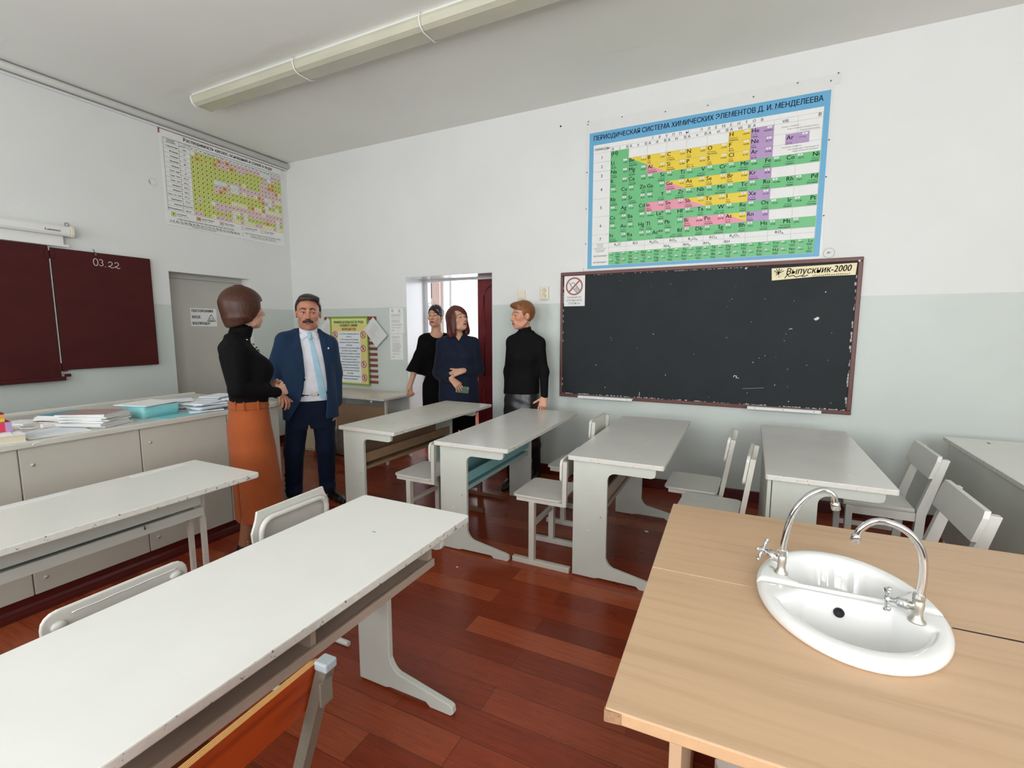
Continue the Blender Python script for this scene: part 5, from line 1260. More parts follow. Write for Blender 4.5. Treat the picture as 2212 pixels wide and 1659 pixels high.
def wood_chair(label, loc, rotz):
    t = thing('wooden_chair', label, 'chair', loc, rotz, 'white painted wooden chairs')
    w = 0.205
    for y in (-w, w):
        b = MB(); p = [(0.135, 0.0), (0.185, 0.0), (0.195, 0.40), (0.278, 0.748), (0.238, 0.750), (0.15, 0.43)]
        b.prism(p, 'y', y - 0.019, y + 0.019, 'chair_white'); b.build('rear_leg', t, bevel=0.003)
        MB().box(-0.195, -0.158, y - 0.018, y + 0.018, 0, 0.412, 'chair_white').build('front_leg', t, bevel=0.003)
        MB().box(-0.157, 0.148, y - 0.01, y + 0.01, 0.36, 0.412, 'chair_white').build('seat_rail', t)
        MB().box(-0.157, 0.142, y - 0.008, y + 0.008, 0.14, 0.17, 'chair_white').build('stretcher', t)
    b = MB(); b.prism([(-0.21, -0.225), (-0.21, 0.225), (0.145, 0.215), (0.145, -0.215)], 'z', 0.413, 0.435, 'chair_seat'); b.build('seat', t, bevel=0.004)
    b = MB(); b.box(-0.158, 0.0, -w + 0.012, w - 0.012, 0.36, 0.40, 'chair_white'); b = MB(); b.box(-0.19, -0.17, -w + 0.019, w - 0.019, 0.36, 0.412, 'chair_white'); b.build('front_rail', t)
    b = MB()
    x_at = lambda z: 0.15 + (z - 0.43) * 0.273
    z0, z1 = 0.635, 0.768
    pl = [(-0.235, z0), (0.235, z0), (0.235, z1 - 0.03), (0.225, z1), (-0.225, z1), (-0.235, z1 - 0.03)]
    n = len(pl); f0 = [(x_at(z) - 0.022, y, z) for y, z in pl]; f1 = [(x_at(z) - 0.002, y, z) for y, z in pl]
    b.add(f0, [list(range(n))], 'chair_white'); b.add(f1, [list(range(n))[::-1]], 'chair_white'); b.add(f0 + f1, [(i, i + n, (i + 1) % n + n, (i + 1) % n) for i in range(n)], 'chair_white')
    b.build('backrest', t)
    return t
wood_chair('white painted wooden chair near the back wall, its whole seat in view', (0.83, 3.69, 0), R(-1))
wood_chair('white painted wooden chair just beyond the far lab table, only its upper part seen', (0.70, 2.72, 0), R(-1))

# ================================================================ DEMONSTRATION COUNTER
t = thing('demonstration_counter', 'long grey-white demonstration counter with a maroon plinth along the left wall', 'counter', (-3.315, 0, 0))
YC0, YC1 = -1.2, 2.555
MB().box(-1.10, 0.022, YC0, YC1 + 0.012, 0.885, 0.92, 'counter_top').build('worktop', t, bevel=0.006)
b = MB().box(-1.115, -1.10, YC0, YC1 + 0.012, 0.885, 0.932, 'counter_top'); b.build('back_lip', t, bevel=0.003)
e = [YC0, -0.62, -0.07, 0.48, 1.03, 1.58, 2.13, YC1]
for a, c in zip(e[:-1], e[1:]):
    p = MB().box(-0.020, 0.0, a + 0.003, c - 0.003, 0.092, 0.8845, 'counter_side').build('front_panel', t, bevel=0.003)
    for y, z in ((a + 0.05, 0.79), (a + 0.05, 0.17)):
        MB().lathe([(0.011, 0.0), (0.010, 0.004), (0.0, 0.007)], 'counter_side', (0.0, y, z), (1, 0, 0), 10).build('bolt_head', p)
MB().box(-1.06, -0.021, YC1 - 0.022, YC1, 0.0, 0.8845, 'counter_side').build('end_panel', t, bevel=0.003)
b = MB().box(-0.03, -0.012, YC0, YC1 - 0.023, 0.0, 0.0915, 'maroon_floor'); b.build('plinth', t)
MB().prism([(-0.0115, 0.0), (0.022, 0.0), (0.020, 0.022), (-0.005, 0.034), (-0.0115, 0.05)], 'y', YC0, YC1 - 0.023, 'maroon_floor').build('plinth_strip', t)
MB().tube([(0.0225, 1.10 + 0.018 * math.cos(a), 0.895 + 0.012 * math.sin(a)) for a in [R(10 * i) for i in range(2, 18)]], 0.003, 'ledge', 5).build('edge_dent', t)

# ---- things on the counter (top at z = 0.92)
def booklet(name, label, cat, cx, cy, z, lx, ly, h, rot, cover, group=None, pages='paper', warp=0.0, seed=0):
    """thin soft magazine / exercise book lying flat: page block with a cover sheet and a fold"""
    random.seed(seed); t = MB()
    n = 8; top = []
    pg = []
    for i in range(n + 1):
        u = i / n; x = -lx / 2 + lx * u; pg.append((x, h * (0.86 + 0.14 * math.sin(u * math.pi)) + warp * (u - 0.5) ** 2))
    poly = [(x, z_ - h * 0.12) for x, z_ in pg] + [(x, 0.0 + warp * ((x / lx) ** 2)) for x, _ in pg[::-1]]
    t.prism(poly, 'y', -ly / 2 + 0.002, ly / 2 - 0.002, pages)
    poly = [(x, z_) for x, z_ in pg] + [(x, z_ - h * 0.115) for x, z_ in pg[::-1]]
    t.prism(poly, 'y', -ly / 2, ly / 2, cover)
    o = t.build(name, loc=(cx, cy, z), rotz=rot)
    return tag(o, label, cat, group)
# stack of magazines with a brownish cover on top
z = 0.9205; random.seed(11)
for i in range(9):
    h = 0.0085; random.seed(40 + i)
    top_ = i == 8
    booklet('magazine', 'brownish-covered magazine on top of the crooked magazine stack' if top_ else 'worn magazine in the crooked stack under the brownish-covered one', 'magazine', -3.50 + random.uniform(-.012, .012), 1.445 + random.uniform(-.018, .018), z, 0.27, 0.20, h, R(28 + random.uniform(-7, 7)), 'cover_brown' if top_ else random.choice(('paper', 'paper_blue', 'film')), 'magazines in the crooked stack' if not top_ else None, 'paper' if i % 2 else 'film', 0.006, i)
    z += h + 0.0006
z = 0.9205
for i in range(5):
    h = 0.009; random.seed(70 + i); top_ = i == 4
    booklet('magazine', 'teal-covered magazine on top of the low stack behind' if top_ else ('wine-red covered magazine at the bottom of the low stack' if i == 0 else 'plain magazine under the teal-covered one'), 'magazine', -3.83 + random.uniform(-.012, .012) + 0.01 * i, 1.46 + random.uniform(-.014, .014), z, 0.29, 0.22, h, R(24 + random.uniform(-6, 6)), 'cover_teal' if top_ else ('cover_red' if i == 0 else 'paper'), 'plain magazines under the teal one' if i in (1, 2, 3) else None, 'paper', 0.004, i)
    z += h + 0.0006
# turquoise tray box with papers
t = thing('tray_box', 'turquoise plastic tray box holding papers on the counter', 'box', (-3.56, 1.775, 0.9205), R(3))
b = MB(); lx, ly, h = 0.23, 0.23, 0.078; w_ = 0.003
o_ = round_rect(-lx / 2, lx / 2, -ly / 2, ly / 2, 0.022, 4); i_ = round_rect(-lx / 2 + w_, lx / 2 - w_, -ly / 2 + w_, ly / 2 - w_, 0.019, 4); n = len(o_)
k = 1.03
vs_ = [(x, y, 0.0) for x, y in o_] + [(x * k, y * k, h) for x, y in o_] + [(x * k, y * k, h) for x, y in i_] + [(x, y, 0.004) for x, y in i_]
fs = [[(i, (i + 1) % n, (i + 1) % n + n, i + n) for i in range(n)], [(i + n, (i + 1) % n + n, (i + 1) % n + 2 * n, i + 2 * n) for i in range(n)], [(i + 2 * n, (i + 1) % n + 2 * n, (i + 1) % n + 3 * n, i + 3 * n) for i in range(n)]]
b.add(vs_, sum(fs, []) + [list(range(n))[::-1], [3 * n + i for i in range(n)]], 'teal_plastic', True); b.build('tray', t)
for i in range(5): booklet('paper_sheets', 'topmost white paper bundle filling the turquoise tray box' if i == 4 else 'white paper bundle stacked in the turquoise tray box', 'paper', -3.56, 1.775, 0.926 + i * 0.0132, 0.210, 0.212, 0.0125, R(3), 'paper' if i % 2 else 'paper_blue', 'papers in the tray box' if i < 4 else None, 'paper', 0.0, i)
booklet('paper_sheets', 'loose white paper lying skewed over the rim of the turquoise tray box', 'paper', -3.575, 1.77, 0.9998, 0.26, 0.26, 0.006, R(14), 'paper', None, 'paper_blue', 0.004, 3)
tag(MB().prism(round_rect(-0.09, 0.09, -0.15, 0.15, 0.01, 2), 'z', 0, 0.003, 'teal_plastic').build('file_cover', loc=(-3.41, 1.86, 0.9205), rotz=R(6)), 'thin turquoise plastic cover lying under the edge of the tray box', 'cover')
# sprawling pile of pupils' papers
random.seed(21); k = 0
for j, (cx, cy) in enumerate(((-3.43, 2.06), (-3.70, 2.04), (-3.45, 2.32), (-3.72, 2.32))):
    z = 0.9205
    for i in range(5):
        random.seed(300 + 10 * j + i); h = 0.0085
        booklet('exercise_sheets', ['loose exercise sheets at the front of the paper pile next to the tray box', 'loose exercise sheets at the back of the paper pile next to the tray box', 'loose exercise sheets at the front of the paper pile behind the woman in orange', 'loose exercise sheets at the back of the paper pile behind the woman in orange'][j], 'paper', cx + random.uniform(-.03, .03), cy + random.uniform(-.03, .03), z, 0.17, 0.21, h, R(random.uniform(-25, 25)), random.choice(('paper', 'paper_blue')), ['papers front left', 'papers back left', 'papers front right', 'papers back right'][j], 'paper_blue', random.uniform(0.0, 0.02), i)
        z += h + 0.004
# left end of the counter
tag(MB().box(-0.105, 0.105, -0.13, 0.13, 0, 0.0015, 'paper').build('paper_sheet', loc=(-3.44, 1.23, 0.9206), rotz=R(-6)), 'blank white sheet lying flat at the counter front edge', 'paper')
tag(MB().box(-0.105, 0.105, -0.14, 0.14, 0, 0.0015, 'paper_blue').build('paper_sheet', loc=(-3.50, 1.25, 0.9225), rotz=R(12)), 'white sheet lying across the other flat sheet, towards the adapter', 'paper')
tag(MB().prism([(-0.1, -0.06), (0.1, -0.07), (0.12, 0.05), (0.02, 0.08), (-0.08, 0.06)], 'z', 0, 0.008, 'paper').build('paper_scraps', loc=(-3.98, 1.27, 0.9206), rotz=R(20)), 'white paper scraps behind the power adapter', 'paper')
t = thing('book', 'thick cream-paged book lying at the left end of the counter', 'book', (-3.43, 0.94, 0.9205), R(-8))
MB().box(-0.10, 0.10, -0.14, 0.14, 0.003, 0.037, 'paper_cream').build('page_block', t); MB().box(-0.104, 0.104, -0.143, 0.143, 0.0, 0.003, 'paper').box(-0.104, 0.104, -0.143, 0.143, 0.037, 0.040, 'paper').build('cover', t)
tag(MB().box(-0.10, 0.10, -0.105, 0.105, 0, 0.003, 'paper').build('paper_sheet', loc=(-3.47, 0.95, 0.9609), rotz=R(-14)), 'white sheet lying between the cream book and the raspberry box', 'paper')
t = thing('card_box', 'raspberry-pink cardboard box on the cream book', 'box', (-3.50, 0.955, 0.9645), R(-8))
b = MB().box(-0.06, 0.06, -0.11, 0.11, 0, 0.05, 'box_pink'); s = Sheet(b, (0.06, 0, 0), (0, 1, 0), (0, 0, 1), (1, 0, 0)); s.disc(0.03, 0.018, 0.007, 'paper', 1); s.rect(0.085, 0.0, 0.11, 0.05, 'p_violet', 1); b.build('carton', t, bevel=0.002)
t = thing('card_box', 'orange and lime striped small box on the raspberry-pink box', 'box', (-3.51, 0.945, 1.0150), R(-6))
b = MB().box(-0.05, 0.05, -0.10, 0.10, 0, 0.018, 'box_lime').box(-0.05, 0.05, -0.10, 0.10, 0.0182, 0.04, 'box_orange').box(-0.052, 0.052, -0.1, 0.1, 0.0402, 0.047, 'cover_red'); b.build('carton', t, bevel=0.0015)
t = thing('power_adapter', 'small white power adapter with a thin white cable on the counter', 'adapter', (-3.655, 1.275, 0.9205), R(80))
MB().prism(round_rect(-0.03, 0.05, -0.018, 0.018, 0.01, 3), 'z', 0, 0.026, 'plastic_white').build('adapter_body', t, bevel=0.005)
MB().tube([(-0.03, 0, 0.013), (-0.06, 0.01, 0.006), (-0.10, 0.05, 0.004), (-0.10, 0.14, 0.004), (-0.15, 0.30, 0.004), (-0.20, 0.24, 0.004), (-0.15, 0.10, 0.004), (-0.12, 0.03, 0.0035)], 0.0032, 'plastic_white', 6).build('cable', t)

# ================================================================ UNDER AND AROUND
F = Field(np.arange(-0.3, 0.3, 0.008), np.arange(-0.2, 0.2, 0.008), np.arange(-0.01, 0.5, 0.008))
F.loft([(0.0, 0.19, 0.12, 0, 0), (0.12, 0.20, 0.14, 0, 0), (0.26, 0.17, 0.12, 0, 0), (0.36, 0.12, 0.08, 0.02, 0), (0.40, 0.05, 0.04, 0.03, 0)], 2.6, 0.0, ripple=lambda th, z: 0.05 * np.sin(9 * th + 14 * z) * np.clip(z / 0.2, 0.2, 1.2) + 0.03 * np.sin(17 * th - 21 * z))
tag(F.build('carrier_bag', 'bag'), 'crumpled grey bag on the floor under the worn beige table', 'bag').location = (-4.20, 4.17, 0.0105)
F = Field(np.arange(-0.18, 0.18, 0.007), np.arange(-0.12, 0.12, 0.007), np.arange(-0.01, 0.14, 0.007))
F.ell((0, 0, 0.03), (0.14, 0.075, 0.05), 0.01).ell((0.06, 0.02, 0.05), (0.07, 0.05, 0.035), 0.02); F.clip(lambda x, y, z: -z)
tag(F.build('red_cloth', 'red_cloth'), 'small red cloth heap on the floor in front of the grey bag', 'cloth').location = (-4.42, 3.97, 0.001)
t = thing('low_cabinet', 'pale beige low cabinet by the back wall, seen between the legs of the man', 'cabinet', (-5.06, 4.06, 0))
MB().box(0, 0.42, 0.01, 0.38, 0.0, 0.62, 'beige_box').build('body', t, bevel=0.003); MB().box(0.006, 0.414, 0.0, 0.01, 0.03, 0.61, 'beige_box').build('door', t, bevel=0.002)
MB().box(0.15, 0.24, -0.006, 0.0, 0.30, 0.306, 'desk_under').build('handle', t)
# litter on the floor
def scrap(label, x, y, r_, seed, cat='paper scrap', name='paper_scrap'):
    random.seed(seed); b = MB()
    b.prism([(r_ * random.uniform(.5, 1) * math.cos(a), r_ * random.uniform(.4, .8) * math.sin(a)) for a in [i * 0.9 for i in range(7)]], 'z', 0.0005, 0.005, 'crumb')
    tag(b.build(name, loc=(x, y, 0)), label, cat)
scrap('torn white paper scrap on the floor under the chalkboard desk', -0.57, 3.47, 0.022, 1)
scrap('white chalk stub on the floor in front of the counter plinth', -3.19, 1.75, 0.016, 2, 'chalk', 'chalk_stub')
scrap('tiny white crumb on the floor beside the foot of the turquoise desk', -1.20, 2.84, 0.008, 3, 'crumb', 'crumb')
scrap('tiny white crumb on the floor left of the turquoise desk foot', -1.81, 2.30, 0.007, 4, 'crumb', 'crumb')
scrap('tiny white crumb on the floor between the foreground desk and the turquoise desk foot', -1.55, 2.405, 0.007, 5, 'crumb', 'crumb')

tag(MB().box(-0.07, 0.07, -0.09, 0.09, 0, 0.30, 'paper').build('carton', loc=(0.085, 1.27, 0), rotz=R(20), bevel=0.004), 'white carton on the floor under the near lab table', 'box')

# ================================================================ PEOPLE
def frame_at(loc, yaw=0.0, pitch=0.0, roll=0.0, s=1.0):
    """head frame: yaw turns to the figure's left, pitch lifts the face"""
    return Matrix.Translation(loc) @ Matrix.Rotation(yaw, 4, 'Z') @ Matrix.Rotation(roll, 4, 'Y') @ Matrix.Rotation(-pitch, 4, 'X') @ Matrix.Scale(s, 4)

def head(F, fr, male=False, neck_to=None, neck_r=0.047, mouth_open=0.0):
    k = 0.012
    F.ell((0, 0.012, 0.030), (0.073, 0.092, 0.088), 0.005, fr)
    F.ell((0, -0.028, -0.030), (0.0600, 0.060, 0.082), 0.02, fr)
    F.ell((0, -0.040, -0.080), (0.044 if male else 0.038, 0.042, 0.034), 0.025, fr)
    F.ell((0, -0.071, -0.099), (0.020 if male else 0.016, 0.016, 0.014), 0.018, fr)
    for s in (-1, 1):
        F.ell((s * 0.043, -0.056, -0.018), (0.022, 0.022, 0.018), 0.025, fr)
        F.cap((s * 0.046, -0.03, -0.086), (s * 0.057, 0.008, -0.055), 0.011, 0.010, 0.03, fr)
        F.cap((s * 0.012, -0.086, 0.022), (s * 0.042, -0.072, 0.022), 0.010, 0.009, 0.016, fr)
        F.ell((s * 0.031, -0.098, 0.000), (0.017, 0.022, 0.011), 0.014, fr, 'c')
        F.ell((s * 0.031, -0.0745, 0.0072), (0.0168, 0.0145, 0.0060), 0.006, fr)
        F.ell((s * 0.031, -0.0740, -0.0080), (0.0158, 0.0130, 0.0052), 0.006, fr)
        F.ell((s * 0.0755, 0.014, -0.004), (0.009, 0.020, 0.032), 0.006, fr)
        F.ell((s * 0.082, 0.006, 0.0), (0.006, 0.010, 0.018), 0.004, fr, 'c')
    F.cap((0, -0.081, 0.014), (0, -0.105, -0.026), 0.0085, 0.0105, 0.012, fr)
    F.ell((0, -0.108, -0.030), (0.0115, 0.012, 0.0105), 0.008, fr)
    for s in (-1, 1):
        F.ell((s * 0.0125, -0.096, -0.0335), (0.0085, 0.011, 0.0085), 0.008, fr)
        F.ell((s * 0.0065, -0.1065, -0.0415), (0.0038, 0.006, 0.003), 0.003, fr, 'c')
    F.ell((0, -0.078, -0.062), (0.030, 0.020, 0.020), 0.02, fr)
    F.cap((-0.017, -0.0865, -0.0600), (0.017, -0.0865, -0.0600), 0.0062, None, 0.008, fr)
    F.cap((-0.014, -0.0865, -0.0715), (0.014, -0.0865, -0.0715), 0.0072, None, 0.008, fr)
    F.cap((-0.022, -0.0935, -0.0655), (0.022, -0.0935, -0.0655), 0.0022 + mouth_open, None, 0.004, fr, 'c')
    if neck_to is not None:
        a = fr @ Vector((0, 0.022, -0.05)); F.cap(a, neck_to, neck_r, neck_r * 1.08, 0.03)

def hand(F, wrist, d, n, side, curl=(20, 25, 20), spread=6, thumb=(0.6, 0.7, 0.25), tcurl=20, s=1.0, curls=None):
    """palm + five fingers; d points along the hand, n out of the palm, side (+1/-1) picks the thumb's side of d x n"""
    W = Vector(wrist); d = Vector(d).normalized(); n = Vector(n); n = (n - d * n.dot(d)).normalized(); t = d.cross(n) * -side
    r = 0.0118 * s
    F.cap(W - d * 0.015 * s, W + d * 0.02 * s, 0.024 * s, 0.026 * s, 0.015, None, 'u', 0.72, n)
    offs = (0.028, 0.009, -0.010, -0.027)
    for o in offs: F.cap(W + d * 0.012 * s + t * o * 0.6 * s, W + d * 0.088 * s + t * o * s, r * 1.15, r, 0.014)
    L = ((0.043, 0.026, 0.021), (0.047, 0.029, 0.022), (0.044, 0.027, 0.021), (0.034, 0.021, 0.018))
    for i, o in enumerate(offs):
        c = curls[i] if curls else curl
        p = W + d * (0.090 - 0.004 * abs(i - 1)) * s + t * o * s
        ang = 0; sp = R(spread * (1.5 - i) / 1.5)
        for j in range(3):
            ang += R(c[j])
            v = (d * math.cos(sp) + t * math.sin(sp)) * math.cos(ang) + n * math.sin(ang)
            q = p + v * L[i][j] * s
            ra = (0.0088, 0.0080, 0.0072)[j] * s * (0.88 if i == 3 else 1)
            F.cap(p, q, ra, ra * 0.93, 0.003); p = q
    v = (d * thumb[0] + t * thumb[1] + n * thumb[2]).normalized()
    p = W + d * 0.018 * s + t * 0.016 * s; q = p + v * 0.045 * s
    F.cap(p, q, 0.0135 * s, 0.0105 * s, 0.012); p = q
    v = (v * math.cos(R(tcurl)) + (d * 0.8 + n * 0.3 - t * 0.3).normalized() * math.sin(R(tcurl))).normalized()
    q = p + v * 0.032 * s; F.cap(p, q, 0.0100 * s, 0.0090 * s, 0.003); p = q
    q = p + v * 0.024 * s; F.cap(p, q, 0.0090 * s, 0.0075 * s, 0.003)

def tone_fn(fr, skin, lip, brow, liner=0.0, legs=None, leg_z=0.6, cheek=0.12, brow_z=0.030, brow_t=0.0042, stubble=0.0):
    iv = np.array(fr.inverted())
    skin, lip, brow = [np.array(c[:3]) for c in (skin, lip, brow)]
    def fn(V):
        P = V @ iv[:3, :3].T + iv[:3, 3]
        x, y, z = np.abs(P[:, 0]), P[:, 1], P[:, 2]
        C = np.tile(skin, (len(V), 1))
        def put(mask, c, a=1.0):
            m = (np.clip(mask, 0, 1) * a)[:, None]; C[:] = C * (1 - m) + np.array(c) * m
        near = (np.abs(P[:, 2]) < 0.13) & (y < 0.03) & (x < 0.1)
        g = lambda q: np.where(near, q, 0)
        put(g(np.exp(-((x - 0.045) / 0.018) ** 2 - ((z + 0.03) / 0.016) ** 2) * (y < -0.02)), skin * np.array((1.05, 0.72, 0.68)), cheek * 3)
        put(g(np.exp(-(x / 0.013) ** 2 - ((z + 0.032) / 0.012) ** 2) * (y < -0.09)), skin * np.array((1.0, 0.76, 0.72)), 0.4)
        w = 0.0245
        lipm = (x < w) & (z < -0.0655 + 0.0105 * (1 - (x / w) ** 2) - 0.002 * np.exp(-(x / 0.005) ** 2)) & (z > -0.0655 - 0.0125 * (1 - (x / w) ** 2)) & (y < -0.06)
        put(g(lipm * 1.0), lip)
        put(g((np.abs(z + 0.0655) < 0.0018) & (x < 0.023) & (y < -0.06)), lip * 0.35)  # shade of the mouth slit, painted as a dark line
        bz = brow_z + 0.006 * np.clip((x - 0.012) / 0.02, 0, 1) - 0.012 * np.clip((x - 0.034) / 0.02, 0, 1)
        put(g((np.abs(z - bz) < brow_t * np.clip(1.2 - (x - 0.012) / 0.05, 0.3, 1)) & (x > 0.011) & (x < 0.053) & (y < -0.03)), brow, 0.9)
        lid_shade = np.exp(-((x - 0.031) / 0.014) ** 2 - ((z - 0.004) / 0.0065) ** 2) * (y < -0.05)
        put(g(lid_shade), skin * 0.55, 0.35 + 0.3 * liner)  # painted shade round the eyes; liner adds make-up
        lash = (np.abs(z - 0.0045 - 0.003 * (1 - ((x - 0.031) / 0.015) ** 2)) < 0.0026) & (np.abs(x - 0.031) < 0.016) & (y < -0.055)
        put(g(lash * 1.0), (0.012, 0.008, 0.008), 0.55 + 0.45 * liner)
        if stubble: put(g(((z < -0.045) & (y < -0.02) & ~lipm) * 1.0), skin * np.array((0.72, 0.70, 0.70)), stubble)
        put(g(((np.abs(x - 0.0065) < 0.0036) & (z < -0.037) & (z > -0.045) & (y < -0.097)) * 1.0), skin * 0.35, 0.8)  # shade inside the nostrils, painted into the skin tone
        if legs is not None: put((V[:, 2] < leg_z) * 1.0, legs[:3])
        return np.concatenate([C, np.ones((len(V), 1))], 1)
    return fn

def eyes(fr, t, look=(0, 0), iris='iris'):
    for s in (-1, 1):
        c = Vector((s * 0.031, -0.0708, 0.0)); b = MB()
        b.ball((0, 0, 0), 0.0120, 'eye_white', 14)
        v = Vector((look[0], -1, look[1])).normalized()
        b.ball(v * 0.0074, 0.0068, iris, 12, (1, 0.8, 1)); b.ball(v * 0.0108, 0.0034, 'black_gloss', 8, (1, 0.7, 1))
        o = b.build('eye', t); o.matrix_local = fr @ Matrix.Translation(c)

def fields(lo, hi, fine=None, h=0.0065, hf=0.0028):
    f = fine or ((), (), ())
    return Field(axis(lo[0], hi[0], h, f[0], hf), axis(lo[1], hi[1], h, f[1], hf), axis(lo[2], hi[2], h, f[2], hf))

def poly_sdf(u, v, pts):
    u, v = np.broadcast_arrays(u, v); d = np.full(u.shape, 1e9); s = np.ones(u.shape); n = len(pts)
    for i in range(n):
        ax_, ay_ = pts[i]; bx, by = pts[i - 1]
        ex, ey = bx - ax_, by - ay_; wx, wy = u - ax_, v - ay_
        t = np.clip((wx * ex + wy * ey) / (ex * ex + ey * ey), 0, 1)
        d = np.minimum(d, (wx - ex * t) ** 2 + (wy - ey * t) ** 2)
        c1, c2, c3 = v >= ay_, v < by, ex * wy > ey * wx
        s = np.where((c1 & c2 & c3) | (~c1 & ~c2 & ~c3), -s, s)
    return np.sqrt(d) * s

def shoe(F, heel, yaw, L=0.265, w=0.046, heel_h=0.0, top=0.09):
    c, s_ = math.cos(yaw), math.sin(yaw)
    P = lambda f, l, z: (heel[0] + s_ * f + c * l, heel[1] - c * f + s_ * l, z)
    F.cap(P(0.02, 0, 0.034 + heel_h), P(0.085, 0, 0.036 + heel_h * 0.8), 0.034, 0.034, 0.02)
    F.cap(P(0.09, 0, 0.034 + heel_h * 0.5), P(L * 0.72, 0.004, 0.026), 0.034, 0.036, 0.03)
    F.cap(P(L * 0.70, 0.004, 0.024), P(L - 0.022, 0, 0.019), 0.035, 0.022, 0.025)
    F.cap(P(0.03, 0, 0.05), P(0.035, 0, top), 0.036, 0.038, 0.02)
    if heel_h: F.cap(P(0.012, 0, 0.022), P(0.02, 0, 0.05), 0.020, 0.028, 0.012)
    F.cap(P(0.02, 0, 0.010), P(0.05, 0, 0.010), 0.026, 0.028, 0.01); F.cap(P(L * 0.6, 0.002, 0.010), P(L - 0.04, 0, 0.010), 0.034, 0.024, 0.01)
    F.clip(lambda x, y, z: -z + 0.001)
    return F

def mid(a, b, t=0.5): return tuple(a[i] + (b[i] - a[i]) * t for i in range(3))

def leg_pair(F, hips, knees, ankles, r=(0.070, 0.060, 0.05, 0.038), k=0.03):
    for h_, n_, a in zip(hips, knees, ankles):
        F.cap(h_, n_, r[0], r[1] * 0.92, k); F.cap(n_, mid(n_, a, 0.3), r[1] * 0.9, r[2] * 1.06, k); F.cap(mid(n_, a, 0.3), a, r[2] * 1.06, r[3], k)
    return F

SK_W = rgb(206, 158, 136); SK_M = rgb(190, 132, 108)

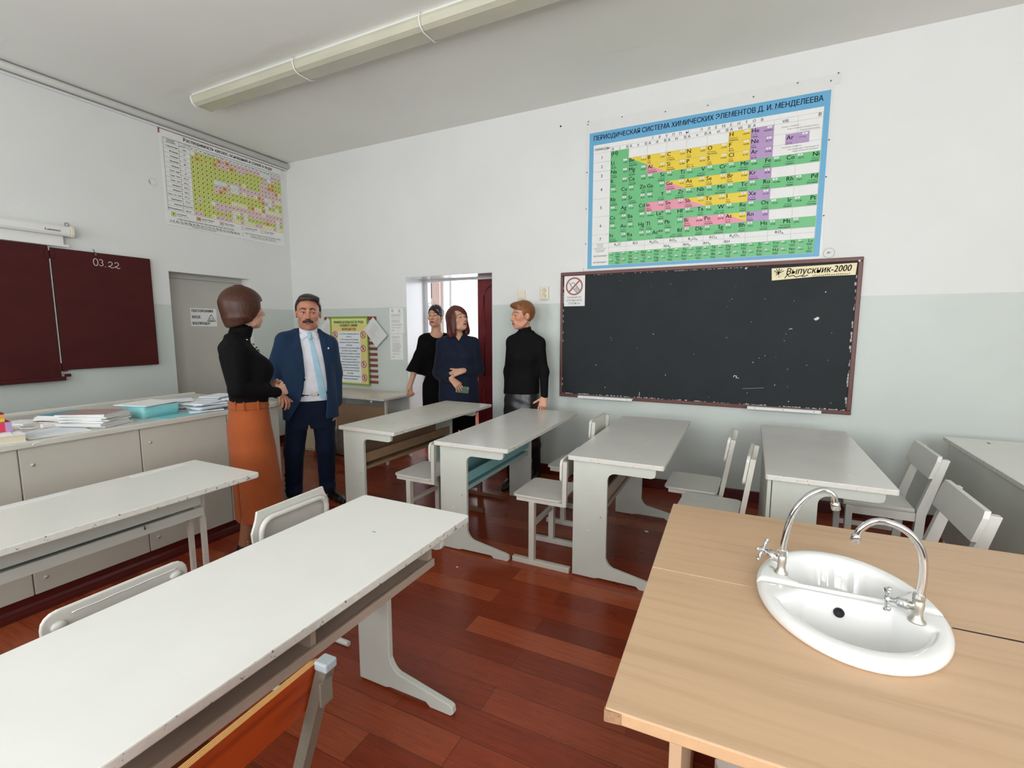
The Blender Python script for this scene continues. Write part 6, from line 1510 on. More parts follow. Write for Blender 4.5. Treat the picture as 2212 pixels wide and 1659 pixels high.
# ---------------------------------------------------------------- woman in the rust-orange skirt
def woman_orange():
    t = thing('person', 'woman in black turtleneck and long rust-orange skirt, hands clasped, beside the counter', 'person', (-2.95, 1.98, 0), R(155))
    fr = frame_at((-0.022, -0.064, 1.622), R(10), R(2), 0, 1.06)
    fine = ((-0.16, 0.10), (-0.34, 0.07), (1.04, 1.18)), None
    fx = [(-0.17, 0.11)]; fy = [(-0.36, 0.06)]; fz = [(1.03, 1.19), (1.47, 1.76)]
    F = fields((-0.30, -0.42, -0.01), (0.26, 0.22, 1.78), (fx, fy, fz))
    head(F, fr, neck_to=(-0.015, -0.02, 1.42), neck_r=0.045)
    F.loft([(0.80, 0.14, 0.09, -0.02, -0.05), (1.05, 0.12, 0.08, -0.02, -0.055), (1.25, 0.13, 0.10, -0.015, -0.05), (1.36, 0.13, 0.07, -0.015, -0.02), (1.42, 0.06, 0.05, -0.015, -0.02)], 2.2, 0.03)
    shR, elR, wrR = (-0.165, 0.015, 1.375), (-0.205, 0.035, 1.125), (-0.145, -0.200, 1.085)
    shL, elL, wrL = (0.135, 0.010, 1.375), (0.165, -0.050, 1.130), (0.075, -0.215, 1.105)
    for a, e, w in ((shR, elR, wrR), (shL, elL, wrL)): F.cap(a, e, 0.042, 0.034, 0.03); F.cap(e, w, 0.034, 0.023, 0.02)
    hand(F, wrR, (0.62, -0.72, 0.10), (0.55, 0.55, -0.25), -1, (34, 40, 30), 4, (0.7, 0.45, 0.5), 25, 0.98)
    hand(F, wrL, (-0.72, -0.60, 0.10), (-0.45, 0.60, -0.35), 1, (36, 42, 30), 4, (0.75, 0.5, 0.3), 15, 0.98)
    hipR, knR, anR = (-0.10, -0.04, 0.84), (-0.09, -0.05, 0.47), (-0.085, 0.030, 0.09)
    hipL, knL, anL = (0.07, -0.05, 0.84), (0.055, -0.11, 0.47), (0.06, -0.055, 0.09)
    leg_pair(F, (hipR, hipL), (knR, knL), (anR, anL))
    for a in (anR, anL): F.cap(a, (a[0], a[1] - 0.03, 0.045), 0.030, 0.024, 0.02)
    F.build('body', 'skin', t, tone_fn(fr, SK_W, rgb(168, 92, 88), rgb(74, 48, 36), 0.3, rgb(138, 92, 68), 0.75))
    eyes(fr, t)
    # turtleneck
    G = fields((-0.31, -0.30, 0.99), (0.27, 0.16, 1.56), None, 0.006)
    G.loft([(0.995, 0.150, 0.108, -0.02, -0.056), (1.05, 0.153, 0.112, -0.02, -0.060), (1.12, 0.158, 0.118, -0.018, -0.060), (1.24, 0.165, 0.138, -0.016, -0.058), (1.32, 0.165, 0.122, -0.015, -0.030), (1.38, 0.150, 0.092, -0.015, -0.010), (1.42, 0.095, 0.070, -0.015, -0.012), (1.445, 0.062, 0.062, -0.015, -0.018)], 2.3, 0.02)
    for s in (-1, 1): G.ell((-0.016 + s * 0.068, -0.135, 1.235), (0.068, 0.062, 0.070), 0.05)
    for a, e, w in ((shR, elR, wrR), (shL, elL, wrL)):
        G.cap((a[0] * 0.96, a[1], a[2] - 0.012), e, 0.054, 0.047, 0.06); G.cap(e, w, 0.047, 0.034, 0.025)
        G.cap((-0.015 + 0.3 * a[0], 0.005, 1.432), (a[0] * 0.9, a[1], a[2] - 0.005), 0.040, 0.046, 0.05)
    G.cap((-0.016, -0.020, 1.40), (-0.020, -0.040, 1.505), 0.062, 0.058, 0.02)
    wr = (wrR, wrL)
    G.apply(lambda x, y, z: z * 0 + np.sqrt((x + 0.02) ** 2 + (y + 0.05) ** 2) - 0.046, (-0.1, -0.12, 1.50), (0.05, 0.05, 1.56), 0.004, 'c')
    G.build('turtleneck', 'knit_black', t, smooth=1)
    H = fields((-0.11, -0.13, 1.42), (0.08, 0.08, 1.55), None, 0.0045)
    H.cap((-0.018, -0.030, 1.455), (-0.021, -0.044, 1.500), 0.066, 0.064, 0.01); H.apply(lambda x, y, z: np.sqrt((x + 0.02) ** 2 + (y + 0.04) ** 2) - 0.052, (-0.1, -0.12, 1.40), (0.06, 0.06, 1.56), 0.004, 'c')
    H.clip(lambda x, y, z: z - 1.512 + 0.10 * (y + 0.04), 0.006); H.clip(lambda x, y, z: 1.437 - z, 0.006)
    H.build('collar_roll', 'knit_black', t)
    # skirt
    S = fields((-0.24, -0.28, 0.22), (0.20, 0.14, 1.08), None, 0.0065)
    st = [(0.232, 0.165, 0.148, -0.02, -0.085), (0.45, 0.172, 0.145, -0.02, -0.080), (0.70, 0.180, 0.138, -0.02, -0.062), (0.86, 0.180, 0.128, -0.02, -0.050), (0.97, 0.160, 0.114, -0.02, -0.055), (1.035, 0.146, 0.104, -0.02, -0.058)]
    S.loft(st, 2.2, 0.0, ripple=lambda th, z: 0.012 * np.sin(5 * th + 1.0) * np.clip((0.8 - z) / 0.5, 0, 1))
    S.clip(lambda x, y, z: -np.maximum(np.abs(x + 0.10) - 0.006, np.maximum(z - 0.50, 0.02 - y)))         # slit at the back
    S.build('skirt', 'orange_wool', t, smooth=1)
    B = fields((-0.24, -0.22, 0.96), (0.20, 0.12, 1.06), None, 0.006)
    B.loft([(0.985, 0.163, 0.118, -0.02, -0.055), (1.04, 0.152, 0.110, -0.02, -0.058)], 2.2, 0.0); o = B.build('waistband', 'orange_wool', t)
    for x, y in ((-0.165, 0.0), (-0.11, 0.037), (-0.172, -0.08)): MB().box(x - 0.018, x - 0.008, y - 0.005, y + 0.005, 0.985, 1.043, 'orange_wool').build('belt_loop', o, bevel=0.002)
    # boots
    for a in (anR, anL):
        K = fields((a[0] - 0.07, a[1] - 0.30, 0), (a[0] + 0.07, a[1] + 0.09, 0.20), None, 0.005)
        shoe(K, (a[0], a[1] + 0.035), 0, 0.255, 0.04, 0.025, 0.12)
        K.apply(lambda x, y, z, a=a: np.sqrt((x - a[0]) ** 2 + (y - a[1]) ** 2) - 0.037, (a[0] - .05, a[1] - .05, 0.115), (a[0] + .05, a[1] + .05, 0.2), 0.004, 'c')
        o = K.build('ankle_boot', 'shoe_black', t)
        b = MB()
        for i in range(3): b.ball((a[0] - 0.037, a[1] - 0.012, 0.075 + 0.020 * i), 0.005, 'silver', 8)
        b.build('stud_row', o)
    # bob
    A = Field(np.arange(-0.13, 0.13, 0.0045), np.arange(-0.15, 0.15, 0.0045), np.arange(-0.17, 0.16, 0.0045))
    A.ell((0, 0.016, 0.036), (0.096, 0.116, 0.102), 0.02)
    A.loft([(-0.122, 0.050, 0.040, 0, 0.050), (-0.10, 0.080, 0.070, 0, 0.040), (-0.05, 0.104, 0.098, 0, 0.026), (0.0, 0.106, 0.110, 0, 0.016), (0.045, 0.101, 0.113, 0, 0.014), (0.08, 0.086, 0.100, 0, 0.014), (0.11, 0.062, 0.074, 0, 0.016), (0.130, 0.036, 0.044, 0, 0.018), (0.141, 0.012, 0.014, 0, 0.018)], 2.1, 0.03)
    A.apply(lambda x, y, z: np.maximum(np.maximum(np.abs(x) - 0.071 - 0.25 * np.clip(y + 0.06, 0, 1), y + 0.030 + 0.25 * (z + 0.02)), z - 0.046), (-0.12, -0.2, -0.2), (0.12, 0.05, 0.06), 0.012, 'c')
    A.apply(lambda x, y, z: z + 0.088 - 0.55 * (y + 0.02) * 0 + 0.35 * (y - 0.03), (-0.13, -0.15, -0.18), (0.13, 0.13, -0.06), 0.01, 'c')
    o = A.build('hair', 'hair_bob', t, smooth=1); o.matrix_local = fr
    b = MB()
    pts = []
    for i in range(46):
        u = i / 45; a = R(-200 + 400 * u)
        x = 0.085 * math.sin(a * 0.5) ; 
        th = 2 * math.pi * u
        x = -0.018 + 0.078 * math.sin(th); y = -0.040 - 0.078 * math.cos(th) * (1.25 if math.cos(th) > 0 else 0.95); z = 1.435 - 0.085 * max(0, math.cos(th)) ** 1.5 + 0.02 * max(0, -math.cos(th))
        pts.append((x, y, z))
    for i, p in enumerate(pts): b.ball(p, 0.0052, 'pearl' if i % 2 else 'bead_black', 8)
    b.build('bead_necklace', t)
woman_orange()

# ---------------------------------------------------------------- man in the blue suit
def man_suit():
    t = thing('person', 'man with a moustache in a blue suit and pale blue tie beside the counter', 'person', (-3.30, 2.86, 0), R(53.1))
    fr = frame_at((0.014, -0.012, 1.628), R(-6), R(-2), R(1), 1.22)
    shR, elR, wrR = (-0.182, 0.010, 1.405), (-0.272, 0.055, 1.140), (-0.256, -0.125, 0.982)
    shL, elL, wrL = (0.170, -0.005, 1.372), (0.210, 0.045, 1.110), (0.212, 0.0, 0.865)
    fx = [(-0.30, -0.12), (-0.10, 0.13), (0.17, 0.26)]; fy = [(-0.29, 0.04)]; fz = [(0.66, 1.00), (1.48, 1.80)]
    F = fields((-0.38, -0.31, -0.01), (0.34, 0.20, 1.82), (fx, fy, fz), 0.007, 0.003)
    head(F, fr, True, neck_to=(0.006, 0.020, 1.40), neck_r=0.058)
    F.loft([(0.80, 0.15, 0.10, 0, 0), (1.0, 0.15, 0.10, 0, 0), (1.25, 0.17, 0.11, 0, 0.01), (1.38, 0.16, 0.08, 0, 0.02), (1.44, 0.07, 0.06, 0, 0.02)], 2.2, 0.03)
    for a, e, w in ((shR, elR, wrR), (shL, elL, wrL)): F.cap(a, e, 0.048, 0.040, 0.03); F.cap(e, w, 0.040, 0.028, 0.02)
    hand(F, wrR, (0.42, -0.80, -0.30), (-0.1, -0.15, -1), -1, None, 7, (0.75, 0.6, 0.2), 10, 1.08, [(30, 38, 25), (34, 40, 26), (38, 42, 28), (42, 44, 30)])
    hand(F, wrL, (-0.10, -0.22, -1), (-0.95, -0.2, 0.1), 1, (16, 24, 18), 5, (0.75, 0.45, 0.35), 12, 1.06)
    hips, kn, an = ((-0.095, 0.0, 0.86), (0.095, 0.0, 0.86)), ((-0.150, -0.015, 0.47), (0.100, -0.025, 0.47)), ((-0.165, 0.03, 0.09), (0.105, 0.02, 0.09))
    leg_pair(F, hips, kn, an)
    for a in an: F.cap(a, (a[0], a[1] - 0.02, 0.045), 0.030, 0.024, 0.02)
    F.build('body', 'skin', t, tone_fn(fr, SK_M, rgb(150, 84, 76), rgb(38, 28, 24), 0.0, cheek=0.08, brow_z=0.025, brow_t=0.0060, stubble=0.25))
    eyes(fr, t, (0.25, 0))
    # shirt
    st = [(0.90, 0.170, 0.135, 0.01, -0.012), (1.0, 0.180, 0.145, 0.005, -0.014), (1.15, 0.182, 0.142, 0, -0.006), (1.28, 0.184, 0.128, 0, 0.004), (1.36, 0.178, 0.100, 0, 0.012), (1.41, 0.125, 0.080, 0.002, 0.016), (1.445, 0.078, 0.072, 0.004, 0.014)]
    S = fields((-0.24, -0.19, 0.88), (0.24, 0.16, 1.53), None, 0.0036)
    S.loft(st, 2.3, 0.02); S.cap((0.005, 0.012, 1.40), (0.008, 0.004, 1.490), 0.068, 0.066, 0.02)
    S.apply(lambda x, y, z: np.sqrt((x - 0.008) ** 2 + (y - 0.006) ** 2) - 0.060, (-.07, -.07, 1.47), (.08, .08, 1.53), 0.004, 'c')
    shirt = S
    SB = S.copy(); 
    SB.build('shirt', 'shirt_white', t, smooth=1)
    # collar points
    C = S.copy(0.008)
    fp = lambda s: [(0.008 + s * 0.066, 1.505), (0.008 + s * 0.004, 1.462), (0.008 + s * 0.010, 1.440), (0.008 + s * 0.056, 1.402), (0.008 + s * 0.092, 1.455)]
    X, Y, Z = C.xyz()
    d = np.minimum(poly_sdf(X + 0 * Z, Z + 0 * X, fp(1)), poly_sdf(X + 0 * Z, Z + 0 * X, fp(-1)))
    C.D = np.maximum(np.maximum(C.D, d), Y + 0.01 + 0 * X); C.build('collar', 'shirt_white', t)
    # tie
    T = S.copy(0.010); X, Y, Z = T.xyz()
    tie = [(-0.008, 1.455), (0.024, 1.455), (0.031, 1.432), (0.023, 1.405), (0.044, 1.20), (0.056, 1.02), (0.062, 0.945), (0.036, 0.897), (0.000, 0.940), (0.000, 1.03), (-0.004, 1.20), (-0.006, 1.405), (-0.016, 1.432)]
    T.D = np.maximum(np.maximum(T.D, poly_sdf(X + 0 * Z, Z + 0 * X, [(a + 0.006 + 0.10 * (1.44 - b_), b_) for a, b_ in tie])), Y + 0.02 + 0 * X)
    T.cap((0.012, -0.062, 1.452), (0.012, -0.074, 1.418), 0.020, 0.014, 0.006)
    o = T.build('tie', 'tie_blue', t, smooth=1)
    # trousers
    P = fields((-0.27, -0.19, 0.05), (0.25, 0.17, 0.99), None, 0.007)
    P.loft([(0.66, 0.175, 0.120, 0.0, 0.0), (0.78, 0.188, 0.130, 0.0, 0.0), (0.88, 0.186, 0.135, 0.004, -0.006), (0.965, 0.178, 0.136, 0.008, -0.012)], 2.3, 0.02)
    for h_, n_, a in zip(hips, kn, an):
        P.cap((h_[0], h_[1], 0.80), n_, 0.098, 0.078, 0.03); P.cap(n_, (a[0], a[1] + 0.01, 0.085), 0.078, 0.066, 0.03)
        P.ell((a[0], a[1] - 0.035, 0.115), (0.062, 0.072, 0.030), 0.03)
        for i in range(4): P.cap((a[0] - 0.06, a[1] - 0.045, 0.13 + 0.045 * i), (a[0] + 0.05, a[1] - 0.055, 0.15 + 0.05 * i), 0.012, 0.010, 0.022)
    P.clip(lambda x, y, z: -np.maximum(np.abs(x - (-0.028 + 0.0 * z)) - 0.006 - 0.10 * np.clip(0.70 - z, 0, 0.5), z - 0.70), 0.01)
    P.clip(lambda x, y, z: 0.050 - z)
    P.build('trousers', 'suit_navy', t, smooth=1)
    B = fields((-0.22, -0.18, 0.93), (0.22, 0.15, 0.99), None, 0.005)
    B.loft([(0.945, 0.182, 0.141, 0.008, -0.012), (0.978, 0.181, 0.143, 0.007, -0.012)], 2.3, 0.0); bo = B.build('belt', 'belt', t)
    MB().box(0.0, 0.045, -0.160, -0.154, 0.945, 0.98, 'silver').build('buckle', bo, bevel=0.002)
    # jacket
    J = fields((-0.40, -0.22, 0.72), (0.34, 0.19, 1.52), None, 0.0042)
    jst = [(0.745, 0.222, 0.165, 0.0, -0.006), (0.85, 0.222, 0.166, 0.0, -0.010), (1.0, 0.208, 0.164, 0.0, -0.010), (1.10, 0.204, 0.160, 0.0, -0.006), (1.25, 0.204, 0.148, 0.0, 0.004), (1.33, 0.196, 0.126, 0.0, 0.010), (1.39, 0.160, 0.100, 0.0, 0.016), (1.43, 0.115, 0.082, 0.003, 0.022), (1.485, 0.085, 0.064, 0.006, 0.026)]
    J.loft(jst, 2.4, 0.02)
    for a, e, w in ((shR, elR, wrR), (shL, elL, wrL)):
        J.cap((a[0], a[1], a[2] - 0.012), e, 0.066, 0.060, 0.06); J.cap(e, mid(e, w, 0.98), 0.060, 0.046, 0.03); J.cap((0.005 + 0.32 * a[0], 0.028, 1.455), (a[0] * 0.92, a[1] + 0.005, a[2] + 0.002), 0.046, 0.060, 0.05)
        J.cap(mid(a, e, 0.78), mid(a, e, 0.82), 0.066, 0.066, 0.01)
    core = J.copy()
    # open front: wedge from the collar to the belly, flaring at the hem
    op = [(-0.075, 1.52), (-0.068, 1.46), (-0.050, 1.30), (-0.044, 1.12), (-0.062, 1.00), (-0.092, 0.90), (-0.15, 0.80), (-0.20, 0.70), (0.10, 0.70), (0.118, 0.90), (0.122, 1.05), (0.112, 1.20), (0.094, 1.35), (0.084, 1.46), (0.09, 1.52)]
    X, Y, Z = J.xyz(); w = poly_sdf(X + 0 * Z, Z + 0 * X, op)
    cut = np.maximum(w, Y - 0.03 + 0 * X)
    J.D = -Field.smin(-J.D, cut, 0.006)
    J.clip(lambda x, y, z: -(np.sqrt((x - 0.006) ** 2 + (y - 0.01) ** 2) - 0.074 + np.maximum(0, 1.415 - z)), 0.004)
    J.build('jacket', 'suit_blue', t, smooth=1)
    # lapels
    Lp = core.copy(0.0085); X, Y, Z = Lp.xyz()
    lR = [(-0.068, 1.475), (-0.052, 1.30), (-0.044, 1.10), (-0.112, 1.285), (-0.128, 1.345), (-0.098, 1.365), (-0.105, 1.42)]
    lL = [(0.084, 1.475), (0.094, 1.35), (0.112, 1.20), (0.121, 1.08), (0.158, 1.27), (0.166, 1.335), (0.138, 1.355), (0.136, 1.42)]
    d = np.minimum(poly_sdf(X + 0 * Z, Z + 0 * X, lR), poly_sdf(X + 0 * Z, Z + 0 * X, lL))
    Lp.D = np.maximum(np.maximum(Lp.D, d), Y + 0.02 + 0 * X); Lp.build('lapels', 'suit_blue', t)
    b = MB()
    for x, y, z in ((-0.052, -0.160, 1.085), (-0.072, -0.166, 0.955)): MB().lathe([(0.010, 0), (0.010, 0.004), (0, 0.005)], 'suit_navy', (x, y, z), (0, -1, 0.0), 12).build('button', t)
    MB().ball((0.150, -0.108, 1.335), 0.008, 'pearl', 10, (1, 0.5, 1)).build('lapel_pin', t)
    for w, e in ((wrR, elR),):
        q = fields((w[0] - 0.07, w[1] - 0.07, w[2] - 0.07), (w[0] + 0.07, w[1] + 0.07, w[2] + 0.07), None, 0.005)
        v = (Vector(w) - Vector(e)).normalized(); q.cap(Vector(w) - v * 0.02, Vector(w) + v * 0.010, 0.039, 0.037, 0.0)
        X, Y, Z = q.xyz(); ee = (X - w[0]) * v.x + (Y - w[1]) * v.y + (Z - w[2]) * v.z; q.D = np.maximum(np.maximum(q.D, ee - 0.012), -ee - 0.03); q.build('shirt_cuff', 'shirt_white', t)
    # shoes
    for a, yw in ((an[0], R(-18)), (an[1], R(22))):
        K = fields((a[0] - 0.18, a[1] - 0.32, 0), (a[0] + 0.18, a[1] + 0.10, 0.13), None, 0.0055)
        shoe(K, (a[0], a[1] + 0.045), yw, 0.295, 0.05, 0.0, 0.09); K.build('shoe', 'shoe_black', t)
    # hair and moustache
    A = Field(np.arange(-0.105, 0.105, 0.0042), np.arange(-0.125, 0.135, 0.0042), np.arange(-0.08, 0.15, 0.0042))
    A.ell((0, 0.014, 0.032), (0.084, 0.106, 0.099), 0.0)
    A.ell((0.012, -0.040, 0.098), (0.064, 0.052, 0.022), 0.03)
    A.apply(lambda x, y, z: np.maximum(np.maximum(y + 0.036 + 0.22 * (z - 0.06), z - 0.086 + 0.18 * np.abs(x)), np.abs(x) - 0.068 - 0.10 * np.clip(z - 0.03, 0, 1)), (-0.12, -0.15, -0.1), (0.12, 0.0, 0.10), 0.008, 'c')
    A.apply(lambda x, y, z: np.maximum(y - 0.004 + 0.35 * (z + 0.01), z - 0.055), (-0.12, -0.15, -0.1), (0.12, 0.02, 0.06), 0.006, 'c')
    A.apply(lambda x, y, z: np.maximum(z + 0.012, y - 0.035), (-0.12, -0.15, -0.1), (0.12, 0.05, -0.0), 0.006, 'c')
    A.apply(lambda x, y, z: z + 0.058, (-0.12, -0.15, -0.1), (0.12, 0.14, -0.05), 0.006, 'c')
    o = A.build('hair', 'hair_man', t, smooth=1); o.matrix_local = fr
    A = Field(np.arange(-0.05, 0.05, 0.0028), np.arange(-0.125, -0.05, 0.0028), np.arange(-0.08, -0.025, 0.0028))
    for s in (-1, 1): A.cap((s * 0.004, -0.0965, -0.0490), (s * 0.028, -0.086, -0.0590), 0.0105, 0.0080, 0.006)
    A.cap((-0.024, -0.090, -0.057), (0.024, -0.090, -0.057), 0.0075, None, 0.004)
    o = A.build('moustache', 'hair_man', t); o.matrix_local = fr
man_suit()

# ---------------------------------------------------------------- woman in the black dress, in the doorway
def woman_dress():
    t = thing('person', 'woman in a black dress with glasses pushed up on dark hair, standing in the doorway', 'person', (-3.12, 4.54, 0), R(36.9))
    fr = frame_at((-0.042, -0.012, 1.634), R(-26), R(3), R(-2), 1.0)
    shR, elR, wrR = (-0.175, 0.005, 1.372), (-0.275, 0.010, 1.070), (-0.348, -0.035, 0.840)
    shL, elL, wrL = (0.110, 0.005, 1.372), (0.160, 0.03, 1.07), (0.170, -0.04, 0.84)
    F = fields((-0.43, -0.23, -0.01), (0.26, 0.18, 1.80), ([(-0.40, -0.30), (-0.15, 0.06)], [(-0.17, 0.05)], [(0.70, 0.87), (1.47, 1.76)]), 0.007, 0.003)
    head(F, fr, neck_to=(-0.032, 0.012, 1.42), neck_r=0.057)
    F.loft([(0.80, 0.15, 0.10, -0.03, 0), (1.0, 0.14, 0.10, -0.03, 0), (1.28, 0.15, 0.115, -0.032, -0.012), (1.375, 0.155, 0.088, -0.032, 0.0), (1.42, 0.115, 0.065, -0.032, 0.008), (1.45, 0.06, 0.05, -0.032, 0.012)], 2.2, 0.03)
    for a, e, w in ((shR, elR, wrR), (shL, elL, wrL)): F.cap(a, e, 0.046, 0.038, 0.03); F.cap(e, w, 0.038, 0.025, 0.02)
    hand(F, wrR, (0.05, -0.25, -1), (0.35, -0.9, 0.1), -1, None, 4, (0.7, 0.5, 0.5), 20, 0.98, [(55, 50, 30), (60, 55, 30), (62, 55, 30), (62, 55, 30)])
    hand(F, wrL, (0.0, -0.15, -1), (-0.9, -0.2, 0.1), 1, (18, 22, 16), 5, (0.7, 0.45, 0.35), 15, 0.98)
    leg_pair(F, ((-0.11, 0, 0.85), (0.05, 0, 0.85)), ((-0.11, 0, 0.46), (0.05, 0, 0.46)), ((-0.11, 0.03, 0.08), (0.05, 0.03, 0.08)))
    for x in (-0.11, 0.05): F.cap((x, 0.03, 0.08), (x, 0.0, 0.045), 0.030, 0.024, 0.02)
    F.build('body', 'skin', t, tone_fn(fr, rgb(204, 156, 128), rgb(150, 40, 52), rgb(34, 22, 22), 1.0, rgb(30, 26, 28), 0.62, cheek=0.16, brow_t=0.0036, brow_z=0.031))
    eyes(fr, t, (-0.1, -0.05))
    G = fields((-0.45, -0.24, 0.15), (0.26, 0.20, 1.47), None, 0.006)
    G.loft([(0.16, 0.190, 0.150, -0.02, 0.0), (0.42, 0.182, 0.142, -0.02, 0.0), (0.75, 0.188, 0.148, -0.02, 0), (0.92, 0.180, 0.146, -0.022, -0.004), (1.08, 0.165, 0.136, -0.028, -0.012), (1.26, 0.178, 0.146, -0.032, -0.016), (1.36, 0.172, 0.112, -0.032, 0.0), (1.405, 0.140, 0.082, -0.032, 0.006), (1.43, 0.090, 0.066, -0.032, 0.010)], 2.3, 0.02)
    for s in (-1, 1): G.ell((-0.032 + s * 0.072, -0.095, 1.255), (0.072, 0.07, 0.072), 0.05)
    for a, e, w in ((shR, elR, wrR), (shL, elL, wrL)):
        G.cap(a, mid(a, e, 0.6), 0.053, 0.056, 0.06); G.cap(mid(a, e, 0.6), mid(e, w, 0.28), 0.056, 0.095, 0.03); G.cap((-0.032 + 0.3 * (a[0] + 0.032), 0.012, 1.420), a, 0.036, 0.048, 0.05)
        c = mid(e, w, 0.30); v = (Vector(w) - Vector(e)).normalized()
        G.apply(lambda x, y, z, c=c, v=v: np.maximum(-((x - c[0]) * v.x + (y - c[1]) * v.y + (z - c[2]) * v.z), np.sqrt((x - c[0]) ** 2 + (y - c[1]) ** 2 + (z - c[2]) ** 2) - 0.16), (c[0] - .16, c[1] - .16, c[2] - .16), (c[0] + .16, c[1] + .16, c[2] + .10), 0.003, 'c')
    # scoop neckline
    G.apply(lambda x, y, z: np.sqrt(((x + 0.032) / 0.085) ** 2 + ((z - 1.478) / 0.085) ** 2 + np.clip(y - 0.0, 0, 1) * 30) * 0.085 - 0.085, (-0.13, -0.2, 1.33), (0.07, 0.1, 1.46), 0.003, 'c')
    G.build('dress', 'dress_black', t, smooth=1)
    b = MB(); random.seed(4)
    for i in range(9): a = i * 0.7; b.ball((-0.105 + 0.013 * math.cos(a) + 0.004 * (i % 3), -0.131, 1.300 + 0.016 * math.sin(a)), 0.0085, 'pearl' if i % 3 else 'silver', 8, (1, 0.5, 1))
    b.build('brooch', t)
    for x in (-0.11, 0.05):
        K = fields((x - 0.07, -0.25, 0), (x + 0.07, 0.12, 0.13), None, 0.006); shoe(K, (x, 0.065), 0, 0.25, 0.04, 0.02, 0.07); K.build('shoe', 'shoe_black', t)
    A = Field(np.arange(-0.115, 0.115, 0.0045), np.arange(-0.135, 0.145, 0.0045), np.arange(-0.09, 0.17, 0.0045))
    A.ell((0, 0.022, 0.036), (0.086, 0.108, 0.102), 0.0); A.ell((0, 0.075, 0.05), (0.07, 0.06, 0.075), 0.03)
    A.apply(lambda x, y, z: np.maximum(np.maximum(y + 0.030 + 0.30 * (z - 0.03), z - 0.074 + 0.35 * np.clip(-x, -0.03, 0.1)), np.abs(x) - 0.066), (-0.12, -0.15, -0.1), (0.12, 0.03, 0.10), 0.01, 'c')
    A.cap((0.012, -0.082, 0.082), (0.066, -0.050, 0.020), 0.020, 0.012, 0.012)
    A.apply(lambda x, y, z: np.maximum(z + 0.004, y - 0.020), (-0.12, -0.15, -0.1), (0.12, 0.05, 0.0), 0.006, 'c')
    A.apply(lambda x, y, z: z + 0.062, (-0.12, -0.15, -0.1), (0.12, 0.15, -0.05), 0.006, 'c')
    o = A.build('hair', 'hair_black', t, smooth=1); o.matrix_local = fr
    b = MB()
    for s in (-1, 1):
        b.tube([(s * 0.034 + 0.028 * math.cos(a), -0.052 - 0.02 * math.sin(a) * 0.4, 0.128 + 0.022 * math.sin(a)) for a in [2 * math.pi * i / 18 for i in range(18)]], 0.0022, 'silver', 6, closed=True)
        b.tube([(s * 0.062, -0.050, 0.130), (s * 0.084, 0.0, 0.095), (s * 0.086, 0.05, 0.05)], 0.002, 'silver', 6)
    b.tube([(-0.008, -0.054, 0.130), (0.008, -0.054, 0.130)], 0.002, 'silver', 6)
    o = b.build('glasses', t); o.matrix_local = fr
    for s in (-1, 1):
        b = MB().tube([(s * 0.077, 0.006, -0.035), (s * 0.078, 0.004, -0.075)], 0.004, 'silver', 6); o = b.build('earring', t); o.matrix_local = fr
woman_dress()

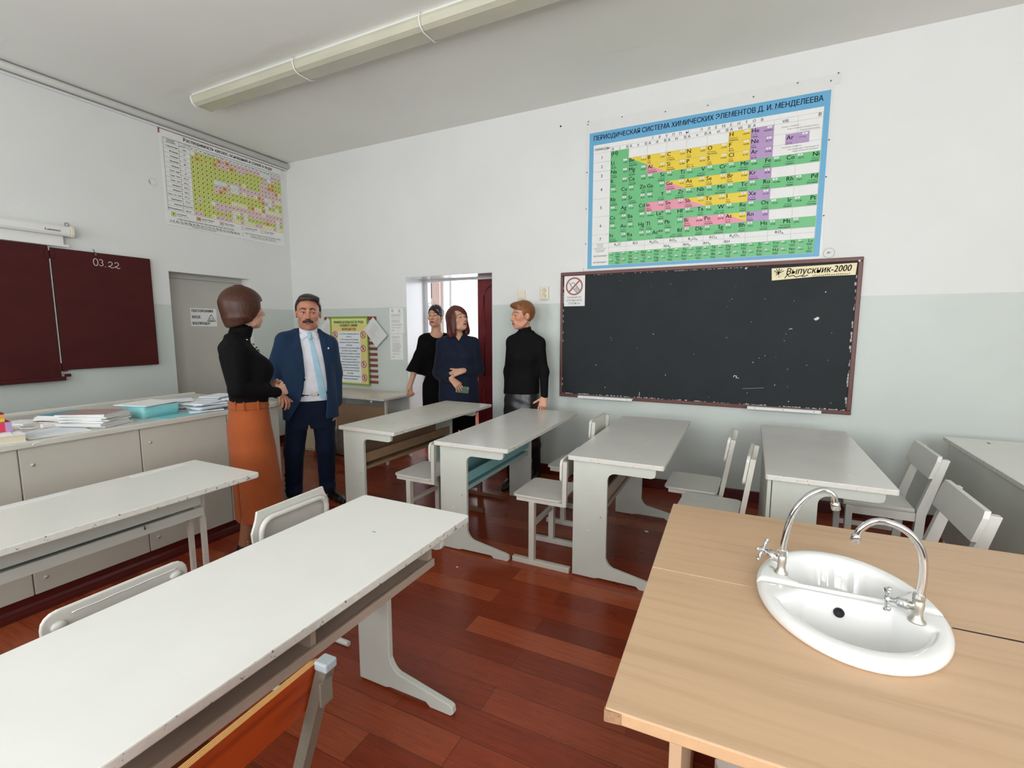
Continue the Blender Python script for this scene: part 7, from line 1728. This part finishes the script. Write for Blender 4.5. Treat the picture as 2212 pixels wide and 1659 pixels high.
# ---------------------------------------------------------------- woman in the navy blouse holding a phone
def woman_navy():
    t = thing('person', 'woman with shoulder-length auburn hair in a navy blouse, arms crossed, looking up', 'person', (-2.73, 4.315, 0), R(38.5))
    fr = frame_at((0.0, -0.022, 1.594), R(30), R(12), R(-6), 1.08)
    shR, elR, wrR = (-0.162, 0.005, 1.345), (-0.210, 0.045, 1.030), (-0.095, -0.195, 0.985)
    shL, elL, wrL = (0.166, 0.005, 1.345), (0.224, 0.030, 1.060), (0.020, -0.205, 1.065)
    F = fields((-0.34, -0.33, -0.01), (0.34, 0.20, 1.78), ([(-0.22, 0.13)], [(-0.31, 0.06)], [(0.78, 1.12), (1.45, 1.74)]), 0.007, 0.003)
    head(F, fr, neck_to=(0.0, 0.020, 1.37), neck_r=0.047)
    F.loft([(0.80, 0.15, 0.10, 0, 0), (1.0, 0.14, 0.10, 0, 0), (1.24, 0.15, 0.115, 0, -0.01), (1.35, 0.155, 0.085, 0, 0.0), (1.395, 0.11, 0.065, 0, 0.008), (1.43, 0.055, 0.05, 0, 0.012)], 2.2, 0.03)
    for a, e, w in ((shR, elR, wrR), (shL, elL, wrL)): F.cap(a, e, 0.046, 0.038, 0.03); F.cap(e, w, 0.038, 0.026, 0.02)
    hand(F, wrR, (0.66, -0.16, -0.74), (-0.25, 0.9, -0.35), -1, None, 8, (0.8, 0.5, 0.3), 12, 1.02, [(16, 22, 14), (18, 26, 16), (20, 28, 18), (24, 30, 18)])
    hand(F, wrL, (-0.96, 0.0, -0.26), (0.2, 0.8, -0.55), 1, None, 2, (0.9, 0.45, 0.0), 0, 1.02, [(24, 34, 24), (26, 36, 24), (28, 38, 24), (30, 40, 24)])
    leg_pair(F, ((-0.09, 0, 0.85), (0.09, 0, 0.85)), ((-0.09, 0, 0.46), (0.09, 0, 0.46)), ((-0.09, 0.03, 0.08), (0.09, 0.03, 0.08)))
    for x in (-0.09, 0.09): F.cap((x, 0.03, 0.08), (x, 0.0, 0.045), 0.030, 0.024, 0.02)
    F.build('body', 'skin', t, tone_fn(fr, rgb(206, 158, 132), rgb(156, 78, 80), rgb(84, 52, 44), 0.7, cheek=0.12))
    eyes(fr, t, (0.25, 0.15))
    G = fields((-0.36, -0.26, 0.58), (0.36, 0.20, 1.46), None, 0.006)
    G.loft([(0.60, 0.215, 0.150, 0, 0.0), (0.80, 0.218, 0.155, 0, 0), (1.0, 0.205, 0.150, 0, -0.008), (1.22, 0.190, 0.146, 0, -0.012), (1.33, 0.174, 0.112, 0, 0.0), (1.378, 0.138, 0.084, 0, 0.006), (1.408, 0.095, 0.070, 0, 0.010), (1.425, 0.062, 0.060, 0, 0.012)], 2.4, 0.02, ripple=lambda th, z: 0.014 * np.sin(7 * th + 3 * z) * np.clip((1.15 - z) / 0.3, 0, 1))
    for s in (-1, 1): G.ell((s * 0.075, -0.09, 1.220), (0.075, 0.07, 0.075), 0.05)
    for a, e, w, f in ((shR, elR, wrR, 0.88), (shL, elL, wrL, 0.78)):
        G.cap(a, e, 0.058, 0.060, 0.06); G.cap(e, mid(e, w, f), 0.060, 0.046, 0.03); G.cap((0.3 * a[0], 0.012, 1.402), a, 0.036, 0.050, 0.05)
    G.apply(lambda x, y, z: poly_sdf(x + 0 * z, z + 0 * x, [(-0.045, 1.44), (0.0, 1.372), (0.045, 1.44)]) + np.where(y < 0.0, 0.0, 1.0), (-0.05, -0.2, 1.35), (0.05, 0.0, 1.45), 0.002, 'c')
    G.build('blouse', 'navy_blouse', t, smooth=1)
    b = MB()
    for z, y in ((1.362, -0.096), (1.29, -0.128), (1.21, -0.157), (1.12, -0.158)): b.ball((0.0, y, z), 0.006, 'black_gloss', 8, (1, 0.5, 1))
    b.build('button_row', t)
    P = fields((-0.21, -0.14, 0.05), (0.21, 0.14, 0.75), None, 0.008)
    for s in (-1, 1): P.cap((s * 0.09, 0, 0.70), (s * 0.09, 0.0, 0.46), 0.105, 0.082, 0.03); P.cap((s * 0.09, 0, 0.46), (s * 0.09, 0.02, 0.09), 0.082, 0.070, 0.03)
    P.clip(lambda x, y, z: 0.065 - z); P.build('trousers', 'dress_black', t)
    for x in (-0.09, 0.09):
        K = fields((x - 0.07, -0.25, 0), (x + 0.07, 0.12, 0.13), None, 0.006); shoe(K, (x, 0.065), 0, 0.25, 0.04, 0.0, 0.07); K.build('shoe', 'shoe_black', t)
    A = Field(np.arange(-0.15, 0.15, 0.005), np.arange(-0.15, 0.16, 0.005), np.arange(-0.22, 0.16, 0.005))
    A.ell((0, 0.018, 0.036), (0.094, 0.112, 0.102), 0.0)
    A.loft([(-0.160, 0.112, 0.066, 0, 0.045), (-0.125, 0.122, 0.086, 0, 0.040), (-0.07, 0.114, 0.100, 0, 0.032), (0.0, 0.106, 0.110, 0, 0.020), (0.045, 0.100, 0.112, 0, 0.016), (0.08, 0.086, 0.100, 0, 0.016), (0.11, 0.062, 0.074, 0, 0.016), (0.130, 0.036, 0.044, 0, 0.018), (0.141, 0.012, 0.014, 0, 0.018)], 2.1, 0.02, ripple=lambda th, z: 0.05 * np.sin(11 * th + 9 * z) * np.clip(-z / 0.12, 0, 1))
    A.apply(lambda x, y, z: np.maximum(np.maximum(np.abs(x) - 0.066 + 0.05 * np.clip(z, 0, 1), y + 0.020 + 0.15 * (z + 0.02)), z - 0.082 + 1.0 * np.clip(x + 0.030, 0, 0.12)), (-0.15, -0.2, -0.25), (0.15, 0.06, 0.10), 0.012, 'c')
    A.apply(lambda x, y, z: np.maximum(np.sqrt(x ** 2 + (y - 0.03) ** 2) - 0.062, z + 0.06), (-0.08, -0.06, -0.25), (0.08, 0.1, -0.05), 0.01, 'c')
    A.apply(lambda x, y, z: np.maximum(np.abs(x) - 0.055, np.maximum(y + 0.005, z + 0.03)), (-0.08, -0.2, -0.25), (0.08, 0.02, -0.02), 0.01, 'c')
    o = A.build('hair', 'hair_red', t, smooth=1); o.matrix_local = fr
    o = MB().ball((-0.083, -0.004, -0.040), 0.006, 'pearl', 8).build('earring', t); o.matrix_local = fr
    rz = R(38.5); c, s = math.cos(rz), math.sin(rz)
    p = Vector((0.012, -0.180, 0.868)); w = Vector((-2.73 + c * p.x - s * p.y, 4.315 + s * p.x + c * p.y, p.z))
    ph = thing('phone', 'dark green cased phone held in the right hand of the woman in navy', 'phone', w)
    ph.rotation_euler = (R(8), R(8), rz)
    MB().prism(round_rect(-0.062, 0.075, -0.036, 0.036, 0.008, 3), 'y', -0.005, 0.005, 'phone_green').build('case', ph, bevel=0.002)
    MB().box(-0.057, 0.070, 0.0052, 0.0065, -0.032, 0.032, 'black_gloss').build('screen', ph); MB().lathe([(0.006, 0), (0.005, 0.0015), (0, 0.002)], 'p_pink', (0.060, -0.005, 0.018), (0, -1, 0), 10).build('lens', ph)
woman_navy()

# ---------------------------------------------------------------- woman in black with short light hair
def woman_short_hair():
    t = thing('person', 'woman with short light auburn hair, black turtleneck and leather skirt, hand on a desk', 'person', (-1.92, 4.24, 0), R(5.7))
    fr = frame_at((-0.012, -0.030, 1.622), R(-44), R(-3), R(0), 1.08)
    shR, elR, wrR = (-0.128, 0.010, 1.372), (-0.185, 0.050, 1.060), (-0.180, 0.010, 0.830)
    shL, elL, wrL = (0.150, 0.000, 1.362), (0.212, -0.030, 1.075), (0.258, -0.172, 0.862)
    F = fields((-0.30, -0.46, -0.01), (0.36, 0.18, 1.80), ([(-0.13, 0.10), (0.20, 0.32)], [(-0.29, 0.06)], [(0.74, 0.90), (1.48, 1.77)]), 0.007, 0.003)
    head(F, fr, neck_to=(0.012, 0.015, 1.40), neck_r=0.046)
    F.loft([(0.80, 0.14, 0.10, -0.01, 0), (1.0, 0.12, 0.09, -0.005, 0), (1.25, 0.13, 0.10, 0.012, -0.005), (1.36, 0.13, 0.075, 0.012, 0.005), (1.41, 0.06, 0.05, 0.012, 0.01)], 2.2, 0.03)
    for a, e, w in ((shR, elR, wrR), (shL, elL, wrL)): F.cap(a, e, 0.044, 0.036, 0.03); F.cap(e, w, 0.036, 0.024, 0.02)
    hand(F, wrL, (-0.06, -0.42, -0.80), (-0.35, 0.72, -0.35), 1, None, 6, (0.62, 0.75, -0.1), 8, 0.98, [(46, 72, 30), (48, 74, 30), (50, 74, 30), (52, 74, 30)])
    hand(F, wrR, (0.05, -0.1, -1), (0.95, -0.1, 0.1), -1, (16, 22, 18), 5, (0.7, 0.45, 0.35), 12, 0.98)
    hips, kn, an = ((-0.090, 0, 0.85), (0.050, 0, 0.85)), ((-0.075, -0.15, 0.47), (0.105, 0.01, 0.46)), ((-0.055, -0.235, 0.085), (0.118, 0.06, 0.085))
    leg_pair(F, hips, kn, an)
    for a in an: F.cap(a, (a[0], a[1] - 0.03, 0.045), 0.030, 0.024, 0.02)
    F.build('body', 'skin', t, tone_fn(fr, rgb(208, 152, 126), rgb(170, 92, 84), rgb(116, 78, 56), 0.2, rgb(26, 22, 23), 0.62, cheek=0.2))
    eyes(fr, t, (-0.1, 0))
    G = fields((-0.30, -0.25, 0.84), (0.36, 0.18, 1.58), None, 0.0062)
    G.loft([(0.865, 0.180, 0.132, -0.030, 0.0), (0.95, 0.170, 0.128, -0.020, 0), (1.08, 0.150, 0.118, -0.005, -0.004), (1.22, 0.162, 0.132, 0.010, -0.010), (1.33, 0.160, 0.110, 0.012, 0.0), (1.39, 0.135, 0.084, 0.012, 0.006), (1.43, 0.092, 0.068, 0.012, 0.010), (1.46, 0.064, 0.060, 0.010, 0.008)], 2.3, 0.02)
    for s in (-1, 1): G.ell((0.012 + s * 0.066, -0.082, 1.225), (0.066, 0.062, 0.066), 0.05)
    for a, e, w in ((shR, elR, wrR), (shL, elL, wrL)):
        G.cap(a, e, 0.050, 0.045, 0.06); G.cap(e, mid(e, w, 0.97), 0.045, 0.034, 0.025); G.cap((0.010 + 0.3 * a[0], 0.010, 1.440), a, 0.042, 0.046, 0.05)
        G.cap(mid(a, e, 0.9), mid(a, e, 0.96), 0.052, 0.052, 0.012)
    G.cap((0.012, 0.008, 1.40), (0.004, -0.004, 1.500), 0.060, 0.057, 0.02)
    G.apply(lambda x, y, z: np.sqrt((x - 0.004) ** 2 + (y + 0.006) ** 2) - 0.050, (-.07, -.08, 1.495), (.08, .07, 1.58), 0.004, 'c')
    G.clip(lambda x, y, z: z - 1.535, 0.004)
    G.build('turtleneck', 'knit_black2', t, smooth=1)
    H = fields((-0.09, -0.10, 1.42), (0.10, 0.10, 1.55), None, 0.0045)
    H.cap((0.008, 0.004, 1.460), (0.003, -0.005, 1.500), 0.066, 0.063, 0.01); H.apply(lambda x, y, z: np.sqrt((x - 0.004) ** 2 + (y + 0.004) ** 2) - 0.050, (-.09, -.09, 1.40), (.09, .09, 1.56), 0.004, 'c')
    H.clip(lambda x, y, z: z - 1.520 - 0.25 * (y + 0.0), 0.006); H.clip(lambda x, y, z: 1.447 - z, 0.006); H.build('collar_roll', 'knit_black2', t, smooth=2)
    S = fields((-0.25, -0.24, 0.40), (0.20, 0.17, 0.93), None, 0.0065)
    S.loft([(0.42, 0.182, 0.130, -0.010, -0.035), (0.65, 0.185, 0.136, -0.020, -0.012), (0.82, 0.176, 0.132, -0.025, 0.0), (0.91, 0.160, 0.118, -0.02, 0.0)], 2.3, 0.0, ripple=lambda th, z: 0.012 * np.sin(3 * th + 60 * z) * np.clip((0.9 - z) / 0.1, 0, 1))
    S.build('skirt', 'leather_black', t, smooth=1)
    for a in an:
        K = fields((a[0] - 0.07, a[1] - 0.28, 0), (a[0] + 0.07, a[1] + 0.09, 0.14), None, 0.006); shoe(K, (a[0], a[1] + 0.035), 0, 0.25, 0.04, 0.0, 0.10); K.build('shoe', 'shoe_black', t)
    A = Field(np.arange(-0.11, 0.11, 0.0042), np.arange(-0.14, 0.14, 0.0042), np.arange(-0.10, 0.16, 0.0042))
    A.ell((0, 0.018, 0.036), (0.087, 0.108, 0.104), 0.0)
    A.ell((-0.012, -0.056, 0.094), (0.064, 0.046, 0.028), 0.03)
    A.apply(lambda x, y, z: np.maximum(np.maximum(y + 0.030 + 0.25 * (z - 0.04), z - 0.064 - 0.25 * np.clip(-x, -0.06, 0.06)), np.abs(x) - 0.070), (-0.12, -0.2, -0.12), (0.12, 0.02, 0.10), 0.008, 'c')
    for s in (-1, 1): A.ell((s * 0.088, 0.008, -0.012), (0.030, 0.030, 0.036), 0.006, None, 'c')
    A.apply(lambda x, y, z: np.maximum(z + 0.030, y - 0.012), (-0.12, -0.2, -0.12), (0.12, 0.04, -0.02), 0.006, 'c')
    A.apply(lambda x, y, z: z + 0.085 - 0.3 * (y - 0.05) * 0, (-0.12, -0.15, -0.12), (0.12, 0.14, -0.07), 0.006, 'c')
    o = A.build('hair', 'hair_ginger', t, smooth=1); o.matrix_local = fr
woman_short_hair()
